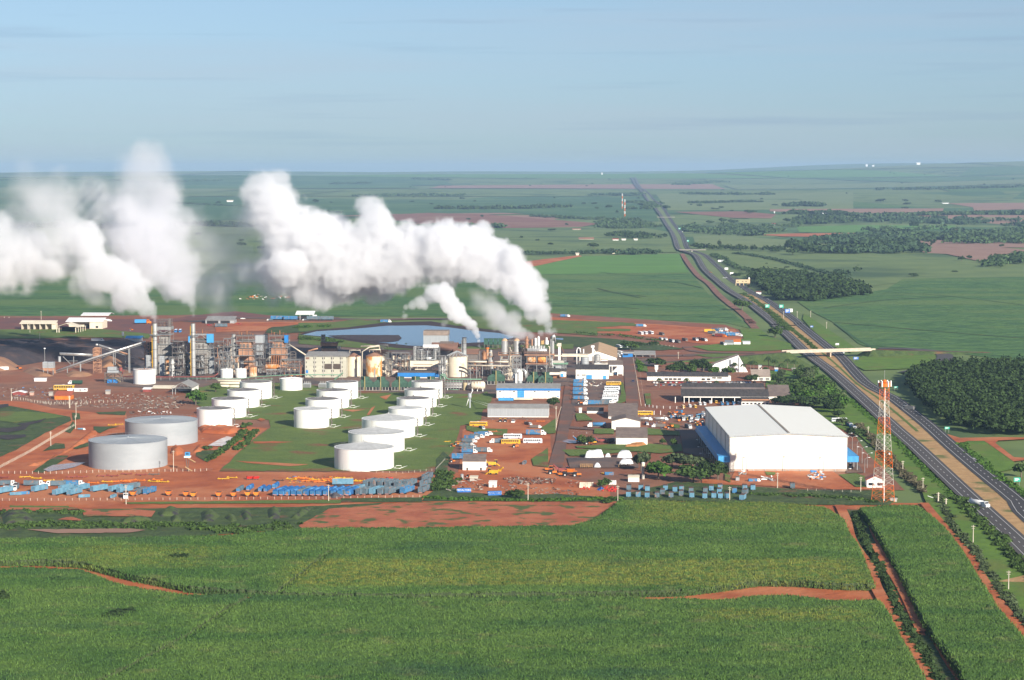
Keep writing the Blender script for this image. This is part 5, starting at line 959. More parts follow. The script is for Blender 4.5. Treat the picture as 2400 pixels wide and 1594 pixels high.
t=TH('horizontal_tank','cream horizontal tank on legs above the lawn','tank','D',705,1055);t.part('shell',CREAM,[('h',625,790,968,55,3)]);t.part('band',RUST,[('b',X,X+3,915,1022,.1,5.8) for X in (660,700,740)]);t.part('leg',WHP,[('b',X-5,X+5,1010,1058,1,3) for X in (630,700,775)])
t=TH('pipe_rack','green and white pipe rack beneath the cream silo','pipe rack','D',420,1035);t.part('pipe',GREENP,[('t',9,[(190,820,0),(260,850,0),(300,878,0),(760,878,0)]),('t',5,[(240,910,1),(500,910,1)]),('t',5,[(300,1020,0),(440,1025,0)])]);t.part('pipe',WHP,[('t',4,[(240,Y,1),(610,Y,1)]) for Y in (935,955,975,995)]+[('t',5,[(290,1000,-1),(285,1060,-1),(270,1090,-1)])]);t.part('post',STEEL,[('b',X-3,X+3,880,1035,.5,.5) for X in range(250,620,40)]);t.part('pillar',mat('mustard_tank',(0.50,0.40,0.24)),[('c',532,30,925,1042,0)])
t=TH('pipe_rack','long green pipe line running in front of the boilers','pipe rack','B',1100,1130);t.part('pipe',GREENP,[('t',6,[(60,1105,0),(1000,1108,0),(1100,1085,0),(1700,1048,0),(2361,1048,0)]),('t',4,[(970,1130,0),(1420,1110,0)])]);t.part('post',STEEL,[('b',X-3,X+3,1090,1150,0,.5) for X in range(80,1900,110)])
t=TH('pipe_rack','long dark red pipe line beside the wide white tank','pipe rack','X',1300,1000);t.part('pipe',REDP,[('t',7,[(560,940,0),(1100,942,0),(1900,938,0),(1990,925,0),(2050,880,0)])]);t.part('post',STEEL,[('b',X-3,X+3,945,1000,0,.5) for X in range(600,2000,140)])
t=TH('bend_pipe','green sloping conveyor before the beige hall','conveyor','C',560,890);t.part('casing',GREENP,[('l',500,885,-2,620,785,-2,14),('l',130,810,-1,205,860,-1,10)]);t.part('railing',GREENP,[('l',500,865,-2.4,620,765,-2.4,3)])
# switchyard
for i,X in enumerate((115,330)):
    t=TH('transformer','%s grey transformer before the beige hall' % ('left' if i==0 else 'right'),'transformer','C',X,1005,'switchyard transformers');t.part('casing',CLAD,[('b',X-50,X+50,935,1000,0,4)]);t.part('bushing',CONC,[('c',X-35+24*k,5,905,935,2,2) for k in range(4)]);t.part('radiator',STEEL,[('b',X-56+14*k,X-50+14*k,945,995,-.6,.6) for k in range(8)])
# brown tanks / equipment near B bottom
t=TH('pipe_store','stack of long cream vessels behind the left tank row','vessels','B',790,1245);t.part('vessel',CREAM,[('h',640,950,1140,18,5),('h',680,940,1175,18,3),('h',680,800,1210,17,1),('h',810,940,1215,18,1)]);t.part('cradle',STEEL,[('b',X,X+8,1225,1245,0,6) for X in (690,780,830,920)]);t.part('roof',CONC,[('b',630,960,1118,1124,3,4)])
t=TH('gable_shed','grey gabled open shed left of the white tanks','shed','B',160,1330);t.part('roof',GREYR,[('gy',15,300,1235,1165,0,26)]);t.part('truss',STEEL,[('l',20,1238,-.2,300,1238,-.2,8),('l',60,1238,-.2,90,1205,-.2,5),('l',120,1238,-.2,155,1185,-.2,5),('l',200,1238,-.2,165,1185,-.2,5),('l',255,1238,-.2,225,1205,-.2,5)]);t.part('post',STEEL,[('b',X-5,X+5,1238,1350,0,.5) for X in (25,65,295)]);t.part('wall',WALLW,[('b',295,305,1240,1330,0,24),('b',20,300,1260,1330,24,.4)])
t=TH('loading_hopper','dark open hopper frame with a white bin on top','hopper','X',430,1045);t.part('frame',DSTEEL,[('f',300,545,880,1045,0,7,2,2,9,True)]);t.part('bin',CLAD,[('b',340,472,790,840,1,4),('b',335,510,845,878,.5,5)]);t.part('deck',DSTEEL,[('b',295,550,876,888,-.5,8)]);t.part('stair',mat('mustard_post',(0,0,0)),[('l',460,960,-.6,545,1015,-.6,8)]);t.part('chute',BLUE,[('b',330,480,985,1045,1,4)]);t.part('fan',REDP,[('c',535,26,800,850,3),('t',8,[(560,900,2),(575,850,2),(600,850,2)])])
# conveyors
t=TH('long_conveyor','long inclined covered conveyor climbing to the boilers','conveyor','A',1300,1040)
t.part('gallery',STAINL,[('t',13,[(755,1012,0),(1300,818,0),(2020,592,2)])]);t.part('truss',STEEL,[('l',760,1032,0,1300,845,0,6),('l',1300,845,0,2020,618,2,6)]);t.part('trestle',STEEL,[('b',925,935,960,1030,-.3,.6),('b',1105,1122,900,1030,-.3,.6),('b',1572,1580,740,920,-.3,.6),('b',1596,1604,740,920,-.3,.6),('b',1785,1795,690,1040,-.3,.6),('b',1800,1808,690,1040,-.3,.6)]);t.part('foot_gallery',BRUST,[('b',745,770,995,1060,-.8,2)])
t=TH('conveyor_tower','transfer tower where the two conveyors cross','conveyor tower','A',1335,1035);t.part('frame',BRUST,[('f',1292,1385,690,1035,0,5,1,7,8,True)]);t.part('hopper',BRUST,[('b',1305,1370,675,810,1,3.5)]);t.part('head',STAINL,[('h',1325,1350,640,17,2)])
t=TH('belt_conveyor','steep covered belt sloping down right from the tower','conveyor','A',1650,960);t.part('gallery',STAINL,[('t',13,[(1350,645,4),(1620,740,8)])]);t.part('open_belt',BRUST,[('t',12,[(1620,740,8),(1780,800,10)]),('t',12,[(1880,830,11),(1960,860,12)])]);t.part('truss',STEEL,[('l',1355,675,4,1960,880,12,6)]);t.part('trestle',STEEL,[('b',1700,1708,790,960,9,.6)])
t=TH('stub_conveyor','short level covered conveyor over the dark ridge','conveyor','A',1020,930);t.part('gallery',STAINL,[('t',14,[(825,757,0),(1275,780,3)])]);t.part('truss',STEEL,[('l',830,775,0,1275,798,3,8)]);t.part('trestle',STEEL,[('b',1015,1025,800,900,0,.5),('l',870,800,0,980,910,0,7),('l',940,862,0,1080,862,0,6)]);t.part('chute',CLAD,[('c',822,20,800,875,0)])
t=TH('feed_hopper','grey panelled feed hopper at the foot of the long conveyor','hopper','A',668,1060);t.part('bin',CLAD,[('b',590,740,880,960,0,6),('b',600,640,875,885,1,3)]);t.part('apron',BRUST,[('b',590,745,960,1000,.5,5)]);t.part('leg',STEEL,[('b',X-4,X+4,980,1060,0,.8) for X in (600,660,735)]);t.part('seam',DSTEEL,[('b',590,740,Y,Y+3,-.1,.15) for Y in (900,920,940)]+[('b',662,666,880,960,-.1,.15)])
t=TH('stair_tower','dark lattice stair tower left of the first stack','lattice tower','A',2030,985);t.part('frame',BRUST,[('f',2000,2070,600,985,0,4,1,8,6,True)]);t.part('casing',DARKI,[('b',2040,2110,600,780,2,4)])
# ------------------------------------------------------------------ the big warehouse
def warehouse():
    t=TH('white_warehouse','huge white warehouse with a low gable roof and blue side canopies','warehouse','L',1164,1155,yaw=0.0);s=t.s
    c0=at('L',397,1155);ax=at('L',1928,1152)-c0;wd=ax.length;yaw=math.atan2(ax.y,ax.x);t.o.location=c0;t.o.rotation_euler=(0,0,yaw-rad(.6))
    W,D,He,Hr,Hb=wd,150.0,t.z(688),t.z(648),t.z(1117)
    def sh(name,m,f):
        b=MB();f(b);return b.obj(name,m,t.o)
    WCL=mat('white_metal_sheet',(0.84,0.79,0.69),(0.81,0.76,0.66),scale=.5,stretch=(3,3,.05),rough=.5,c3=(0.74,0.71,0.64),scale3=.05,lo3=.5,hi3=.8)
    WRF=mat('white_roof_sheet',(0.94,0.91,0.80),(0.92,0.89,0.78),scale=.5,stretch=(3,.05,3),rough=.45)
    sh('wall',WCL,lambda b:b.prism([(0,Hb),(0,He),(W/2,Hr),(W,He),(W,Hb)],0,D))
    sh('base_wall',mat('pinkish_base_wall',(0.44,0.33,0.26),(0.36,0.25,0.19),scale=.2),lambda b:b.box(.15,W-.15,.15,D-.15,0,Hb))
    def rf(b):
        for a,c in ((-.5,W/2-.5),(W/2+.5,W+.5)):
            za=He+(Hr-He)*(1-abs(a-W/2)/(W/2));zc=He+(Hr-He)*(1-abs(c-W/2)/(W/2))
            b.prism([(a,za+.06),(c,zc+.06),(c,zc+.4),(a,za+.4)],-.5,D+.5)
    sh('roof',WRF,rf);sh('ridge_vent',mat('ridge_vent_grey',(0.30,0.25,0.20)),lambda b:b.box(W/2-.7,W/2+.7,-.55,D+.55,Hr-.1,Hr+.55))
    sh('edge_trim',CLAD,lambda b:(b.prism([(-.55,He-.35),(-.55,He+.5),(W/2,Hr+.5),(W/2,Hr-.3)],-.62,-.52),b.prism([(W+.55,He-.35),(W+.55,He+.5),(W/2,Hr+.5),(W/2,Hr-.3)],-.62,-.52)))
    SEAM=mat('sheet_seam',(0.62,0.56,0.46))
    sh('wall_seam',SEAM,lambda b:[b.box(W*i/24-.06,W*i/24+.06,-.05,.01,Hb,He) for i in range(1,24)]+[b.box(-.05,.01,D*i/30-.06,D*i/30+.06,Hb,He) for i in range(1,30)])
    sh('gutter',SEAM,lambda b:(b.box(-.8,-.5,-.5,D+.5,He-.2,He+.15),b.box(W+.5,W+.8,-.5,D+.5,He-.2,He+.15),[b.box(-.35,-.1,D*i/6,D*i/6+.3,0,He) for i in range(7)]))
    sh('pilaster',CLAD,lambda b:[b.box(W*i/10-.15,W*i/10+.15,-.08,.14,0,Hb) for i in range(11)])
    sh('door',REDP,lambda b:b.box(W*.138,W*.155,-.02,.14,0,Hb*.9));sh('base_sill',CONC,lambda b:b.box(-.3,W+.3,-.4,.1,0,.35))
    h1,h2,cw=t.z(948),t.z(1025),6.6
    for x0,x1 in ((-cw,-.1),(W+.1,W+cw)):sh('side_canopy',BLUE2,lambda b:(b.box(x0,x1,0,D-3,h1-.4,h1),b.box(x0,x1,-.3,-.02,h2,h1+.05),b.box(x0-.12,x0+.12,-.3,D-3,h2,h1+.1) if x0<0 else b.box(x1-.12,x1+.12,-.3,D-3,h2,h1+.1)))
    sh('canopy_post',STEEL,lambda b:[b.box(x-.2,x+.2,y,y+.4,0,h2+1) for x in (-6.3,W+6.3) for y in range(2,int(D-4),12)])
warehouse()
def house(v,X1,X2,Yt,Ye,Yb,d,label,wall=WALLW,roof=FIBR,ridge='x',name='building',cat='building',wins=0,door=None,grp=None,yaw=YAW,winm=GLASS):
    """small building: walls, roof, a row of windows; Yt ridge, Ye eave, Yb base"""
    t=TH(name,label,cat,v,(X1+X2)/2,Yb,grp,yaw)
    if ridge=='x':t.part('wall',wall,[('gl',X1,X2,Yb,Ye,Yt,0,d)]);t.part('roof',roof,[('gx',X1-3,X2+3,Ye,Yt,0,d)])
    elif ridge=='y':t.part('wall',wall,[('gw',X1,X2,Yb,Ye,Yt,0,d)]);t.part('roof',roof,[('gy',X1,X2,Ye,Yt,0,d)])
    else:t.part('wall',wall,[('b',X1,X2,Ye,Yb,0,d)]);t.part('roof',roof,[('m',X1-4,X2+4,Ye,Yt,-.5,d+1)])
    if wins:
        k=(X2-X1)/wins
        for i in range(wins):t.part('window',winm,[('b',X1+k*(i+.2),X1+k*(i+.8),Ye+(Yb-Ye)*.3,Ye+(Yb-Ye)*.65,-.06,.15)])
    if door:t.part('door',door[2],[('b',door[0],door[1],Ye+(Yb-Ye)*.3,Yb,-.07,.15)])
    return t
# central yard sheds
house('J',248,548,950,1015,1142,9,'white brick shed with two dark doors beside parked harvesters',WALLW,FIBR,'m','white_shed','shed',0,None).part('door',DARKI,[('b',298,318,1098,1142,-.1,.2),('b',478,500,1098,1142,-.1,.2)])
house('J',592,692,1290,1300,1368,5,'little white hut among the scrap',WALLW,WALLW,'m','hut','hut',0,(640,655,DARKI))
house('J',342,445,1222,1232,1284,4,'pale box hut beside the scrap yard track',CONC,CREAM,'m','hut','hut')
t=TH('steel_silo','small upright steel tank among the scrap','tank','J',238,1268);t.part('shell',STAINL,[('c',238,22,1190,1268,1)]);t.part('cap',CLAD,[('c',238,23,1182,1190,1,6)])
house('K',705,1090,310,425,462,26,'rearmost of three white workshops with a wide brown roof',WALLW,FIBR,'m','workshop','workshop',0,None,'white workshops in the yard')
house('K',748,1122,445,490,606,22,'middle white workshop with a tall bright gable wall',WALLW,FIBR,'y','workshop','workshop',0,None,'white workshops in the yard')
house('K',805,1218,612,706,812,16,'front white workshop behind the orange straw heap',WALLW,FIBR,'m','workshop','workshop',0,None,'white workshops in the yard')
house('K',425,640,320,352,392,5,'low stepped white store beside the site lane',WALLW,DARKR,'m','store','store')
house('K',320,355,322,335,385,3,'white kiosk at the road junction',WALLW,WALLW,'m','kiosk','kiosk')
house('K',965,1110,1212,1222,1292,4,'white cabin under a flat cream roof by the container rows',WALLW,CREAM,'m','cabin','cabin')
t=TH('water_column','tall grey round column with a wide cream collar','water tower','K',1160,1258);t.part('shell',CONC,[('c',1160,20,1075,1258,1)]);t.part('collar',CREAM,[('c',1160,25,1040,1078,1)]);t.part('cap',WHP,[('c',1160,20,1030,1040,1)])
heap('straw_heap','orange brown straw heap against the front workshop','K',[(900,835),(1000,815),(1100,790),(1220,790),(1215,815),(1100,840),(920,842)],2.2,mat('orange_straw',(0.42,0.19,0.07),(0.32,0.14,0.05),scale=.4),2.5,.3,'heap',.7)
SHEET=mat('white_sheeting',(0.76,0.75,0.73),(0.62,0.62,0.62),scale=.5,detail=6)
for v,p,h,lab in [('K',[(390,980),(440,955),(640,955),(650,980),(400,985)],4.6,'largest white sheeted heap on the paved yard'),('K',[(655,975),(660,960),(735,960),(745,975)],3.2,'smallest white sheeted heap beside the largest one'),('K',[(810,985),(850,955),(1010,955),(1022,985)],4.4,'white sheeted heap just left of the grey tree'),('K',[(838,1075),(870,1045),(1030,1045),(1040,1065),(950,1075)],3.4,'long low white sheeted heap behind the wooden racks'),('K',[(510,1112),(512,1095),(605,1095),(612,1112)],3.0,'boxy white sheeted stack beside the wooden rack')]:
    heap('sheeted_heap',lab,v,p,h,SHEET,1.6,.2,'covered heap',.8,'white sheeted heaps')
# garage and offices
t=TH('truck_garage','long open lorry garage under a double dark fibre roof','garage','F',560,1215);t.part('roof',DARKR,[('m',-20,1195,1118,1040,-1,16),('m',0,1150,1025,985,16,12)]);t.part('valley',mat('grey_valley',(0.16,0.13,0.125)),[('b',-10,1150,1016,1044,14,3)]);t.part('fascia',WALLW,[('b',10,1195,1118,1132,-1,.4)])
t.part('post',WALLW,[('b',X-5,X+5,1130,1215,-.9,.5) for X in (22,88,245,402,560,717)]+[('b',-105,-95,1125,1215,-.9,.5)]);t.part('back_wall',DARKI,[('b',0,1150,1060,1215,15,.5)])
t=TH('long_office','long white office with a dark fluted roof behind the car park','office','F',110,905);t.part('wall',WALLW,[('b',-490,665,838,905,0,12)]);t.part('roof',DARKR,[('m',-495,630,838,805,-.8,14)]);t.part('window',DARKI,[('b',X,X+48,866,890,-.1,.2) for X in (-250,-190,-130,-70,260,335)]+[('b',405,460,850,868,-.1,.2),('b',475,540,850,868,-.1,.2)]);t.part('pilaster',CONC,[('b',X-2,X+2,840,905,-.08,.1) for X in range(-420,660,78)])
t=TH('chapel','tall white wedge shaped chapel with vertical slot windows','chapel','F',700,785);b=MB();d=16
P=[(t.x(385),t.z(690)),(t.x(770),t.z(548)),(t.x(905),t.z(785)),(t.x(500),t.z(785))];b.prism(P,0,d);b.obj('wall',WHP,t.o);t.part('roof',DSTEEL,[('l',385,685,1,770,542,1,14),('l',385,685,8,770,542,8,14)]);t.part('slot_window',mat('grey_slot_glass',(0.20,0.21,0.22)),[('b',640,668,610,700,-.1,.2),('b',765,778,575,780,-.1,.2),('b',600,606,640,740,-.1,.2),('b',700,705,600,760,-.1,.2)])
house('F',955,1215,768,848,905,14,'low white office with a pinkish roof among the palms',WALLW,mat('pinkish_roof',(0.40,0.32,0.26)),'m','office','office',3)
house('F',1200,1490,1000,1115,1170,22,'building with a broad brown flat roof right of the garage',WALLW,FIBR,'m','building','building')
house('F',815,1195,1150,1185,1245,10,'white annex with an orange roof band behind the big warehouse',WALLW,DARKR,'m','annex','annex',7).part('roof_band',mat('orange_roof_band',(0.50,0.25,0.14)),[('b',820,1190,1158,1172,.5,2)])
house('F',1050,1095,690,700,752,4,'white kiosk behind the palms',WALLW,WALLW,'m','kiosk','kiosk',1);house('F',1515,1570,735,748,782,5,'small white hut at the palm grove edge',WALLW,CONC,'m','hut','hut')
house('F',1275,1320,728,740,778,4,'blue and white kiosk behind the palms',BLUE,WALLW,'m','kiosk','kiosk')
t=TH('gatehouse','blue fronted gatehouse with a long grey canopy','gatehouse','E',1030,580);t.part('wall',BLUE,[('b',940,1080,520,580,0,7)]);t.part('window',GLASS,[('b',950,1015,530,548,-.1,.2)]);t.part('roof',GREYR,[('b',930,1100,505,522,-.5,8)]);t.part('canopy',GREYR,[('m',1095,1395,540,500,-1,12)]);t.part('post',STEEL,[('b',X-4,X+4,535,590,0,.5) for X in (1120,1220,1320,1390)])
t=TH('entrance_pillar','white round entrance pillar left of the long office','pillar','E',1403,812);t.part('shaft',WHP,[('b',1385,1430,690,745,0,2),('c',1403,14,745,812,1)]);t.part('cap',WHP,[('b',1380,1435,685,692,-.2,2.4)])
for i,X in enumerate((1475,2010)):t=TH('tiled_kiosk','%s little kiosk roof of red tiles behind the long office' % ('left' if i==0 else 'right'),'kiosk','E',X,840,'red tiled kiosks');t.part('wall',WALLW,[('b',X-38,X+38,806,840,0,4)]);t.part('roof',REDT,[('c',X,55,782,810,2,4,4)])
house('L',2192,2420,1210,1265,1368,8,'white tower hut with a red tiled gable roof',WHP,REDT,'y','hut','hut',2)
house('F',590,702,348,372,412,8,'grey roofed lorry stop hut in the red yard',CLAD,STEEL,'m','hut','hut');house('F',708,805,340,364,408,8,'white lorry stop hut with a red roof',WHP,ORNG,'m','hut','hut');house('F',835,935,362,370,405,8,'plain white lorry stop hut at the right end',WHP,WHP,'m','hut','hut')
# far left sheds
t=TH('bay_shed','long cream shed with six open bays','shed','A',530,435);t.part('roof',CREAM,[('m',268,775,350,312,-1,11)]);t.part('divider',CREAM,[('b',X,X+6,350,437,-.3,8) for X in (296,380,465,549,633)]+[('b',718,772,340,430,0,9)]);t.part('back_wall',CONC,[('b',300,770,352,435,9,.5)])
t=TH('far_shed','tall cream shed with stepped white roofs and parked machines','shed','A',1200,425);t.part('wall',CREAM,[('b',1240,1420,315,425,0,22),('b',930,1240,315,395,6,14)]);t.part('roof',WHP,[('m',905,1430,322,278,-1,16),('gx',1060,1455,250,222,18,26)]);t.part('window',GLASS,[('b',1325,1362,378,405,-.1,.2)]);t.part('opening',DARKI,[('b',1150,1238,360,400,5.8,.4)])
t=TH('gabled_canopy','low gabled cream canopy on round posts','canopy','A',960,480);t.part('roof',CREAM,[('gy',765,1075,400,345,0,20)]);t.part('post',CREAM,[('b',X-5,X+5,400,478,0,.8) for X in (783,815,1048)]+[('b',1048+i*20,1054+i*20,400-i*3,478-i*5,i*4,.8) for i in range(1,5)]);t.part('back_wall',DARKI,[('b',800,1045,410,470,16,.5)])
t=TH('blue_shed','blue gabled shed behind the dark ridge','shed','A',1830,600);t.part('roof',BLUE2,[('gx',1730,1960,552,524,0,12)]);t.part('wall',CLAD,[('b',1720,1910,562,600,-1,3),('b',1900,1945,548,600,0,11)]);t.part('gable',CLAD,[('gw',1720,1910,600,570,552,-1.2,.4)])
t=TH('small_water_tower','slim white tank on a pole before the blue shed','water tower','A',1702,600);t.part('tank',WHP,[('c',1700,15,460,510,0)]);t.part('leg',STEEL,[('b',1698,1708,510,600,0,.8)])
house('B',480,880,258,300,350,16,'grey roofed open lorry shed behind the second stack',CLAD,GREYR,'m','shed','shed').part('opening',DARKI,[('b',500,660,305,350,-.2,.3),('b',690,820,305,345,-.2,.3)])
t=TH('weigh_station','white weighbridge canopy over two posts with a blue train beside it','canopy','B',1860,300);t.part('roof',WHP,[('m',1725,1985,222,180,-1,12)]);t.part('post',STEEL,[('b',X-6,X+6,222,295,0,1) for X in (1790,1925)]);t.part('cabin',DARKI,[('b',1800,1920,240,280,3,5)]);t.part('side_roof',WHP,[('b',1950,2015,228,245,2,4)])
for v,a,b_,c,d,e,dd,lab,w,r_ in [('G',715,935,110,155,210,8,'orange cottage with a red tiled roof in the scrap yard',ORNG,REDT),('G',165,330,95,118,150,6,'open red hut with a white gable roof',REDP,WHP),('G',390,435,108,112,155,3,'small pink and grey box hut',mat('pinkish_hut',(0.60,0.36,0.28)),CONC),('G',640,685,110,114,160,3,'small white box hut left of the orange cottage',CONC,CONC),('G',1385,1440,85,92,140,3,'pale grey box hut in the middle of the scrap yard',CONC,CLAD),('G',1875,1980,55,70,110,4,'red hut with a white roof edge near the scrap yard fence',REDP,WHP)]:
    house(v,a,b_,c,d,e,dd,lab,w,r_,'m' if 'gable' not in lab else 'y','hut','hut')
t=TH('white_office_container','long white site cabin beside the blue and yellow bus','cabin','G',1012,105);t.part('casing',WHP,[('b',882,1142,58,105,0,3)]);t.part('window',GLASS,[('b',X,X+14,66,92,-.08,.1) for X in (955,1045)]+[('b',1100,1128,66,76,-.08,.1)])
house('A',472,636,1105,1110,1150,3,'white box cabin below the dark feed hopper',WHP,WHP,'m','cabin','cabin');t=TH('grey_hut','flat pale canopy behind the rear grey tank','canopy','H',-20,75);t.part('roof',CREAM,[('m',-250,60,60,35,0,8)]);t.part('wall',WHP,[('b',-40,40,62,92,1,3)])

# ------------------------------------------------------------------ telecom tower, masts, bridges, toll gate
REDW=paint('mast_orange_red',(0.80,0.17,0.02),rough=.5,var=.1)
def lattice(v,X,Yt,Yb,wb,wt,label,seg,colours,top=True,name='telecom_tower',n_sub=3):
    p=at(v,X,Yb);s=depth(p)/(F*VW[v][2]);Ht=(Yb-Yt)*s;t=thing(name,label,'tower',p,rad(38))
    for i in range(seg):
        b=MB()
        for j in range(n_sub):
            u0,u1=(i+j/n_sub)/seg,(i+(j+1)/n_sub)/seg;w0,w1=wb+(wt-wb)*min(1,u0*1.25),wb+(wt-wb)*min(1,u1*1.25);z0,z1=u0*Ht,u1*Ht;g=.1 if wb>3 else .3
            c0=[(a*w0/2,c*w0/2,z0) for a,c in ((-1,-1),(1,-1),(1,1),(-1,1))];c1=[(a*w1/2,c*w1/2,z1) for a,c in ((-1,-1),(1,-1),(1,1),(-1,1))]
            for k in range(4):
                b.bar(c0[k],c1[k],g*2.3);b.bar(c0[k],c1[(k+1) % 4],g);b.bar(c0[(k+1) % 4],c1[k],g);b.bar(c1[k],c1[(k+1) % 4],g)
        b.obj('lattice_section',colours[i % 2],t)
    if top:
        b=MB();b.cyl(0,0,Ht-1.4,Ht+.4,3.1,n=8);b.cyl(0,0,Ht*.995,Ht+2,.9,n=8);b.obj('platform',REDW,t);b=MB()
        for k in range(6):
            a=k*1.05+.3;b.box(3.2*math.cos(a)-.3,3.2*math.cos(a)+.3,3.2*math.sin(a)-.3,3.2*math.sin(a)+.3,Ht-1.5,Ht+1.6)
        b.obj('antenna',WHP,t);b=MB();b.bar((0,0,Ht),(0,0,Ht+7),.18);b.obj('lightning_rod',STEEL,t)
        b=MB();b.bar((.4,-.4,0),(.2,-.2,Ht),.55);b.obj('ladder',WHP,t);b=MB();b.cyl(2.7,-1.5,Ht*.40,Ht*.40+.9,.5,n=12);b.obj('dish',WHP,t)
    return t
lattice('M',388,-12,1545,8.4,3.4,'red and white lattice telecom tower beside the highway',7,[REDW,paint('mast_white',(0.60,0.56,0.48))])
lattice('P',230,290,432,3,2.2,'left one of two distant red and white masts',6,[REDW,WHP],False,'distant_mast',2);lattice('P',253,345,505,3,2.2,'right and nearer one of two distant red and white masts',6,[REDW,WHP],False,'distant_mast',2)
t=TH('tower_cabin','small grey equipment cabin at the foot of the telecom tower','cabin','M',525,1545);t.part('wall',CONC,[('b',485,570,1510,1545,0,2.5)]);t.part('roof',CONC,[('b',478,580,1503,1511,-.3,3.2)])
def overpass(label,v,Xl,Yl,Xr,Yr,z,piers,w=9.0,ramp=130,grp='bridges over the highway',th=1.5):
    A,B_=at(v,Xl,Yl,z),at(v,Xr,Yr,z);d=(B_-A);L=d.length;yaw=math.atan2(d.y,d.x);t=thing('overpass',label,'bridge',(A.x,A.y,0),yaw,grp)
    b=MB();b.box(0,L,0,w,z-th,z-.35);b.obj('deck',CONC,t);b=MB();b.box(-3,L+3,-.35,0,z-1.5,z+.75);b.box(-3,L+3,w,w+.35,z-1.5,z+.75);b.obj('parapet',mat('bridge_parapet',(0.56,0.48,0.38),(0.46,0.39,0.30),scale=.3,detail=6),t)
    b=MB();b.box(0,L,.05,w-.05,z-.35,z-.2);b.obj('road_surface',ASPH3,t)
    b=MB()
    for q in piers:
        b.box(L*q-.6,L*q+.6,.8,w-.8,0,z-th-.8);b.box(L*q-1.0,L*q+1.0,.3,w-.3,z-th-.8,z-th)
    b.obj('pier',mat('bridge_pier',(0.52,0.42,0.32)),t)
    b=MB();sl=6
    for x0,x1,zt in ((-ramp,0,1),(L,L+ramp,-1)):
        za,zb=(0.1,z-.5) if zt>0 else (z-.5,0.1);y0,y1=-z*1.6,w+z*1.6
        fo=-8 if zt>0 else 8
        b.add([(x0,-.5-za*1.6,0),(x0,w+.5+za*1.6,0),(x1,w+.5+zb*1.6,0),(x1,-.5-zb*1.6,0),(x0,-.5,za),(x0,w+.5,za),(x1,w+.5,zb),(x1,-.5,zb)],[(4,7,6,5),(0,3,7,4),(1,5,6,2),(2,6,7,3),(0,4,5,1)])
        xe=x1 if zt>0 else x0;k=1 if zt>0 else-1
        b.add([(xe,-.5-(z-.5)*1.6,0),(xe,w+.5+(z-.5)*1.6,0),(xe,w+.5,z-.5),(xe,-.5,z-.5),(xe+k*9,-.5-z,-.1),(xe+k*9,w+z,-.1)],[(0,3,4),(1,5,2),(3,2,5,4)])
    b.obj('embankment',SCRUB,t)
    b=MB();b.add([(L+ramp,.5,.25),(L,.5,z-.3),(L,w-.5,z-.3),(L+ramp,w-.5,.25)],[(0,3,2,1)]);b.obj('approach_road',ASPH3,t);b=MB();b.add([(-ramp,.5,.25),(0,.5,z-.3),(0,w-.5,z-.3),(-ramp,w-.5,.25)],[(0,1,2,3)]);b.obj('approach_road',ASPH3,t)
overpass('cream concrete overpass crossing both carriageways beside the works','F',1475,498,2625,465,7.0,(.50,))
for lab,Xl,Xr,Y in (('distant flyover just beyond the toll gate bend',755,1000,836),('farthest flyover across the highway near the masts',550,715,524)):
    p=at('P',Xl,Y);q=at('P',Xr,Y);p.z=q.z=(p.z+q.z)/2;L=(q-p).length;s=depth(p)/(F*3.935);t=thing('flyover',lab,'bridge',p,math.atan2(q.y-p.y,q.x-p.x)*.3,'distant flyovers');z=6.5
    b=MB();b.box(0,L,0,9,z-1.2,z+.2);b.obj('deck',mat('weathered_deck',(0.34,0.30,0.25)),t);b=MB();b.box(L*.46,L*.50,2,7,-3,z-1.6);b.obj('pier',CONC,t)
t=TH('toll_gate','cream toll gate with three lanes and a round tower at its right','toll gate','Z',1055,1150,None,0);TOLL=mat('toll_gate_render',(0.60,0.46,0.28),(0.54,0.41,0.25));t.part('portal',TOLL,[('b',912,1200,1005,1078,0,6)]);t.part('pier',TOLL,[('b',X-5,X+8,1075,1150,0,6) for X in (912,990,1068,1150)]);t.part('tower',TOLL,[('c',1182,22,985,1150,3)]);t.part('dome',WHP,[('c',1182,22,960,985,3,8)]);t.part('window',DARKI,[('b',X,X+28,1034,1046,-.2,.3) for X in (938,1035,1105)]);t.part('booth',GLASS,[('b',X,X+40,1095,1140,2,3) for X in (930,1005,1085)])
house('Z',1325,1430,1250,1262,1305,6,'small red and white hut right of the toll gate',WHP,REDP,'m','hut','hut')

# ------------------------------------------------------------------ road signs
SGN=paint('sign_green',(0.02,0.42,0.30));SBL=paint('sign_blue',(0.05,0.18,0.62))
def sign(v,X,Y,w,h,m,label,post=2.4,stripes=True,facing=0.0):
    p=at(v,X,Y);t=thing('road_sign',label,'road sign',p,facing,'signs beside the highway')
    b=MB();b.box(-w/2,w/2,-.08,.04,post,post+h);b.obj('panel',m,t);b=MB();b.box(-w*.35-.07,-w*.35+.07,.04,.18,0,post+h*.9);b.box(w*.35-.07,w*.35+.07,.04,.18,0,post+h*.9);b.obj('post',STEEL,t)
    if stripes:
        b=MB()
        for i in range(3):b.box(-w*.38,w*(.1+.12*((i*2) % 3)),-.13,-.085,post+h*(.2+.25*i),post+h*(.32+.25*i))
        b.obj('lettering',WHP,t)
    return t
sign('M',2148,1340,3.6,2.3,SGN,'green direction sign on the verge before the plantation corner');sign('M',1230,640,3.2,1.5,SGN,'green sign in the shade of the plantation');sign('M',560,95,3,1.4,SGN,'green sign in the shade behind the telecom tower')
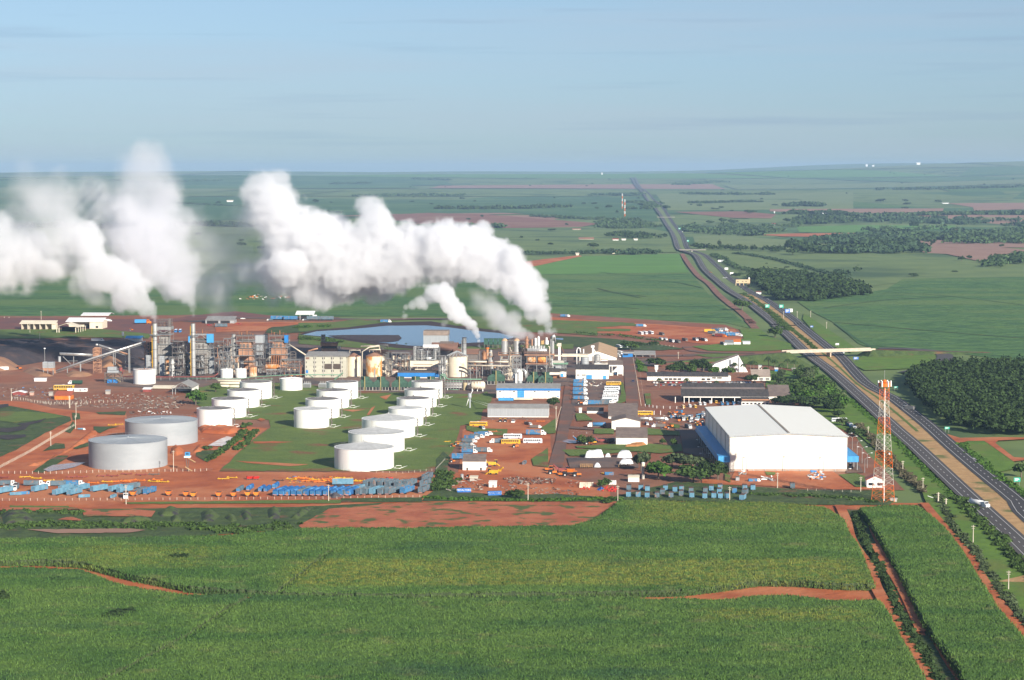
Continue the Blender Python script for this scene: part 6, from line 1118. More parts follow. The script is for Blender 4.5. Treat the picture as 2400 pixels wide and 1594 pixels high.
sign('F',1785,190,3.2,1.6,SBL,'blue sign on the verge left of the cane path');sign('F',2138,440,3.4,1.8,WHP,'white sign just beyond the overpass',stripes=False);sign('P',1568,1360,5.4,4,SGN,'green sign over the reserve below the toll gate');sign('P',1697,1362,5.4,4,SGN,'green sign on the verge below the toll gate')
sign('P',1755,1405,6,4.5,SBL,'blue and yellow sign board by the highway',2);sign('P',1782,1398,5,4,WHP,'white sign board beside the blue and yellow one',2,False);sign('Q',333,1525,4.5,2.2,SBL,'blue sign below the right end of the overpass',1.5)
for X,Y,w_,lab in ((1125,932,5,'white sign left of the grey board near the bend'),(1153,932,8,'large grey board near the highway bend'),(1190,1005,6,'white sign midway between the bend and the toll gate'),(1240,1050,6,'white sign just before the toll gate')):sign('P',X,Y,w_,3.5,WHP if w_ != 8 else CLAD,lab,2.5,False)
sign('P',758,632,6,6,SGN,'distant green sign beyond the far flyover',2);sign('P',835,742,5,4,SGN,'small distant green sign on the bend',2)
t=TH('white_pipe_culvert','white drainage chute on the verge by the highway','chute','M',1040,1510,None,0);t.part('chute',WHP,[('l',975,1470,0,1100,1508,-3,9)])

# ------------------------------------------------------------------ poles, lamps and fences
POLEM=paint('concrete_pole',(0.62,0.55,0.44),rough=.8)
def pole(v,X,Yt,Yb,label,arm=True,r=.16,m=POLEM):
    p=at(v,X,Yb);h=(Yb-Yt)*depth(p)/(F*VW[v][2]);t=thing('utility_pole',label,'pole',p,random.uniform(-.2,.2),'concrete utility poles');b=MB();b.cyl(0,0,0,h,r*1.5,r,8);b.obj('shaft',m,t)
    if arm:b=MB();b.box(-.9,.9,-.08,.08,h-.7,h-.5);b.box(-.7,.7,-.08,.08,h-1.6,h-1.45);b.obj('crossarm',m,t)
    return t
for a in [('G',150,55,228,'utility pole left of the open red hut'),('G',910,150,322,'utility pole right of the orange cottage'),('G',999,245,447,'utility pole at the fork of the red tracks'),('G',992,410,600,'utility pole at the head of the white post fence'),('G',667,620,828,'utility pole with a box halfway along the white post fence'),('G',1655,1320,1590,'utility pole behind the white lorry cab in the trailer yard'),
          ('I',393,1320,1552,'utility pole in front of the blue covered trailers'),('J',1106,1295,1548,'pale utility pole before the scrap yard'),('K',828,1330,1545,'utility pole at the edge of the container rows'),('L',392,1345,1532,'white utility pole among the blue bins'),('L',1020,1160,1372,'thin pole before the big warehouse'),('L',2112,1215,1425,'thin pole beside the red roofed hut'),
          ('M',1113,1420,1580,'thick pale pole beside the highway verge'),('M',1215,1500,1600,'shorter pale pole beside the thick one'),('T',2008,325,465,'lone verge pole above the field corner'),('T',2253,640,785,'verge pole nearest the bottom corner'),('M',912,1225,1420,'thin verge pole left of the highway curve'),('M',648,1005,1165,'thin verge pole right of the telecom tower'),('M',195,555,685,'thin verge pole left of the telecom tower'),
          ('E',1710,500,600,'thin pole on the forecourt'),('F',1990,85,190,'pole on the cane path right of the highway'),('P',1843,1375,1440,'pole beside the sign boards'),('P',1967,1370,1430,'pole right of the sign boards'),('H',38,870,1160,'thin pole before the rear grey tank'),('A',415,340,480,'pole in front of the six bay shed'),('A',550,470,568,'pole on the green strip before the six bay shed'),('A',570,170,300,'pole behind the six bay shed'),
          ('D',1790,1250,1560,'thin pole beside the narrow road'),('P',1718,1375,1450,'pole in the reserve beside the signs'),('F',1748,730,800,'thin pole on the slope under the overpass'),('A',968,1345,1520,'white pole in the scrap yard')]:pole(*a,r=.16 if 'thick' not in a[4] else .3)
t=TH('floodlight_mast','slim mast with a lamp above the feed hopper','floodlight','A',622,1000);t.part('mast',STEEL,[('c',622,3,690,1000,0)]);t.part('lamp',WHP,[('c',622,13,682,694,0)])
def lamp(v,X,Yt,Yb,label,dbl=False,dx=1):
    p=at(v,X,Yb);h=(Yb-Yt)*depth(p)/(F*VW[v][2]);t=thing('street_lamp',label,'street lamp',p,0,'street lamps round the big warehouse');b=MB();b.cyl(0,0,0,h,.16,.1,8);b.obj('post',STEEL,t)
    b=MB();sides=(-1,1) if dbl else (dx,)
    for k in sides:b.tube([(0,0,h-.4),(k*.8,0,h+.5),(k*2.2,0,h+.8)],.08,6)
    b.obj('arm',STEEL,t);b=MB()
    for k in sides:b.box(k*2.5-.55,k*2.5+.55,-.2,.2,h+.65,h+.9)
    b.obj('lamp_head',WHP,t)
for i,(X,a,b_) in enumerate(((460,1025,1145),(960,1020,1145),(1463,1020,1145))):lamp('L',X,a,b_,'%s curved lamp against the warehouse front wall from the left' % ORD[i])
for i,(X,a,b_) in enumerate(((613,960,1165),(1117,960,1160),(1623,958,1165))):lamp('L',X,a,b_,'%s straight lamp before the warehouse front wall from the left' % ORD[i],dx=.2)
for i,(X,a,b_) in enumerate(((2002,700,870),(2065,760,940),(2130,840,1045),(2165,980,1170),(2197,920,1110),(1940,660,790))):lamp('L',X,a,b_,'%s street lamp on the red strip right of the warehouse' % ORD[i],i % 2==0)
for i,(X,a,b_) in enumerate(((1920,745,860),(1940,840,960),(1970,925,1050))):lamp('K',X,a,b_,'%s double lamp on the paved yard beside the big warehouse' % ORD[i],True)
lamp('K',1632,560,715,'tall lamp at the corner of the paved yard beside the big warehouse')
_post={}
def fence(name,label,v,pts,step,h,w,m,wire=True,cat='fence',maxn=100,sq=True):
    C=[at(v,*p) for p in pts];t=thing(name,label,cat,C[0]);tot=sum((C[i+1]-C[i]).length for i in range(len(C)-1));n=min(maxn,int(tot/step));step=tot/n;b=MB();b.box(-w/2,w/2,-w/2,w/2,0,h);p0=b.obj('post',m,t);acc=0;k=0
    for i in range(len(C)-1):
        L=(C[i+1]-C[i]).length
        while k*step <= acc+L and k<n:
            q=C[i].lerp(C[i+1],(k*step-acc)/L)-C[0]
            if k==0:p0.location=q
            else:c=p0.copy();link(c,t);c.location=q
            k+= 1
        acc+= L
    if wire:
        b=MB()
        for z in (h*.35,h*.65,h*.95):
            for i in range(len(C)-1):b.bar(C[i]-C[0]+Vector((0,0,z)),C[i+1]-C[0]+Vector((0,0,z)),.035)
        b.obj('wire',STEEL,t)
FP=paint('fence_post_white',(0.66,0.58,0.46))
fence('post_fence','dense white concrete post fence slanting up the left side','G',[(-130,1180),(0,1115),(400,905),(700,720),(985,560)],2.6,2.2,.2,FP)
fence('post_fence','white post fence before the two grey tanks','G',[(-40,1185),(800,1190),(1500,1165),(2240,1160),(2560,1160),(2790,1150)],3.4,2.0,.22,FP);fence('wire_fence','thin post fence along the front of the trailer yard','G',[(-60,1545),(1100,1540),(2240,1535),(3400,1525),(4400,1520),(5600,1500)],3.6,1.8,.16,FP)
fence('post_fence','white post fence below the orange cottage','G',[(160,205),(330,222),(420,245),(700,275),(1160,262),(1640,240)],3.2,2.2,.24,FP);fence('post_fence','white post fence along the big office road','E',[(1085,600),(1140,900),(1200,1270)],9,1.2,.25,FP,False);fence('kerb_posts','white posts beside the narrow site road','J',[(1540,320),(1500,450),(1465,640)],10,1.4,.25,FP,False,'posts')
fence('post_fence','white posts in front of the lorry garage','K',[(1190,300),(1340,325),(1480,330),(1780,335)],4.5,2.2,.3,WHP);fence('post_fence','short white posts beside the lorry park entrance','K',[(1305,410),(1475,412)],4.2,3.2,.35,WHP,False);fence('wire_fence','thin fence along the red strip before the warehouse','L',[(1415,1415),(1650,1418),(2100,1440)],4,1.8,.15,FP);fence('wire_fence','fence at the near end of the tank lawn','I',[(590,1150),(1360,1185),(1800,1140),(1930,1000)],4,1.6,.14,FP)
fence('white_kerb','white edged lane kerb stones beside the office road','E',[(1180,795),(1210,1000),(1248,1255)],6,.4,.25,FP,False,'kerb');fence('post_fence','row of white posts on the far lorry yard edge','E',[(1230,410),(1400,415),(1700,440)],5,1.5,.3,FP,False);fence('post_fence','row of white posts on the top edge of the far left yard','A',[(60,275),(190,275)],5,2,.4,FP,False)
# ------------------------------------------------------------------ vehicles (length along local +X, wheels on z = 0)
TBL=mat('trailer_blue',(0.055,0.20,0.38),(0.04,0.14,0.28),scale=.35,detail=6,c3=(0.26,0.17,0.13),scale3=.5,lo3=.54,hi3=.66,coord='P');TGR=mat('trailer_grey_blue',(0.12,0.18,0.22),(0.085,0.12,0.145),scale=.35,detail=6,c3=(0.26,0.16,0.12),scale3=.5,lo3=.55,hi3=.7);TLB=mat('trailer_light_blue',(0.14,0.29,0.39),(0.09,0.21,0.30),scale=.35,detail=6,c3=(0.30,0.20,0.16),scale3=.5,lo3=.6,hi3=.72);BRI=mat('dry_cane_residue',(0.15,0.085,0.06),(0.09,0.055,0.045),scale=.7,detail=6)
TARP=mat('blue_tarpaulin',(0.02,0.13,0.35),(0.015,0.085,0.25),scale=.3,stretch=(1,1,1),detail=5,c3=(0.08,0.25,0.5),scale3=.2)
REDW2=paint('reflector_red_white',(0.75,0.32,0.25))
PROTO={}
def wheelset(t,xs,w,r,wd=.35,sep=True):
    for x in xs:
        for sgn in (-1,1):
            k=('w',r)
            b=MB();n=12;vs=[(r*math.cos(2*math.pi*i/n),y,r+r*math.sin(2*math.pi*i/n)) for y in (-wd/2,wd/2) for i in range(n)];b.add(vs,[tuple(range(n)),tuple(reversed(range(n,2*n)))]+[(i,(i+1) % n,n+(i+1) % n,n+i) for i in range(n)])
            if k in PROTO:o=PROTO[k].copy();link(o,t)
            else:o=b.obj('wheel',BLK,t);PROTO[k]=o
            o.location=(x,sgn*w,0);o.parent=t
def P_(t,name,m,f):
    b=MB();f(b);return b.obj(name,m,t)
def openbox(b,x0,x1,w,z0,z1,th=.12):
    b.box(x0,x1,-w,w,z0,z0+.15);b.box(x0,x1,-w,-w+th,z0,z1);b.box(x0,x1,w-th,w,z0,z1);b.box(x0,x0+th,-w+th,w-th,z0,z1);b.box(x1-th,x1,-w+th,w-th,z0,z1)
def build(kind,t):
    k,c=kind[0],kind[1] if len(kind)>1 else None
    if k=='trailer':   # open cane trailer
        P_(t,'cargo_box',c,lambda b:(openbox(b,-6,6,1.35,1.1,4.0),[b.box(x-.08,x+.08,s*1.35-.07,s*1.35+.07,1.1,4.05) for x in (-6,-4,-2,0,2,4,6) for s in (-1,1)]))
        P_(t,'load',BRI,lambda b:b.box(-5.8,5.8,-1.2,1.2,1.3,3.3));P_(t,'chassis',DSTEEL,lambda b:(b.box(-6,6,-.5,.5,.7,1.1),b.box(-6.1,-5.95,-1.2,1.2,.5,.8)));P_(t,'tail_plate',REDW2,lambda b:b.box(-6.16,-6.11,-1.0,1.0,.95,1.15));wheelset(t,(-4.6,-3.4,4.2),1.05,.5)
    elif k=='covered':
        def f(b):
            n=9;prof=[(1.3*math.cos(math.pi*i/n),3.3+1.0*math.sin(math.pi*i/n)) for i in range(n+1)];b.prismx([(-1.3,1.1)]+[(-y,z) for y,z in prof]+[(1.3,1.1)],-7,7)
        P_(t,'tarpaulin',c,f);P_(t,'tail_door',TBL,lambda b:(b.box(-7.1,-7.0,-1.3,1.3,1.1,3.3),));P_(t,'hoop',TGR,lambda b:[b.box(x-.06,x+.06,-1.36,1.36,1.1,1.5) for x in range(-6,7,2)]);P_(t,'tail_plate',REDW2,lambda b:b.box(-7.18,-7.11,-1.1,1.1,1.15,1.45));P_(t,'chassis',DSTEEL,lambda b:b.box(-7,7,-.5,.5,.7,1.1));wheelset(t,(-5.6,-4.3),1.05,.5)
    elif k=='bin':     # short open cane bin
        P_(t,'bin',c,lambda b:(openbox(b,-3,3,1.3,.9,3.5),[b.box(-3.07,-3.0,y-.07,y+.07,.9,3.5) for y in (-1.25,-.4,.4,1.25)]));P_(t,'load',BRI,lambda b:b.box(-2.85,2.85,-1.15,1.15,2.9,3.62));P_(t,'chassis',DSTEEL,lambda b:(b.box(-3,3,-.5,.5,.5,.9),));wheelset(t,(-1.6,1.6),1.0,.45)
    elif k=='bus':
        P_(t,'body',c,lambda b:(b.prism([(-6,.45),(-6,2.9),(-5.8,3.15),(5.7,3.15),(6,2.6),(6.05,.45)],-1.25,1.25),));P_(t,'roof',WHP if c is not YEL else CRMP,lambda b:(b.box(-5.7,5.6,-1.2,1.2,3.15,3.25),b.box(-1,.2,-.6,.6,3.25,3.45)))
        for s in (-1,1):P_(t,'window',GLASS,lambda b:[b.box(-5.6+1.35*i,-5.6+1.35*i+1.1,s*1.25-.03,s*1.25+.03,1.75,2.65) for i in range(8)])
        P_(t,'windscreen',GLASS,lambda b:b.box(5.98,6.1,-1.05,1.05,1.6,2.6));P_(t,'side_stripe',kind[2] if len(kind)>2 else BRI,lambda b:b.box(-5.9,5.9,-1.28,1.28,1.0,1.12));wheelset(t,(-3.6,3.9),1.08,.5)
    elif k=='truck':   # white cab with a body of the given colour
        P_(t,'cab',kind[2] if len(kind)>2 else WHP,lambda b:b.prism([(3.2,.8),(3.2,3.3),(4.9,3.3),(5.3,2.3),(6.2,2.0),(6.2,.8)],-1.2,1.2));P_(t,'windscreen',GLASS,lambda b:(b.prism([(4.95,3.15),(5.33,2.35),(5.38,2.38),(5.0,3.2)],-1.05,1.05),b.box(3.6,4.7,-1.23,1.23,2.2,2.9)))
        P_(t,'chassis',DSTEEL,lambda b:b.box(-5,6,-.5,.5,.6,1.0));P_(t,'cargo_box',c,lambda b:(openbox(b,-5.2,2.8,1.3,1.0,3.4),[b.box(x-.07,x+.07,s*1.3-.06,s*1.3+.06,1.0,3.45) for x in (-4,-2.6,-1.2,.2,1.6) for s in (-1,1)]));P_(t,'load',BRI,lambda b:b.box(-5,2.6,-1.15,1.15,1.2,3.2));wheelset(t,(-3.9,-2.7,4.6),1.05,.5)
    elif k=='tanker':
        P_(t,'cab',WHP,lambda b:b.prism([(3.2,.8),(3.2,3.2),(4.9,3.2),(5.3,2.3),(6.0,2.0),(6.0,.8)],-1.2,1.2));P_(t,'windscreen',GLASS,lambda b:b.prism([(4.95,3.05),(5.33,2.35),(5.38,2.38),(5.0,3.1)],-1.05,1.05));P_(t,'chassis',DSTEEL,lambda b:b.box(-5,5.5,-.5,.5,.6,1.0))
        def f(b):n=14;r=1.15;vs=[(x,rr*math.cos(2*math.pi*i/n),2.25+rr*math.sin(2*math.pi*i/n)) for x,rr in ((-5.3,.8),(-5,r),(2.6,r),(2.9,.8)) for i in range(n)];b.add(vs,[(j*n+i,j*n+(i+1) % n,(j+1)*n+(i+1) % n,(j+1)*n+i) for j in range(3) for i in range(n)]+[tuple(range(n)),tuple(reversed(range(3*n,4*n)))],True)
        P_(t,'tank',c,f);wheelset(t,(-3.9,-2.7,4.4),1.05,.5)
    elif k=='car':
        P_(t,'body',c,lambda b:b.prism([(-2.1,.35),(-2.1,.95),(-1.2,1.02),(.9,1.0),(2.1,.8),(2.1,.35)],-.85,.85));P_(t,'cabin',GLASS,lambda b:b.prism([(-1.6,1.0),(-1.2,1.42),(.3,1.42),(1.0,1.0)],-.75,.75));P_(t,'roof',c,lambda b:b.box(-1.15,.25,-.7,.7,1.42,1.47));wheelset(t,(-1.3,1.3),.78,.32,.22)
    elif k=='tractor':
        P_(t,'bonnet',c,lambda b:b.box(.2,2.2,-.45,.45,.9,1.7));P_(t,'cab',GLASS,lambda b:b.box(-1.3,.2,-.65,.65,1.0,2.6));P_(t,'cab_roof',c,lambda b:b.box(-1.5,.3,-.8,.8,2.6,2.8));wheelset(t,(-.9,),.95,.85,.5);wheelset(t,(1.7,),.85,.5,.35);P_(t,'hub',WHP,lambda b:b.box(-1.2,-.6,-1.25,1.25,.6,1.15))
    elif k=='wagon':   # small orange hopper wagon
        P_(t,'hopper',c,lambda b:b.prismx([(-1.3,2.5),(-.7,1.1),(.7,1.1),(1.3,2.5)],-1.8,1.8));P_(t,'rim',c,lambda b:(b.box(-1.85,1.85,-1.35,-1.25,2.35,2.6),b.box(-1.85,1.85,1.25,1.35,2.35,2.6)));P_(t,'load',BRI,lambda b:b.box(-1.7,1.7,-1.2,1.2,2.45,2.54));P_(t,'chassis',DSTEEL,lambda b:b.box(-1.8,2.6,-.3,.3,.7,1.1));wheelset(t,(-.8,.8),1.0,.45)
    elif k=='implement':   # harrow or planter frame
        P_(t,'frame',c,lambda b:(b.box(-3,3,-.12,.12,.7,.95),b.box(-3,3,1.2,1.4,.7,.9),b.box(-2.4,-2.2,-.1,1.4,.75,1.4),b.box(2.2,2.4,-.1,1.4,.75,1.4),b.bar((-1,0,.9),(-.2,-1.8,.6),.2)));P_(t,'disc_gang',RUST,lambda b:[b.cyl(-2.7+i*.6,.6,.2,.75,.32,n=8) for i in range(10)]);wheelset(t,(0,),1.6,.35)
    elif k=='harvester':
        P_(t,'body',c,lambda b:(b.box(-3,2,-1.1,1.1,1.0,2.9),b.box(-4.8,-3,-.7,.7,2.2,3.4)));P_(t,'cab',GLASS,lambda b:b.box(1.2,2.8,-.9,.9,2.2,3.9));P_(t,'cab_roof',c,lambda b:b.box(1.0,2.9,-1,1,3.9,4.05));P_(t,'elevator',c,lambda b:b.bar((-3,0,2.4),(-6,1.8,4.6),.8));P_(t,'divider',c,lambda b:(b.bar((2.4,-.8,1.6),(4.2,-.9,.3),.5),b.bar((2.4,.8,1.6),(4.2,.9,.3),.5)));wheelset(t,(-2,1.2),1.2,.7,.5)
    elif k=='container':
        P_(t,'shell',c,lambda b:(b.box(-3.6,3.6,-1.25,1.25,.15,2.9),[b.box(-3.5+i*.5,-3.25+i*.5,s*1.25-.06,s*1.25+.06,.4,2.75) for i in range(14) for s in (-1,1)]));P_(t,'door',c,lambda b:b.box(3.6,3.68,-1.1,1.1,.3,2.75));P_(t,'roof',FIBR,lambda b:b.box(-3.5,3.5,-1.15,1.15,2.9,2.96))
NAMES={'trailer':'cane_trailer','covered':'covered_trailer','bin':'cane_bin','bus':'bus','truck':'lorry','tanker':'tank_lorry','car':'parked_car','tractor':'tractor','wagon':'hopper_wagon','implement':'farm_implement','harvester':'cane_harvester','container':'shipping_container'}
CATS={'trailer':'trailer','covered':'trailer','bin':'trailer','bus':'bus','truck':'lorry','tanker':'lorry','car':'car','tractor':'tractor','wagon':'wagon','implement':'farm implement','harvester':'harvester','container':'container'}
def put(kind,v,X,Y,deg,label,group=None,sc_=1.0):
    """deg: heading, 0 = to the right, 90 = away from the viewer"""
    loc=at(v,X,Y);key=tuple(q if isinstance(q,str) else q.name for q in kind)
    if key in PROTO:t=copy_tree(PROTO[key],loc,rad(deg))
    else:t=thing(NAMES[kind[0]],label,CATS[kind[0]],loc,rad(deg));build(kind,t);PROTO[key]=t
    t['label']=label
    if group:t['group']=group
    elif 'group' in t:del t['group']
    if sc_ != 1.0:t.scale=(sc_,)*3
    return t
# covered blue trailers
g='covered blue trailers lined up by the fence'
for i,X in enumerate((1395,1475,1548,1632,1712,1790,1880,1960,2050,2150,2240,2335)):
    put(('covered',TARP if i != 4 else TGR),'H',X+45,1462,72,'%s long blue covered trailer from the left in the tight row' % ORD[i] if i != 4 else 'pale grey covered trailer within the tight row of blue ones',g)
for i,(X,Y) in enumerate(((905,1415),(1035,1395),(1190,1410),(1262,1412),(1372,1370))):put(('covered',TARP if i else TGR),'H',X+8,Y,83,'%s shorter covered trailer standing left of the tight row' % ORD[i],'loose covered trailers',.72)
# open trailers, centre yard
g='open grey trailers beyond the covered ones'
for i,(X,Y,c) in enumerate([(640,1465,TGR),(705,1440,TGR),(770,1430,TLB),(845,1455,TGR),(925,1450,TGR),(1020,1450,TLB),(1130,1450,TGR),(1225,1450,TGR),(1330,1420,TGR),(1425,1440,TBL)]):
    put(('trailer',c),'I',X,Y,66,'%s open trailer from the left right of the blue covered row' % ORD[i],g)
for i,(X,Y) in enumerate([(940,1345),(1030,1350),(1130,1350),(1220,1355),(1345,1360),(1460,1350)]):put(('trailer',TGR),'I',X,Y,66,'%s open trailer in the second rank behind the grey ones' % ORD[i],g)
put(('trailer',TLB),'I',580,1335,5,'light blue trailer parked crosswise behind the covered row',None,.95)
for i,(X,Y) in enumerate([(1645,1430),(1665,1345),(1690,1265)]):put(('trailer',TGR),'I',X,Y,74,'%s lone rusty open trailer at the yard corner from the front' % ORD[i],'corner trailers')
# open trailers, left yard
g='pale blue trailers in the left yard'
for i,(X,Y,d,c) in enumerate([(60,1440,60,TLB),(205,1470,15,TLB),(310,1460,30,TBL),(520,1415,62,TLB),(790,1460,66,TLB),(870,1410,66,TLB),(980,1460,66,TLB),(1075,1405,66,TLB),(1105,1500,20,TLB),(1300,1415,55,TLB),(1530,1415,60,TLB),(1640,1430,60,TLB),(1720,1390,50,TGR),(1850,1450,75,TGR),(1965,1445,72,TBL),(1490,1500,80,TLB)]):
    put(('trailer',c),'G',X,Y,d,'%s pale blue open trailer from the left in the left part of the yard' % ORD[i],g,.9 if i not in (1,2,8,15) else .5)
g='orange hopper wagons by the front fence'
for i,(v,X,Y,c) in enumerate([('G',1750,1480,ORNG),('G',2215,1475,ORNG),('H',205,1485,ORNG),('H',300,1495,mat('light_orange',(0.80,0.27,0.03))),('H',632,1490,ORNG),('H',828,1490,ORNG),('H',1015,1485,mat('light_orange',(0,0,0))),('H',1125,1485,mat('light_orange',(0,0,0)))]):put(('wagon',c),v,X,Y,88,'%s orange hopper wagon from the left by the front fence' % ORD[i],g,1.15)
# lorries, left yard
g='white cab lorries in the left yard'
for v,X,Y,d,c,lab in [('G',70,1345,2,TGR,'white cab lorry with an open stake body at the left edge'),('G',440,1345,3,TGR,'long white cab lorry with an open stake body'),('G',740,1350,182,TGR,'white cab lorry facing left beside the blue one'),('G',960,1345,2,TBL,'white cab lorry with a blue body facing right')]:put(('truck',c),v,X,Y,d,lab,g)
put(('truck',TGR),'G',1650,1500,-80,'dusty white lorry facing the fence with its cab forward');put(('truck',TGR),'G',205,1395,-85,'white cab lorry seen from the front near the left edge');put(('truck',TGR),'G',90,1405,-85,'white cab lorry seen from the front at the very left edge')
# blue bins
g='blue cane bins before the cane field'
bn=[('K',970,1490,TLB),('K',975,1400,TGR),('K',1132,1400,TLB),('K',1097,1490,TLB),('K',1215,1500,TLB),('K',1218,1415,TLB),('K',1345,1500,TGR),('K',1455,1405,TLB),('K',1578,1425,TLB),('K',1528,1500,TGR),('K',1660,1475,TGR),('K',1665,1415,TLB),('K',1800,1500,TLB),('K',1790,1440,TGR),('K',1970,1510,TLB),('K',1978,1440,TGR),('K',2055,1410,TLB),('K',2088,1505,TLB),('K',2170,1395,TLB),('K',2160,1450,TLB),('L',270,1510,TLB),('L',358,1510,TLB),('L',455,1440,TBL),('L',590,1400,TLB),('L',595,1460,TGR),('L',565,1530,TLB),('L',697,1400,TLB),('K',1415,1460,TGR),('L',1215,1375,TGR)]
for i,(v,X,Y,c) in enumerate(bn):put(('bin',c),v,X,Y,86 if i not in (24,25) else 72,'%s blue cane bin counted from the left along the cane edge' % ORD[i],g,.95)
# central yard vehicles
WBL=paint('bus_white',(0.78,0.80,0.82),rough=.4)
put(('bus',YEL,ORNG),'J',458,555,-3,'yellow bus parked along the top of the red yard');put(('bus',WBL,BLUE),'J',1168,780,-1,'white bus with blue stripes in the middle of the red yard');put(('bus',YEL,ORNG),'J',880,790,-1,'yellow bus beside the white striped bus');put(('bus',WBL,STEEL),'J',905,720,-1,'white bus half hidden behind the yellow bus')
put(('truck',TBL),'J',1200,680,0,'long blue lorry behind the white striped bus',None,1.15);put(('truck',TGR),'J',730,785,180,'dull lorry just left of the yellow and white buses');put(('truck',TGR),'J',505,905,-2,'grey bodied lorry with a white cab facing right');put(('trailer',TBL),'J',240,1000,0,'blue trailer behind the white brick shed');put(('tractor',ORNG),'J',935,840,10,'small orange tractor before the yellow bus')
put(('trailer',TGR),'J',1060,1060,80,'lone grey trailer standing on the open red yard',None,.55)
g='lorries packed along the left yard edge'
for i,(X,Y,d,c) in enumerate([(490,690,-5,TBL),(430,715,-12,TGR),(360,735,-15,TBL),(330,775,-15,TGR),(300,830,-8,TGR),(330,870,-5,TGR),(330,915,-2,TBL),(540,680,-5,TBL)]):put(('truck',c),'J',X,Y,d,'%s lorry from the top packed along the left edge of the red yard' % ORD[i],g,.85)
put(('harvester',YEL),'J',640,1085,5,'yellow cane harvester right of the white brick shed');put(('harvester',YEL),'J',645,1195,175,'yellow cane harvester in front of the other one');put(('tractor',REDP),'J',575,1100,20,'dark red tractor beside the white brick shed')
for X,Y,lab in ((745,505,'left yellow forklift before the grey roofed store'),(808,505,'right yellow forklift before the grey roofed store')):put(('tractor',YEL),'J',X,Y,85,lab)
put(('car',WHP),'J',912,510,85,'white van before the grey roofed store',None,1.4);put(('truck',DSTEEL),'J',1105,545,-60,'white cab lorry without a load by the grass',None,.7);put(('truck',DSTEEL),'J',1200,585,-5,'white flat lorry below the cab lorry on the grass',None,.7);put(('truck',TGR),'J',500,600,-70,'white cab lorry parked against the yellow bus',None,.7)
put(('implement',ORNG),'J',1270,505,0,'orange implement at the top right of the red yard')
g='orange tractors by the scrap yard'
for i,(X,Y,c) in enumerate(((1420,1190,YEL),(1570,1215,YEL),(1740,1220,YEL),(1395,1150,YEL))):put(('tractor',ORNG),'J',X,Y,170 if i % 2 else 5,'%s orange tractor from the left beside the red machines' % ORD[i] if i<3 else 'orange tractor standing behind the first one of the group',g,1.25)
put(('harvester',REDP),'J',1575,1170,0,'red planter machine between the orange tractors');put(('wagon',ORNG),'J',1670,1185,0,'orange hopper right of the red planter machine',None,1.2)
C1=paint('container_blue',(0.03,0.16,0.50),var=.1)
for X,Y,d,lab in ((265,1435,4,'lettered blue container lying level in the scrap yard'),(665,1475,12,'lettered blue container standing askew beside a bush')):
    t=put(('container',C1),'J',X,Y,d,lab,'lettered blue containers');text('METALTORG',1.35,(0,-1.34,1.9),(math.pi/2,0,0),WHP,t)
# lorry park behind grey shed
for i,(X,Y) in enumerate(((815,965),(795,1030),(780,1090),(770,1150),(765,1195))):put(('bus',YEL if i==0 else WBL,ORNG if i==0 else STEEL),'E',X,Y,1,('yellow bus at the top of the bus row beside the road' if i==0 else '%s white bus below the yellow one in the bus row' % ORD[i-1]),'buses in the lorry park')
for i,(X,Y,d,lab) in enumerate([(350,935,0,'white cab lorry highest in the left column of the lorry park'),(345,985,0,'second blue lorry down the left column of the lorry park'),(345,1050,-3,'third blue lorry down the left column of the lorry park'),(345,1100,-5,'fourth blue lorry down the left column of the lorry park'),(355,1170,-2,'fifth blue lorry down the left column of the lorry park')]):put(('truck',TBL),'E',X,Y,d,lab,'left column of the lorry park')
put(('truck',TBL),'E',520,1240,180,'blue lorry facing left along the bottom of the lorry park',None,1.1);put(('truck',TGR),'E',690,1240,0,'grey lorry facing right along the bottom of the lorry park',None,1.1);put(('truck',TGR),'E',730,1215,8,'lorry behind the grey one at the bottom of the lorry park');put(('tractor',ORNG),'E',345,1225,0,'orange tractor in the corner of the lorry park');put(('truck',TBL),'E',850,820,85,'blue lorry under the open white shed',None,.8)
for i,(X,Y) in enumerate(((890,445),(985,440),(905,530),(880,570))):put(('bus',WBL,BLUE),'E',X,Y,-70,'%s white coach beside the tan roofed store' % ORD[i],'coaches beside the tan roofed store',.9)
put(('bus',YEL,ORNG),'K',1178,412,-1,'yellow bus on the road beside the rear workshop')
put(('tanker',STAINL),'K',1400,485,0,'shiny tank lorry right of the rear workshop',None,.8);put(('tanker',STAINL),'K',1190,485,0,'shiny tank lorry touching the rear workshop',None,.8);put(('tanker',TBL),'K',560,575,180,'blue tank lorry in the shade of the middle workshop',None,1.1)
for i,(X,Y) in enumerate(((1530,450),(1592,455))):put(('trailer',TBL),'K',X,Y,88,'%s square blue trailer behind the tank lorries' % ('left' if i==0 else 'right'),'square blue trailers',.5)
for i,(X,Y,k) in enumerate([(1685,480,'t'),(1740,480,'w'),(1790,465,'t'),(1790,505,'c'),(1880,470,'b'),(1940,450,'t'),(2010,460,'b'),(2100,415,'t'),(1950,400,'c'),(1860,480,'c')]):
    kk={'t':('truck',TGR),'w':('tractor',YEL),'c':('car',WHP),'b':('trailer',TLB)}[k];put(kk,'K',X,Y,-88 if k != 'b' else 88,'%s parked %s from the left before the big warehouse corner' % (ORD[i],{'t':'lorry','w':'machine','c':'white van','b':'blue trailer'}[k]),'vehicles near the warehouse corner',.8 if k != 'c' else 1.5)
for i,(X,Y) in enumerate(((1860,520),(1890,545),(1905,570),(1940,505),(2055,510),(2110,515),(1480,590),(1410,560))):put(('tractor',ORNG),'K',X,Y,30*i,'%s orange tractor on the yard left of the blue canopy' % ORD[i] if i<6 else ('orange tractor on the grass edge beside the tank lorry' if i==6 else 'orange tractor crane behind the grass edge'),'orange tractors on the upper yard',.9)
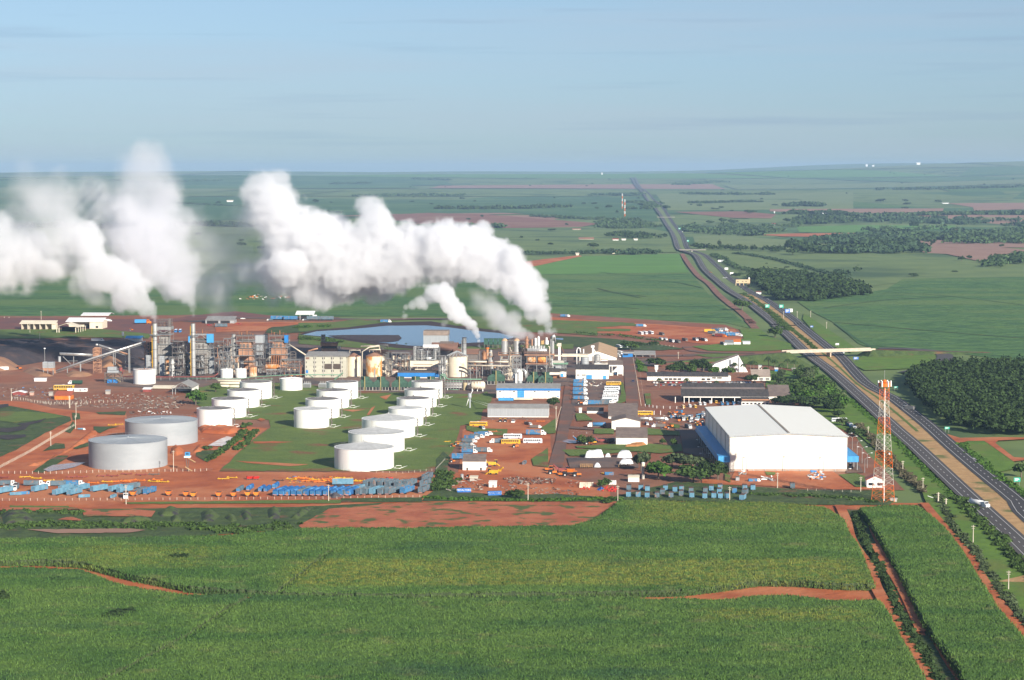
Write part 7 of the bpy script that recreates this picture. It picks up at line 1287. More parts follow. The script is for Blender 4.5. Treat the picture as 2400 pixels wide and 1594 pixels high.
put(('truck',TBL),'K',1210,540,-85,'blue dumper below the tank lorries',None,.6);put(('truck',DSTEEL),'K',1370,575,180,'white cab flat lorry loaded with a tractor',None,.8)
# vehicles in the garage
for i,(X,Y,c) in enumerate([(7,1275,'y'),(98,1265,'w'),(172,1270,'y'),(135,1195,'b'),(238,1235,'w'),(300,1235,'w'),(376,1210,'w'),(456,1205,'y'),(545,1245,'b'),(618,1240,'b'),(704,1240,'b'),(780,1225,'w'),(855,1215,'w')]):
    kk={'y':('bus',YEL,ORNG),'w':('bus',WBL,STEEL),'b':('trailer',TBL)}[c];put(kk,'F',X,Y,-86 if c != 'b' else 90,'%s vehicle from the left parked in the long lorry garage' % ORD[i],'vehicles parked in the garage',.62)
# machines on the tractor yard between junction and workshop
put(('trailer',TBL),'K',540,755,80,'blue trailer beside the red machine at the puddle',None,.5);put(('harvester',REDP),'K',620,770,0,'dark red machine beside the front workshop',None,.8);put(('harvester',TBL),'K',355,775,10,'blue machine under the small tree by the puddle',None,.9);put(('tractor',ORNG),'K',440,800,0,'orange tractor under the small tree by the puddle',None,1.2);put(('tractor',YEL),'K',500,790,0,'yellow tractor beside the orange one by the puddle',None,1.1);put(('truck',DSTEEL),'K',740,770,60,'dark lorry in the shade of the front workshop',None,.8)
put(('container',TBL),'K',715,1200,3,'small blue container by the orange tractors',None,.7);put(('container',YEL),'K',628,1185,80,'pale yellow box beside the small blue container',None,.35)
# car park
CARC=[WHP,paint('car_silver',(0.42,0.43,0.45),rough=.35,metal=.4),paint('car_dark_blue',(0.03,0.05,0.13),rough=.3),paint('car_black',(0.02,0.02,0.022),rough=.3),paint('car_red',(0.40,0.03,0.025),rough=.35)]
n=0
for row,(Y,x0,x1) in enumerate(((935,1375,2780),(968,1395,2720))):
    X=x0
    while X<x1:
        r=random.random()
        if r>.12:
            c=CARC[[0,0,1,2,3,1,0,4][random.randrange(8)]];cn={'white_paint':'white','car_silver':'silver','car_dark_blue':'dark blue','car_black':'black','car_red':'red'}[c.name]
            put(('car',c),'E',X,Y+random.uniform(-5,5),random.choice((80,95,-85)),'%s car in the %s row of the car park, a %s one' % (ORD[n % 50],'rear' if row==0 else 'front',cn),'cars parked behind the lorry garage',1.05);n+= 1
        X+= random.uniform(33,44)
    n=0
# red lorry park on top
for i,(X,Y,k) in enumerate([(1190,262,'bus'),(1250,258,'bus'),(1330,255,'bus'),(1470,335,'tk'),(1530,340,'tk'),(1620,370,'t'),(1700,378,'d'),(1800,355,'d'),(1945,350,'t'),(2010,345,'r'),(2070,355,'t'),(1480,275,'d'),(2330,410,'t')]):
    kk={'bus':('bus',WBL,STEEL),'tk':('tanker',STAINL),'t':('truck',TGR),'d':('truck',DSTEEL,DSTEEL),'r':('truck',REDP,REDP)}[k];put(kk,'E',X,Y,-75,'%s vehicle from the left in the open red lorry park' % ORD[i],'vehicles in the red lorry park')
for i,(X,Y,k) in enumerate([(370,235,'y'),(420,260,'t'),(480,290,'d'),(520,300,'r'),(560,270,'b'),(620,268,'t'),(680,290,'tr'),(470,225,'b'),(540,215,'t'),(740,290,'w')]):
    kk={'y':('truck',YEL,YEL),'t':('truck',TGR),'d':('truck',DSTEEL,DSTEEL),'r':('truck',REDP,ORNG),'b':('truck',TBL),'tr':('trailer',TBL),'w':('truck',WHP)}[k];put(kk,'F',X,Y,-35 if i % 2 else 5,'%s lorry of the tight group behind the lorry stop huts' % ORD[i],'tight group of lorries',1.1)
put(('truck',TBL),'E',1190,158,0,'tipping blue lorry beside the green strip');put(('truck',TBL),'E',140,22,0,'dark blue lorry on the cane edge track');put(('truck',TBL),'C',1200,100,0,'blue lorry on the road behind the pond',None,1.1)
for i,(X,Y) in enumerate(((1480,300),(1660,303),(1980,305),(2160,305))):put(('trailer',TBL if i<2 else TGR),'B',X,Y,0,'%s long trailer of the cane trains on the service road' % ORD[i],'cane trains on the service road',1.3)
for i,X in enumerate((1375,1865)):put(('truck',TGR),'B',X,305,180,'%s white cab hauling a cane train' % ('left' if i==0 else 'right'),'cane trains on the service road',.6)
put(('trailer',TGR),'B',700,400,0,'grey trailer before the grey roofed open lorry shed',None,1.1);put(('car',WHP),'B',1000,285,0,'white pickup on the service road',None,1.3);put(('car',CARC[4]),'B',945,360,0,'red and black car beside the grey roofed open shed',None,1.3);put(('car',CARC[4]),'B',535,375,0,'red and white car under the grey roofed open shed',None,1.4)
for i,X in enumerate((75,135)):put(('bus',BLUE,WHP),'B',X,465,-86,'%s blue and white bus between the two stacks' % ('left' if i==0 else 'right'),'blue and white buses',1.0)
put(('bus',YEL,BLUE),'G',845,85,0,'long yellow and blue bus behind the white site cabin',None,1.35);put(('truck',paint('dark_green_paint',(0.03,0.08,0.05))),'A',1050,1190,180,'dark green lorry with a white cab below the conveyor');put(('truck',WHP),'A',1345,600,0,'white box lorry beyond the dark ridge');put(('truck',BLUE2,ORNG),'A',1970,355,0,'long blue lorry in the dark red far yard',None,1.6);put(('truck',WHP),'A',1480,320,0,'white lorry beside the tall cream shed',None,.9)
put(('tractor',ORNG),'A',258,985,0,'yellow loader on the brown bagasse heap',None,1.2);put(('trailer',WHP),'A',30,1000,0,'white trailer at the left edge below the bagasse heap',None,.9);put(('tractor',ORNG),'A',1815,445,0,'orange tractor on the dark red far yard');put(('tractor',ORNG),'A',1270,415,0,'orange machine beneath the tall cream shed',None,1.3)
put(('tanker',TLB),'G',1062,610,0,'small pale blue tank trailer beside the fence head',None,.5);put(('implement',YEL),'G',1470,555,0,'yellow machine beside the red soil bank',None,1.0);put(('implement',YEL),'G',1560,545,0,'second yellow machine beside the red soil bank',None,1.0)
# highway traffic
put(('tanker',WHP),'T',2045,205,-58,'white tank lorry driving towards the viewer on the near carriageway',None,1.15);put(('car',WHP),'M',1567,1010,125,'white car on the far carriageway beside the grass triangle',None,1.15);put(('truck',STEEL,CLAD),'M',730,345,130,'lorry in the plantation shade on the far carriageway');put(('car',CARC[1]),'M',985,580,130,'silver car at the edge of the plantation shade');put(('car',CARC[3]),'F',1530,350,-60,'dark car on the near carriageway before the overpass',None,1.2)
put(('truck',CLAD,CARC[1]),'F',2190,530,120,'lorry beneath the overpass on the far carriageway',None,.8);put(('truck',ORNG,YEL),'P',1043,1030,-70,'orange and white lorry coming down the bend',None,.9);put(('truck',WHP),'Z',695,1000,-50,'white lorry on the reserve slip before the toll gate',None,.9);put(('truck',WHP),'P',682,648,-80,'distant white lorry on the near carriageway');put(('car',CARC[2]),'E',1083,920,90,'dark car on the broad site road',None,1.3)
for i,(X,Y) in enumerate(((488,322),(503,348),(507,405),(530,437),(642,458),(605,440),(425,318),(763,652),(785,647))):put(('car',WHP),'P',X,Y,80,'%s tiny white car far off on the highway' % ORD[i],'distant cars on the highway',2.2)
for i,(X,Y) in enumerate(((1328,1180),(1388,1225),(1473,1278),(1575,1278))):put(('car',WHP),'P',X,Y,-60,'%s white car from the toll gate down the highway' % ORD[i],'cars below the toll gate',1.5)
for i,(X,Y,d) in enumerate(((2010,605,-80),(1960,565,-80))):put(('truck',TBL),'L',X,Y,d,'%s blue and white lorry on the grass right of the warehouse' % ('front' if i==0 else 'rear'),'lorries right of the warehouse',.9)
put(('bus',WBL,STEEL),'L',1830,500,5,'white bus shell right of the warehouse roof',None,.9);put(('tractor',CARC[3]),'L',1975,1130,85,'dark tractor on the apron right of the warehouse',None,1.3)
# farm implements in the yard
g='orange and yellow farm implements behind the trailers'
im=[('G',40,1245,REDP),('G',330,1240,YEL),('G',470,1258,YEL),('G',640,1285,YEL),('G',760,1290,YEL),('G',950,1240,REDP),('G',1080,1240,REDP),('G',1350,1225,REDP),('G',1480,1225,REDP),('G',1660,1200,REDP),('G',1850,1210,REDP),('G',2020,1205,DSTEEL),('G',1220,1320,ORNG),('G',1400,1305,YEL),('G',1490,1300,ORNG),('G',1640,1300,ORNG),('G',1700,1285,ORNG),('G',1830,1285,ORNG),('G',2000,1300,YEL),('G',2060,1280,ORNG),('G',2140,1305,YEL),('H',690,1265,YEL),('H',800,1250,YEL),('H',1410,1285,BRI),('H',1580,1270,YEL),('H',1680,1260,ORNG),('H',1780,1290,ORNG),('H',1880,1275,YEL),('H',1950,1305,ORNG),('H',2050,1270,ORNG),('H',2120,1300,ORNG),('H',2190,1265,YEL),('I',540,1255,YEL),('I',640,1260,YEL),('I',740,1295,YEL),('I',800,1290,YEL),('I',950,1265,REDP),('I',30,1250,ORNG),('I',120,1260,ORNG),('I',200,1290,ORNG),('J',700,650,REDP),('J',640,640,ORNG)]
for i,(v,X,Y,c) in enumerate(im):put(('implement',c),v,X,Y,random.uniform(-25,25),'%s farm implement from the left on the red earth behind the trailers' % ORD[i],g,1.1)
for X,lab in ((1035,'left red seed hopper on the red earth'),(1120,'right red seed hopper on the red earth')):put(('wagon',paint('bright_red',(0.60,0.03,0.02))),'H',X,1265,20,lab,None,.9)
put(('wagon',paint('bright_red',(0,0,0))),'I',1190,1280,30,'red hopper standing alone behind the open trailers',None,.9)
t=TH('tipping_platform','blue cabin on a tall stilted platform with timber chutes','platform','H',220,1155,None,0);t.part('cabin',BLUE2,[('b',190,250,898,945,0,2.5)]);t.part('window',GLASS,[('b',200,240,908,925,-.1,.2)]);t.part('floor',WHP,[('b',178,262,945,965,-.4,3.4)]);t.part('leg',DSTEEL,[('l',200,965,0,225,1155,0,8),('l',245,965,0,215,1155,2,8)]);t.part('chute',mat('timber',(0.40,0.24,0.12)),[('l',230,975,0,325,1030,0,18),('l',190,1090,0,285,1150,0,18)])
# drums and crates
def small(name,v,pts_,label,m,f,group,cat):
    W=[at(v,*p) for p in pts_];t0=None
    for i,w in enumerate(W):
        if t0 is None:b=MB();f(b);t0=b.obj(name,m);o=t0
        else:o=t0.copy();link(o)
        o.location=w;tag(o,label,cat,group)
rr=random.Random(3)
small('drum','K',[(630+rr.uniform(0,190),1365+rr.uniform(0,60)) for _ in range(34)],'red drum in the dense group beside the round tree',paint('drum_red',(0.55,0.04,0.03)),lambda b:b.cyl(0,0,0,1.1,.42,n=10),'red drums beside the round tree','drum')
small('drum','K',[(335+rr.uniform(0,130),1370+rr.uniform(0,26)) for _ in range(9)],'red drum in front of the cream liquid crates',paint('drum_red',(0,0,0)),lambda b:b.cyl(0,0,0,1.1,.42,n=10),'red drums before the cream crates','drum')
small('drum','K',[(565+rr.uniform(0,75),1375+rr.uniform(0,35)) for _ in range(8)],'blue drum between the cream crates and the red drums',paint('drum_blue',(0.03,0.12,0.40)),lambda b:b.cyl(0,0,0,1.1,.42,n=10),'blue drums','drum')
small('liquid_crate','K',[(345+25*(i % 7)+rr.uniform(-5,5),1335+18*(i // 7)) for i in range(19)],'cream liquid crate stacked at the scrap yard edge',CREAM,lambda b:b.box(-.7,.7,-.6,.6,.1,1.9),'cream liquid crates','crate')
small('liquid_crate','K',[(725+22*(i % 4),1310+16*(i // 4)) for i in range(8)],'white liquid crate behind the red drums',WHP,lambda b:b.box(-.7,.7,-.6,.6,.1,1.9),'white liquid crates','crate')
# scrap
SCR=[mat('scrap_rust',(0.20,0.085,0.05),(0.11,0.05,0.035),scale=.8),mat('scrap_pale',(0.36,0.32,0.27),(0.20,0.17,0.15),scale=.8),paint('scrap_blue',(0.10,0.20,0.36)),DSTEEL,ORNG]
def scrap(label,v,pts_,n,size,mats,hmax=1.5,seed=1,name='scrap_pile',upright=False):
    r=random.Random(seed);W=[at(v,*p) for p in pts_];x0,x1=min(w.x for w in W),max(w.x for w in W);y0,y1=min(w.y for w in W),max(w.y for w in W);pl=[(w.x,w.y) for w in W];b=MB();mi=[]
    for _ in range(n):
        for _t in range(30):
            x,y=r.uniform(x0,x1),r.uniform(y0,y1)
            if in_poly(np.array([x]),np.array([y]),pl)[0]:break
        a=r.uniform(0,math.pi);L=r.uniform(.5,1.6)*size;ww=r.uniform(.15,.6)*size*.6;h=r.uniform(.2,1)*hmax;z=r.random() ** 2*hmax*.6
        c,s=math.cos(a),math.sin(a);k=len(b.f)
        if upright:L,ww,h,z=.35,.12,hmax*r.uniform(.6,1),0
        q=[(-L/2,-ww/2),(L/2,-ww/2),(L/2,ww/2),(-L/2,ww/2)];tilt=r.uniform(-.3,.3)*L
        b.add([(x+u*c-w_*s,y+u*s+w_*c,z+(tilt if u>0 else 0)) for u,w_ in q]+[(x+u*c-w_*s,y+u*s+w_*c,z+h*(.5 if not upright else 1)+(tilt if u>0 else 0)) for u,w_ in q],[(0,3,2,1),(4,5,6,7),(0,1,5,4),(1,2,6,5),(2,3,7,6),(3,0,4,7)]);mi+= [r.randrange(len(mats))]*6
    o=b.obj(name,mats);o.data.polygons.foreach_set('material_index',mi);tag(o,label,'scrap',kind='stuff')
scrap('tangled scrap metal in the middle of the scrap yard','J',[(760,1250),(1000,1235),(1470,1260),(1460,1320),(1100,1340),(880,1320)],420,1.3,[SCR[0],SCR[1],SCR[0],SCR[3],SCR[0]],1.5,2)
scrap('scattered scrap on the left of the scrap yard','J',[(0,1290),(200,1240),(560,1260),(560,1380),(420,1420),(30,1420)],130,1.8,[SCR[0],SCR[1],SCR[1],SCR[3],SCR[0]],1.4,3)
scrap('scattered scrap on the right of the scrap yard','J',[(700,1340),(1000,1350),(1500,1380),(1800,1430),(1820,1470),(1400,1500),(1100,1440),(800,1420)],260,1.4,[SCR[0],SCR[1],SCR[0],SCR[3]],1.0,4)
scrap('loose pale scrap beside the orange tractors','K',[(200,1275),(360,1300),(480,1330),(330,1380),(40,1330)],60,1.4,[SCR[1],SCR[0]],.9,5)
scrap('heaps of pale stakes and girders in the left scrap yard','G',[(980,190),(1300,150),(1900,130),(2000,200),(1900,330),(1500,330),(1000,310)],420,1.3,[SCR[1],SCR[0],SCR[3],SCR[0]],1.4,6);scrap('dark scrap rows right of the stakes','G',[(1900,170),(2300,160),(2500,260),(2300,340),(1900,340)],170,2.0,[SCR[3],SCR[0],SCR[1]],1.6,7);scrap('scrap round the red and orange huts','G',[(20,60),(700,50),(700,180),(900,210),(350,215),(20,180)],90,1.8,[SCR[0],SCR[1],SCR[2],SCR[3]],1.4,8);scrap('white machine parts behind the rear grey tank','G',[(1680,370),(2200,360),(2300,400),(1700,410)],70,1.8,[SCR[3],WHP,SCR[0]],1.6,9)
scrap('mixed bags and sheets piled before the big warehouse','L',[(1400,1190),(1540,1160),(1650,1210),(1620,1270),(1430,1270)],60,2.4,[BLUE,ORNG,WHP,CLAD],2.0,10);scrap('white sheets and bags at the warehouse corner','L',[(480,1150),(600,1140),(620,1205),(520,1215)],26,2.4,[WHP,CLAD,YEL],1.6,11);scrap('sheeted load and boxes on the concrete slabs','L',[(760,1235),(945,1235),(955,1290),(770,1290)],16,3.4,[WHP,WHP,CLAD],1.6,12)
scrap('orange and yellow machine parts in the yard','H',[(1540,1225),(2200,1225),(2200,1300),(1560,1310)],170,1.6,[ORNG,YEL,SCR[0],SCR[3],TBL],1.0,13);scrap('broken cars and pallets in the lorry park','E',[(480,935),(680,925),(640,990),(500,1000)],60,2.0,[WHP,SCR[0],CREAM],1.0,14);scrap('stakes left of the orange cottage','G',[(400,225),(600,240),(1160,215),(1160,280),(600,285)],80,1.5,[SCR[1]],1.8,15,upright=True);scrap('white stones edging the side lane','K',[(200,595),(520,600),(520,680),(200,690)],26,.9,[WHP],.5,16,'edging_stones');scrap('pale rubble line beside the puddle','H',[(340,755),(540,680),(545,695),(350,775)],40,.8,[CONC],.5,17,'rubble')
for X0,X1,lab in ((335,500,'left wooden rack before the sheeted heaps'),(840,980,'right wooden rack before the sheeted heaps')):t=TH('timber_rack',lab,'rack','K',(X0+X1)/2,1112,'wooden racks');t.part('frame',mat('timber',(0,0,0)),[('f',X0,X1,1060,1112,0,4,6,2,5,True)])
for i,(a,b_,c,d) in enumerate(((530,750,1215,1305),(760,960,1215,1300),(1160,1390,1235,1320),(1400,1605,1240,1320))):
    t=TH('concrete_bay','%s dark concrete bay before the warehouse from the left' % ORD[i],'concrete bay','L',(a+b_)/2,d,'concrete bays before the warehouse',0);t.part('slab',DIRT2,[('b',a,b_,d-4,d,0,14)]);t.part('kerb',CONC,[('b',a,b_,d-8,d,-.4,.5),('b',a,a+5,d-8,d,0,14),('b',b_-5,b_,d-8,d,0,14),('b',a,b_,d-8,d,6,.4)])
put(('truck',TBL),'L',710,1290,10,'blue flat lorry parked in the concrete bays',None,.6);put(('container',CLAD),'L',495,1272,85,'grey box container left of the concrete bays',None,.8)

_cx=random.Random(31)
for i in range(26):
    X,Y=_cx.uniform(1500,2110),_cx.uniform(385,585);kk=_cx.choice([('truck',TGR),('tractor',ORNG),('bin',TBL),('tractor',YEL),('wagon',ORNG),('car',WHP)]);put(kk,'K',X,Y,_cx.uniform(-100,100),'%s machine of the crowded yard behind the three white workshops' % ORD[i],'machines in the crowded yard',.85)
for i in range(12):
    X,Y=_cx.uniform(60,700),_cx.uniform(700,1240);kk=_cx.choice([('implement',YEL),('bin',TGR),('tractor',ORNG),('implement',REDP)]);put(kk,'J',X*.6,Y,_cx.uniform(-40,40),'%s small machine left of the red yard among the packed lorries' % ORD[i],'small machines in the red yard',.8)
scrap('tyres and parts lying before the grey roofed store','J',[(430,455),(720,450),(1200,450),(1190,495),(900,500),(450,495)],120,1.1,[DSTEEL,SCR[0],SCR[3]],.9,31)
scrap('clutter round the workshops','K',[(1120,420),(1500,430),(1500,620),(1180,560)],60,1.2,[SCR[0],SCR[1],SCR[2],ORNG],1.2,32);scrap('clutter on the lorry park edge','E',[(380,900),(680,900),(640,1200),(450,1200)],40,1.6,[WHP,SCR[1],SCR[0]],.7,33)
# ------------------------------------------------------------------ trees, palms, shrubs and woods
def treep(v,xl,xr,yt,yb,kind,label,group='trees in the works grounds',n=700,name='tree'):
    p=at(v,(xl+xr)/2,yb);s=depth(p)/(F*VW[v][2]);return tree(v,(xl+xr)/2,yb,(xr-xl)*s*1.05,(yb-yt)*s*1.02,kind,label,group,name,name.replace('_',' '),n)
for a in [('B',225,470,1255,1475,2,'round bright green tree beside the gabled open shed'),('B',555,690,1155,1300,1,'smaller round tree by the long cream vessels'),('K',1035,1235,870,1150,3,'greyish tree touching the tall round column'),('K',1195,1525,985,1262,2,'large bright green tree right of the tall round column'),('K',1400,1680,890,1110,3,'grey green tree behind the bright green one'),('K',1640,1950,915,1130,3,'wide grey green tree near the double lamps'),('K',1640,2000,1040,1300,1,'dark wide tree over the white rubble'),('K',1900,2120,960,1260,0,'olive tree left of the blue canopy'),('K',2020,2260,1000,1270,0,'olive tree at the foot of the blue canopy'),
          ('K',585,735,1225,1370,1,'small round tree among the drums'),('K',640,795,1480,1575,1,'low bush in front of the red drums'),('J',815,1040,1365,1510,1,'bush beside the lettered blue container'),('D',1680,1830,1105,1285,0,'open crowned tree right of the grey roofed store'),('K',300,425,655,800,1,'small tree over the blue machine'),('K',400,510,665,800,0,'small tree over the orange tractor'),('K',1520,1600,700,830,1,'small tree right of the front workshop'),('K',1380,1450,700,800,1,'little tree behind the white rubble'),('E',1290,1510,575,710,0,'spreading dark tree on the forecourt island'),
          ('E',1560,1720,640,815,0,'first dark tree of the clump behind the long office'),('E',1660,1830,600,810,0,'second dark tree of the clump behind the long office'),('E',1780,1950,640,815,1,'third dark tree of the clump behind the long office'),('E',1860,2030,590,790,0,'fourth dark tree of the clump behind the long office'),('E',1960,2160,580,800,0,'tallest dark tree of the clump behind the long office'),('E',2130,2280,700,812,2,'green bush at the right end of the tree clump'),('F',535,715,695,835,1,'round tree before the white chapel'),('F',870,1030,800,930,0,'tree before the low office with the pinkish roof'),('F',1250,1640,1080,1250,0,'broad olive tree behind the big warehouse'),
          ('F',1480,1760,900,1080,1,'tree in the grove right of the palms'),('F',1640,1900,820,1010,1,'tree on the inner edge of the highway grove'),('F',1500,1800,1030,1230,2,'bright green tree in the middle of the grove'),('F',1720,2000,980,1200,1,'leafy tree in the upper grove beside the slope'),('F',1840,2120,950,1150,2,'bright tree nearest the highway slope'),('F',1620,1900,1100,1290,0,'dark tree at the back right corner of the warehouse'),('F',1850,2110,1110,1300,0,'olive tree in the lower grove'),('F',1980,2210,1150,1350,0,'olive tree beside the lower slope'),('F',1330,1560,860,1000,0,'dark tree just right of the low office'),('F',1640,1830,700,860,0,'dark tree at the top of the grove'),
          ('F',2080,2240,1290,1420,0,'small olive tree near the white bus shell'),('F',2130,2280,1400,1530,3,'grey shrub tree beside the warehouse edge'),('M',2105,2300,1010,1225,1,'tree at the right edge beside the grass triangle'),('P',1272,1400,1252,1372,1,'flat topped tree beside the near carriageway'),('F',1190,1365,130,300,1,'umbrella shaped tree on the verge before the overpass'),('E',950,1140,345,480,1,'dark green tree beside the white coaches'),('M',-60,170,560,700,0,'olive shrub tree beside the lamp row')]:treep(*a)
for i,(v,X,Y,yb,h) in enumerate([('E',1450,855,1000,0),('E',1825,855,1000,0),('E',2240,890,1010,0),('F',480,900,985,0),('F',985,610,790,0),('F',940,620,770,0),('F',1190,555,760,0),('F',1275,595,770,0),('F',1150,700,860,0),('F',1450,585,740,0),('F',1540,600,770,0),('F',1370,650,810,0),('F',1640,665,850,0),('F',1260,790,930,0),('F',1220,910,1010,0),('F',1660,870,1010,0),('F',1130,1020,1130,0),('F',1000,1040,1130,0),('F',840,660,800,0),('F',560,610,740,0),('F',720,640,790,0),('F',2230,1020,1140,0),('F',2170,1120,1300,0),('F',2260,1110,1270,0),('C',1355,370,420,0),('C',1485,375,430,0),('F',2050,1180,1300,0)]):
    p=at(v,X,yb);palm(v,X,yb,(yb-Y)*depth(p)/(F*VW[v][2])*1.15,'%s palm counted from the office car park towards the highway grove' % ORD[i])
_gx=random.Random(77);_gp=[(1180,960),(1330,850),(1560,850),(1760,800),(1900,900),(2080,1080),(2250,1330),(2230,1440),(1960,1330),(1650,1290),(1480,1160),(1250,1090)];_n=0
while _n<34:
    X,Y=_gx.uniform(1180,2260),_gx.uniform(820,1440)
    if in_poly(np.array([X]),np.array([Y]),_gp)[0]:
        tree('F',X,Y,_gx.uniform(7,12),_gx.uniform(7,12),_gx.choice((0,1,1,2,3)),'%s leafy tree of the grove between the offices and the highway slope' % ORD[_n],'trees of the highway grove');_n+= 1
def shrubs(label,v,pts,h,w,m=None,sp=2.6,n=40,name='shrub_row'):return wood(name,label,v,pts,h,sp,m or FOL[1],n,.8,'shrubs',True,w)
shrubs('row of round shrubs left of the red track','H',[(500,1010),(640,930),(760,830),(900,720),(960,640)],2.6,2);shrubs('row of round shrubs right of the red track','H',[(850,880),(980,790),(1060,700),(1120,640)],2.6,2);shrubs('shrubs at the head of the red track','H',[(930,590),(1040,550)],3,1);shrubs('dark shrub on the bank by the rear grey tank','H',[(440,875),(510,870)],3,1.5,FOL[0])
shrubs('scrubby brown hedge beside the warehouse verge','M',[(60,560),(300,800),(560,1080),(740,1260),(900,1430)],2.6,2.5,foliage('leaf_brownish',(0.12,0.10,0.06),(0.08,0.075,0.04)));shrubs('ditch shrubs beside the near carriageway','M',[(-60,210),(200,430),(460,640),(700,900),(1000,1200),(1300,1500)],1.0,1.2,FOL[2],4);shrubs('thick shrubs below the near carriageway','T',[(1900,150),(2050,300),(2200,460),(2361,640),(2500,800)],2.0,3.5,FOL[1],3.4);shrubs('shrubs along the far carriageway edge','M',[(1400,800),(1560,940),(1720,1080),(1950,1260),(2240,1480),(2500,1700)],1.8,2.5,FOL[2],3)
shrubs('dark shrubs filling the ditch between the fields','T',[(1190,260),(1230,380),(1290,500),(1370,650),(1425,760),(1490,930),(1590,1100),(1690,1270),(1790,1440)],1.7,1.8,FOL[0],2.4);shrubs('shrubs between the field track and the verge','T',[(1760,130),(1880,360),(2010,510),(2150,720),(2290,900),(2420,1060)],1.8,2,FOL[3],2.8)
shrubs('shrubs on the near bank of the pond','C',[(40,330),(300,350),(560,380)],4,8,FOL[1],5);shrubs('shrubs on the far left bank of the pond','C',[(0,180),(200,170),(420,160)],3.5,5,FOL[2],5);shrubs('low palms and shrubs edging the red lorry park','E',[(300,250),(600,275),(900,290),(1200,330),(1450,360)],3.0,3,FOL[1],7,30);shrubs('roadside bushes before the coaches','E',[(1000,400),(1150,420),(1400,400)],4,6,FOL[0],5);shrubs('scrub on the left spoil strip','R',[(20,340),(400,330),(800,340),(1100,330),(1400,350),(1700,370),(2000,340)],1.6,9,FOL[1],3,24);shrubs('scrub on top of the left spoil strip','R',[(0,250),(150,240),(500,245),(560,250)],1.6,4,FOL[1],3,24)
shrubs('tall weeds before the scrap yard','S',[(600,150),(900,160),(1300,165),(1700,160),(1900,155)],1.8,3,FOL[2],2.6,26);shrubs('weeds beside the trailer yard corner','J',[(0,1180),(40,1300),(-80,1400),(-160,1300)],2.6,5,FOL[1],3);shrubs('grass tufts before the warehouse strip','T',[(500,120),(800,130),(1150,150),(1300,170)],1.4,5,FOL[1],3,24);shrubs('young hedge beside the broad site road','E',[(1150,640),(1200,780)],2,1.5,FOL[2]);shrubs('reserve shrubs between the carriageways','P',[(1340,1220),(1500,1320),(1640,1440),(1760,1560)],2.5,4,FOL[1],4);shrubs('reserve shrub line before the overpass','F',[(1290,30),(1480,180),(1680,340),(1830,470)],2,2,FOL[1],3.5)
for v,X,Y,w,h,lab in [('R',1240,590,8,5,'dark lone bush standing in the upper cane'),('R',810,985,13,4.5,'dark bush mound in the left cane'),('R',10,870,8,6,'bright bush at the left edge of the cane'),('R',385,745,12,4,'dark low bush in the left cane near the track')]:tree(v,X,Y,w,h,0,lab,'bushes in the cane','bush','bush')
WF=(foliage('wood_leaf_blue_green',(0.050,0.085,0.040),(0.036,0.064,0.030)),foliage('wood_leaf_green',(0.062,0.100,0.036),(0.042,0.074,0.028)),FOL[0])
# plantation and woods, nearest first
wood('plantation','dense dark green tree plantation beside the highway','W',[(2130,905),(2128,888),(2200,868),(2500,862),(2500,1022),(2330,1022),(2262,1012),(2200,985),(2150,938)],11,5.2,FOL[0],90,1.15)
wood('woodland','dark wood between the toll gate and the right cane field','P',[(1400,1090),(1480,1040),(1900,1060),(2120,1110),(2361,1150),(2500,1200),(2500,1235),(2000,1290),(1640,1280),(1600,1230),(1480,1180)],13,10,FOL[0],60,2.4)
for lab,v,pts,h,sp in [('dark square plantation beyond the flyover','P',[(800,632),(835,598),(1400,590),(1840,592),(1820,620),(1450,690),(1100,675),(870,655)],12,22),('wood behind the hedged pastures on the right','P',[(1770,770),(2200,770),(2900,760),(2900,800),(2361,850),(1900,850),(1750,810)],15,22),('broad wood on the right plain','Q',[(-30,640),(400,610),(700,630),(760,690),(890,735),(500,742),(0,742)],15,24),('long dark wood crossing the right plain','Q',[(400,575),(900,560),(1700,580),(1700,665),(1200,668),(840,665),(600,620)],15,26),
                       ('upper wood on the right plain','Q',[(-100,465),(320,470),(320,520),(-100,530)],16,28),('wood strip beside the pink fallow','Q',[(340,495),(900,485),(1700,505),(1700,545),(1000,525),(450,515)],15,28),('wood at the right edge above the big cane field','Q',[(1210,850),(1330,790),(1568,750),(1700,745),(1700,800),(1500,820)],12,16),('copse on the right pasture','Q',[(340,880),(400,820),(480,860),(460,890)],12,13),('small copse left of the pasture copse','Q',[(150,930),(200,880),(280,900),(230,935)],9,12),('wood right of the masts','P',[(0,560),(250,545),(480,570),(490,610),(200,622),(0,615)],12,20),('wood by the farmhouses left of the highway','P',[(30,690),(240,668),(560,690),(600,712),(300,712),(40,695)],12,18),('trees round the yellow farmhouse','P',[(30,845),(150,830),(560,835),(560,850),(200,858)],9,14)]:
    wood('woodland',lab,v,pts,h,sp*1.15,WF[_wk[0] % 3],30,sp*.2)
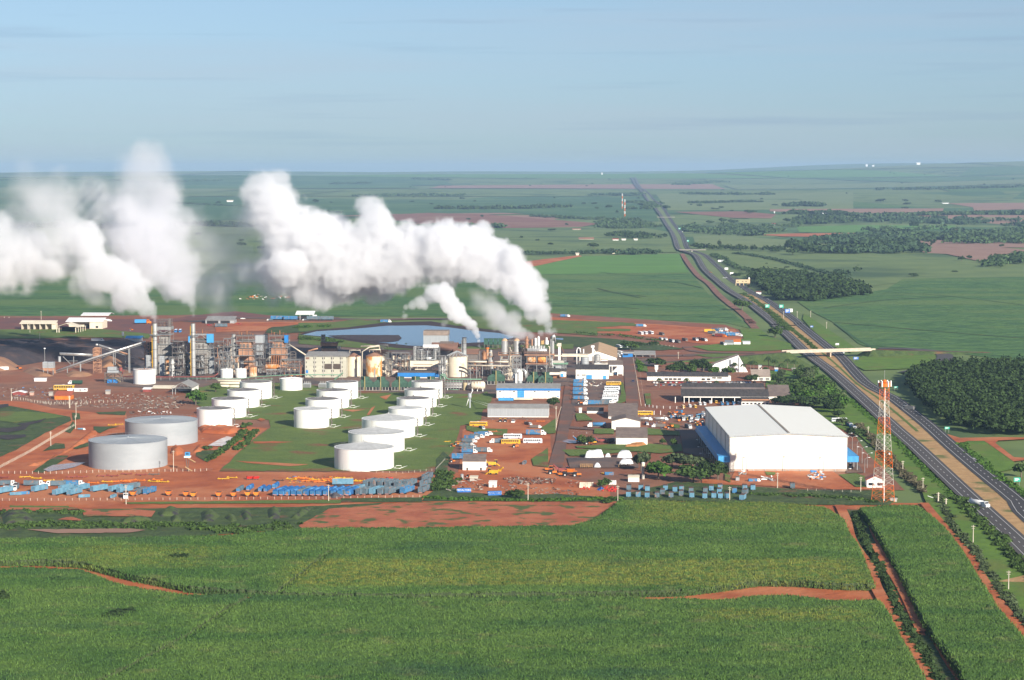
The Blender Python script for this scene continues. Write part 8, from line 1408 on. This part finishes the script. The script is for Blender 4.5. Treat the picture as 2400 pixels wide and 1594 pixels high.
for lab,v,pts,h,w in [('tree line below the ploughed red field','O',[(670,530),(830,535),(1030,520),(1380,520)],16,30),('tree line in the middle of the plain behind the steam','O',[(1050,385),(1200,388),(1500,385),(1750,375)],14,60),('tree line along the pasture edge','O',[(1400,700),(1500,698),(1660,700),(1890,698),(2100,692),(2361,692)],9,10),('far dark tree line on the left plain','O',[(460,300),(700,295),(1070,295)],14,60),('tree line crossing the left plain behind the smoke','N',[(0,520),(300,510),(700,520),(1000,500),(1400,500),(1700,510)],14,40),('far tree line at the left','N',[(1200,350),(1450,360),(2361,415)],10,10),('tree line beside the red plough','O',[(1630,440),(1900,455),(2361,470)],12,16),('tree line on the highway bend','P',[(910,800),(1000,808),(1300,815),(1700,825)],12,16),
                       ('hedge line between the pastures','P',[(1280,850),(1500,880),(1750,935),(1950,990),(2150,1040)],5,6),('hedge from the bend to the toll gate wood','P',[(1080,865),(1160,910),(1240,960),(1400,1010),(1500,1050)],6,8),('far tree line across the pale crop','P',[(870,300),(1200,305),(1600,305)],14,60),('tree line left of the far highway','P',[(0,308),(200,312),(400,305)],14,60),('trees beside the far highway','P',[(300,380),(430,385),(500,435),(300,435)],12,30),('tree line beyond the farm shed','P',[(1800,480),(2140,478),(2361,500)],14,40),('far tree line on the right ridge','Q',[(600,270),(1000,265),(1568,250)],16,80),('tree line over the pink strip','Q',[(380,465),(640,462),(980,455),(1300,450),(1568,450)],14,40),('faint tree line near the horizon','O',[(230,215),(460,210)],14,60),('faint dark wood near the horizon','O',[(830,180),(1020,188)],16,80),('faint tree line at the right of the horizon','P',[(760,215),(1100,185)],14,60),('distant clumps right of the highway','P',[(880,385),(1000,385),(1190,378),(1380,375),(1500,375)],11,30),('distant round copse on the pale crop','P',[(1800,415),(1900,408),(2030,415)],18,40),('tree strip on the left horizon','N',[(0,190),(400,180),(1000,200),(1500,190)],12,40)]:
    wood('tree_line',lab,v,pts,h,max(9,w*.5),WF[_wk[0] % 3],26,max(1.8,min(6,w*.16)),'tree line',True,w)
k=0
for v,X,Y,w,h in [('O',965,375,18,14),('O',1130,322,25,18),('O',1410,615,12,8),('O',1440,640,11,7),('O',1540,590,9,8),('O',1650,608,9,7),('O',1742,635,12,7),('O',735,480,16,9),('O',2045,355,22,14),('O',1970,355,20,12),('O',2145,380,26,16),('O',610,470,10,8),('O',1350,590,6,5),('O',1520,655,6,5),('P',900,385,20,14),('P',992,385,28,18),('P',1143,428,20,10),('P',1235,458,14,8),('P',1635,405,22,10),('P',1410,478,44,18),('P',1160,565,26,22),('P',1250,575,30,20),('P',1040,575,26,16),('P',540,615,14,14),('P',580,612,12,14),('P',625,705,12,16),('P',640,440,30,22),('P',1125,800,8,22),('P',1800,860,22,16),('P',1830,790,34,22),('Q',695,358,24,16),('Q',710,380,30,14),('Q',935,362,26,16),('Q',690,408,26,10),('Q',515,360,40,20),('Q',755,550,34,22),('Q',1110,795,14,12),('Q',1165,780,10,10),('Q',755,908,14,7),('Q',1395,840,8,8),('Q',790,690,26,12),('Q',480,590,26,16),('P',1750,560,26,18),('N',390,470,20,12),('N',2180,345,30,20),('Q',120,880,9,6),('Q',1060,875,9,4),('Z',900,960,14,8),('Z',1010,930,9,6),('Z',1720,780,6,3),('Z',1960,770,8,4),('Z',1540,690,4,3),('Z',710,565,4,4),('P',2200,1090,26,14)]:
    tree(v,X,Y,w,h,0,'%s free standing field tree counted over the plain behind the works' % ORD[k],'free standing trees on the plain','tree','tree',220);k+= 1
r=random.Random(9)
for i in range(110):
    X,Y=r.uniform(20,2380),400+220*r.random() ** 1.1
    if Y>600 or (Y>520 and 1400<X<1700):continue
    p=G(X,Y);  t=tree('W',X,Y,r.uniform(9,22),r.uniform(7,14),0,'small tree dotted on the distant green plain','small trees dotted on the distant plain','tree','tree',220)
for i,(v,a,b_,c,d,e,lab,w_,rf_) in enumerate([('P',280,332,568,574,586,'farmhouse with a red roof by the masts',WHP,REDT),('P',360,405,588,592,602,'white farm shed by the masts',WHP,CREAM),('P',142,195,706,714,726,'red roofed house below the farm wood',WHP,REDT),('P',226,262,706,713,725,'left white house below the farm wood',WHP,CREAM),('P',338,372,706,713,725,'right white house below the farm wood',WHP,CREAM),('P',138,185,820,832,846,'yellow house with an orange roof among trees',CREAM,ORNG),('O',1918,1938,688,693,704,'small yellow hut by the red earth bank',CREAM,CREAM),('O',1895,1950,518,525,531,'low white farm sheds below the red plough',CREAM,BRNR),('O',1940,2040,581,592,597,'long red roofed barn on the pasture',CREAM,BRNR),('P',1610,1645,565,574,585,'white house beside the square plantation',WHP,REDT),('P',2080,2110,470,476,488,'white farm shed on the pink strip',WHP,WHP),('P',1630,1638,455,457,475,'white grain tower on the pink strip',WHP,WHP),('Q',530,560,640,646,656,'left orange roofed house by the broad wood',CREAM,ORNG),('Q',585,650,638,646,656,'right orange roofed house by the broad wood',CREAM,ORNG),('Q',970,1015,362,365,372,'long white farm sheds before the far fallow',WHP,WHP),('Q',1310,1345,618,625,636,'white house inside the right wood',WHP,REDT),('Q',1055,1085,560,568,578,'pink roofed house inside the right wood',WHP,REDT),('Q',620,660,462,468,478,'left hamlet house above the wood strip',CREAM,REDT),('Q',725,745,468,474,482,'right hamlet house above the wood strip',CREAM,ORNG),('Q',405,418,78,80,96,'white tower of the town on the horizon',WHP,WHP),('Q',452,468,84,86,96,'low white block of the town on the horizon',WHP,WHP),('Q',780,805,66,70,86,'white silos on the right horizon',WHP,WHP),('P',38,48,98,100,120,'white tower on the far plain',WHP,WHP),('N',1570,1610,322,328,338,'white farmstead left of the main steam',WHP,CREAM)]):
    house(v,a,b_,c,d,e,12,lab,w_,rf_,'m','farmhouse' if 'house' in lab else 'farm_building','building',0,None,None,0)
scrap('junk round the roadworks beyond the service road','N',[(1640,1010),(1800,980),(2050,985),(2000,1005),(1750,1020)],60,4,[WHP,SCR[0],SCR[1],ORNG],1.8,21)
scrap('dark grazing cattle scattered over the bright green pasture','Z',[(200,290),(960,255),(1100,275),(800,330),(250,310)],36,2.2,[SCR[3]],1.6,22,'cattle_herd')
# ------------------------------------------------------------------ steam and smoke: density grids filled from drifting puffs
def fbm3(X,Y,Z,s,seed,octs=4,ridge=False):
    out=np.zeros(X.shape,np.float32);amp,tot=1.0,0.0
    for o in range(octs):
        T=np.random.default_rng(seed+o).random((48,48,48),dtype=np.float32);f=2 ** o/s;x,y,z=X*f,Y*f,Z*f;i,j,k=(np.floor(q).astype(np.int32) for q in (x,y,z));u,v,w=x-i,y-j,z-k;u,v,w=(q*q*(3-2*q) for q in (u,v,w));c=0
        for a in (0,1):
            for b in (0,1):
                for d in (0,1):c=c+T[(i+a) % 48,(j+b) % 48,(k+d) % 48]*(u if a else 1-u)*(v if b else 1-v)*(w if d else 1-w)
        if ridge:c=1-np.abs(2*c-1)
        out+= amp*c;tot+= amp;amp *= 0.52
    return out/tot
def steam(label,D0,blobs,vox,ext,colr,seed,drift=0.0):
    """blobs: photo x, y, radius in pixels, density, softness; D: distance of the plume in metres"""
    rng=np.random.default_rng(seed);B=[]
    gr=1.2 if D0<1785 else 1.36
    for i,q in enumerate(blobs):
        x,y,r,dn,so=q;D=D0+drift*i;s=D/F;r *= gr if r>15 else 1;d=ray(x,y);t=D/d[1];B.append((d[0]*t,D+rng.uniform(-.3,.3)*r*s,H+d[2]*t,r*s,dn,so))
        for _ in range(3):
            a=rng.normal(size=3)*.45*r*s;B.append((B[-1][0] if False else d[0]*t+a[0],D+a[1]*1.1,H+d[2]*t+a[2],r*s*rng.uniform(.45,.75),dn,so))
    A=np.array(B);lo=(A[:,:3]-A[:,3:4]*1.35).min(0);hi=(A[:,:3]+A[:,3:4]*1.35).max(0);lo[2]=max(lo[2],6)
    n=np.maximum(4,((hi-lo)/vox).astype(int));ax=[np.linspace(lo[i],hi[i],n[i],dtype=np.float32) for i in range(3)];Z,Y,X=np.meshgrid(ax[2],ax[1],ax[0],indexing='ij')
    wx=(fbm3(X,Y,Z,16,seed+20,3)-.5)*12;wz=(fbm3(X,Y,Z,16,seed+40,3)-.5)*12;Sx,Sz=X+wx,Z+wz
    S=np.zeros(X.shape,np.float32);Dn=np.zeros_like(S);So=np.zeros_like(S);W=np.full_like(S,1e-6);R=np.full_like(S,1e-3)
    for b in B:
        rr=b[3]*1.3;sl=tuple(slice(max(0,int((b[i]-rr-8-lo[i])/(hi[i]-lo[i])*(n[i]-1))),min(n[i],int((b[i]+rr+8-lo[i])/(hi[i]-lo[i])*(n[i]-1))+2)) for i in (2,1,0))
        k=min(1.0,b[3]/12);d=np.sqrt((X[sl]+wx[sl]*k-b[0]) ** 2+(Y[sl]-b[1]) ** 2+(Z[sl]+wz[sl]*k-b[2]) ** 2)/b[3]
        v=np.clip(1.25-d,0,1);S[sl]=np.maximum(S[sl],v)+.15*v*(v>0)*(S[sl]>0);Dn[sl]+= v*b[4];So[sl]+= v*b[5];R[sl]+= v*b[3];W[sl]+= v
    Dn /=W;So /=W;R /=W
    N=fbm3(X,Y,Z,9,seed,4,True);N2=fbm3(X,Y,Z,30,seed+7,3)
    v=S+(N-.62)*.75*(.4+.6*np.clip(R/10,0,1))+(N2-.5)*.8*np.clip(So+.15,0,1)
    den=np.clip((v-.32)/(.10+.9*So),0,1)*Dn*np.clip(S*6,0,1);den[:,:,[0,-1]]=0;den[:,[0,-1],:]=0;den[[0,-1]]=0;den[den<.004]=0
    me=bpy.data.meshes.new('steam_plume');P=np.stack([X,Y,Z],-1).reshape(-1,3);me.vertices.add(len(P));me.vertices.foreach_set('co',P.ravel());at_=me.attributes.new('d','FLOAT','POINT');at_.data.foreach_set('value',den.astype(np.float32).ravel())
    o=link(bpy.data.objects.new('steam_plume',me));tag(o,label,'steam','steam plumes from the plant','stuff')
    m=bpy.data.materials.new('steam');m.use_nodes=True;mn,ml=m.node_tree.nodes,m.node_tree.links;mn.clear();mo=mn.new('ShaderNodeOutputMaterial');pv=mn.new('ShaderNodeVolumePrincipled');pv.inputs['Color'].default_value=colr+(1,);pv.inputs['Density'].default_value=ext;pv.inputs['Anisotropy'].default_value=0.0;ml.new(pv.outputs[0],mo.inputs['Volume']);me.materials.append(m)
    g=bpy.data.node_groups.new('steam_grid','GeometryNodeTree');g.interface.new_socket('Geometry',in_out='INPUT',socket_type='NodeSocketGeometry');g.interface.new_socket('Geometry',in_out='OUTPUT',socket_type='NodeSocketGeometry')
    N_,L_=g.nodes,g.links;gi,go,vc,po,si,na,sm=(N_.new(q) for q in ('NodeGroupInput','NodeGroupOutput','GeometryNodeVolumeCube','GeometryNodeInputPosition','GeometryNodeSampleIndex','GeometryNodeInputNamedAttribute','GeometryNodeSetMaterial'))
    na.data_type='FLOAT';na.inputs[0].default_value='d';si.data_type='FLOAT';si.domain='POINT';sm.inputs['Material'].default_value=m
    def vm(op,a,b):
        q=N_.new('ShaderNodeVectorMath');q.operation=op;L_.new(a,q.inputs[0]);q.inputs[1].default_value=b;return q.outputs['Value'] if op=='DOT_PRODUCT' else q.outputs[0]
    f=vm('FLOOR',vm('ADD',vm('MULTIPLY',vm('SUBTRACT',po.outputs[0],tuple(lo)),tuple((n-1)/(hi-lo))),(.5,.5,.5)),(0,0,0));ix=vm('DOT_PRODUCT',f,(1.0,float(n[0]),float(n[0]*n[1])))
    ri=N_.new('FunctionNodeFloatToInt');ri.rounding_mode='ROUND';L_.new(ix,ri.inputs[0]);L_.new(ri.outputs[0],si.inputs['Index']);L_.new(gi.outputs[0],si.inputs['Geometry']);L_.new(na.outputs[0],si.inputs['Value']);L_.new(si.outputs[0],vc.inputs['Density'])
    vc.inputs['Min'].default_value=tuple(lo);vc.inputs['Max'].default_value=tuple(hi)
    for i,q in enumerate(('Resolution X','Resolution Y','Resolution Z')):vc.inputs[q].default_value=int(n[i])
    L_.new(vc.outputs[0],sm.inputs['Geometry']);L_.new(sm.outputs[0],go.inputs[0]);md=o.modifiers.new('steam_grid','NODES');md.node_group=g
    return o
WS=(0.965,0.965,0.978)
steam('great white steam plume drifting left from the evaporators',1776,[(1290,778,8,1,0),(1268,780,7,1,0),(1284,760,12,1,0),(1272,745,16,1,0),(1266,725,22,1,0),(1254,700,27,1,.02),(1240,680,32,1,.03),(1226,655,34,1,.03),(1205,655,38,1,.04),(1190,630,36,1,.05),(1165,640,42,1,.05),(1150,600,40,1,.06),(1118,605,48,1,.06),(1100,575,42,1,.08),(1065,600,52,1,.08),(1040,560,42,1,.1),(1010,600,55,1,.1),(990,575,45,1,.12),(955,610,58,1,.12),(910,620,60,1,.14),(880,570,45,.9,.2),(875,525,38,.9,.2),(868,495,30,.7,.3),(850,610,60,1,.15),(810,600,62,1,.15),(770,570,58,1,.2),(745,610,66,1,.2),(720,550,58,.9,.25),(690,590,60,.9,.25),(670,530,58,.8,.3),(640,480,52,.7,.4),(620,440,40,.6,.45),(655,640,45,.7,.4),(700,655,45,.9,.25),(750,665,44,1,.2),(800,680,34,1,.15),(820,650,45,1,.15),(880,660,40,.9,.2),(930,665,30,.6,.3),(600,640,32,.25,.8),(640,580,40,.5,.6),(610,500,36,.5,.5)],1.45,.115,WS,3,1.8)
steam('narrow white steam plume from the slim dark stack',1700,[(1123,812,3.5,1,0),(1122,800,5,1,0),(1119,788,7,1,0),(1114,775,10,1,0),(1104,760,13,1,0),(1090,748,15,1,.03),(1075,736,17,1,.05),(1062,722,18,1,.05),(1054,705,20,1,.05),(1046,692,20,.9,.1),(1030,690,20,.8,.15),(1010,700,18,.5,.3),(985,712,16,.5,.3),(965,718,14,.5,.3),(948,742,9,.4,.4),(1040,755,12,.2,.5)],.9,.25,WS,5)
steam('thin grey steam rising between the silver vessels',1790,[(1245,788,10,.9,.2),(1226,780,15,.9,.2),(1205,770,20,.8,.3),(1185,752,24,.7,.35),(1160,738,27,.55,.45),(1138,715,28,.35,.6),(1120,700,26,.2,.8),(1300,775,7,.6,.2)],1.5,.12,WS,7)
steam('white smoke plume blown left from the first stack',1790,[(363,752,5,1,0),(361,740,8,1,0),(356,728,12,1,0),(345,716,16,1,0),(330,700,19,1,.03),(312,692,22,1,.05),(290,700,20,1,.05),(281,720,13,.8,.1),(300,670,30,1,.08),(280,655,34,.9,.12),(255,645,34,.9,.15),(230,640,36,.8,.2),(225,700,18,.35,.5),(205,680,28,.45,.5),(205,600,34,1,.12),(200,565,30,1,.1),(205,545,22,1,.1),(185,560,32,.9,.15),(160,560,40,.7,.3),(130,520,44,.35,.6),(110,490,46,.25,.7),(150,470,40,.25,.7),(120,620,36,.6,.35),(85,600,42,.9,.2),(60,625,40,.9,.2),(30,590,46,.8,.25),(10,630,44,.7,.3),(-30,600,50,.7,.3),(-10,540,36,.5,.4),(60,570,36,.6,.4),(225,440,36,.12,.9),(70,430,34,.1,.9)],1.7,.085,WS,9,1.5)
steam('broad grey white smoke plume rising from the second stack',1850,[(452,738,5,.8,.1),(450,724,8,.8,.1),(446,710,11,.9,.05),(438,696,14,1,.05),(428,682,17,1,.08),(415,668,21,1,.1),(400,655,26,1,.12),(385,640,32,.9,.15),(365,620,42,.8,.2),(345,600,52,.7,.25),(320,570,48,.7,.25),(385,590,48,.6,.35),(350,545,56,.65,.3),(400,550,40,.4,.5),(345,500,54,.5,.5),(370,470,50,.35,.6),(345,440,48,.38,.6),(335,400,50,.28,.75),(350,385,44,.25,.8),(290,560,46,.6,.4),(270,520,40,.4,.6),(300,490,40,.35,.7),(430,600,34,.2,.8),(490,620,30,.12,.9),(520,590,34,.1,.9),(560,620,30,.15,.9),(500,570,30,.08,.9)],1.9,.075,(0.94,0.94,0.965),13,1.5)
steam('thin torn veil of steam hanging over the fields on the left',1900,[(x,655+22*math.sin(x*.03),34,.5,.9) for x in range(440,640,22)]+[(x,470+26*math.sin(x*.05),36,.35,.9) for x in range(40,300,28)]+[(x,560+40*math.sin(x*.04),40,.3,.9) for x in range(300,600,30)],2.4,.06,WS,17)
# ------------------------------------------------------------------ haze
def haze():
    b=MB();b.box(-24000,24000,-900,34000,-3,275)
    m=bpy.data.materials.new('haze_air');m.use_nodes=True;n,l=m.node_tree.nodes,m.node_tree.links
    n.clear();o=n.new('ShaderNodeOutputMaterial');v=n.new('ShaderNodeVolumePrincipled')
    v.inputs['Color'].default_value=(0.42,0.62,0.92,1);v.inputs['Density'].default_value=0.000036;v.inputs['Anisotropy'].default_value=0.0
    l.new(v.outputs[0],o.inputs['Volume'])
    ob=b.obj('haze',m);tag(ob,'thin blue air haze over the whole plain','haze',kind='stuff')
haze()
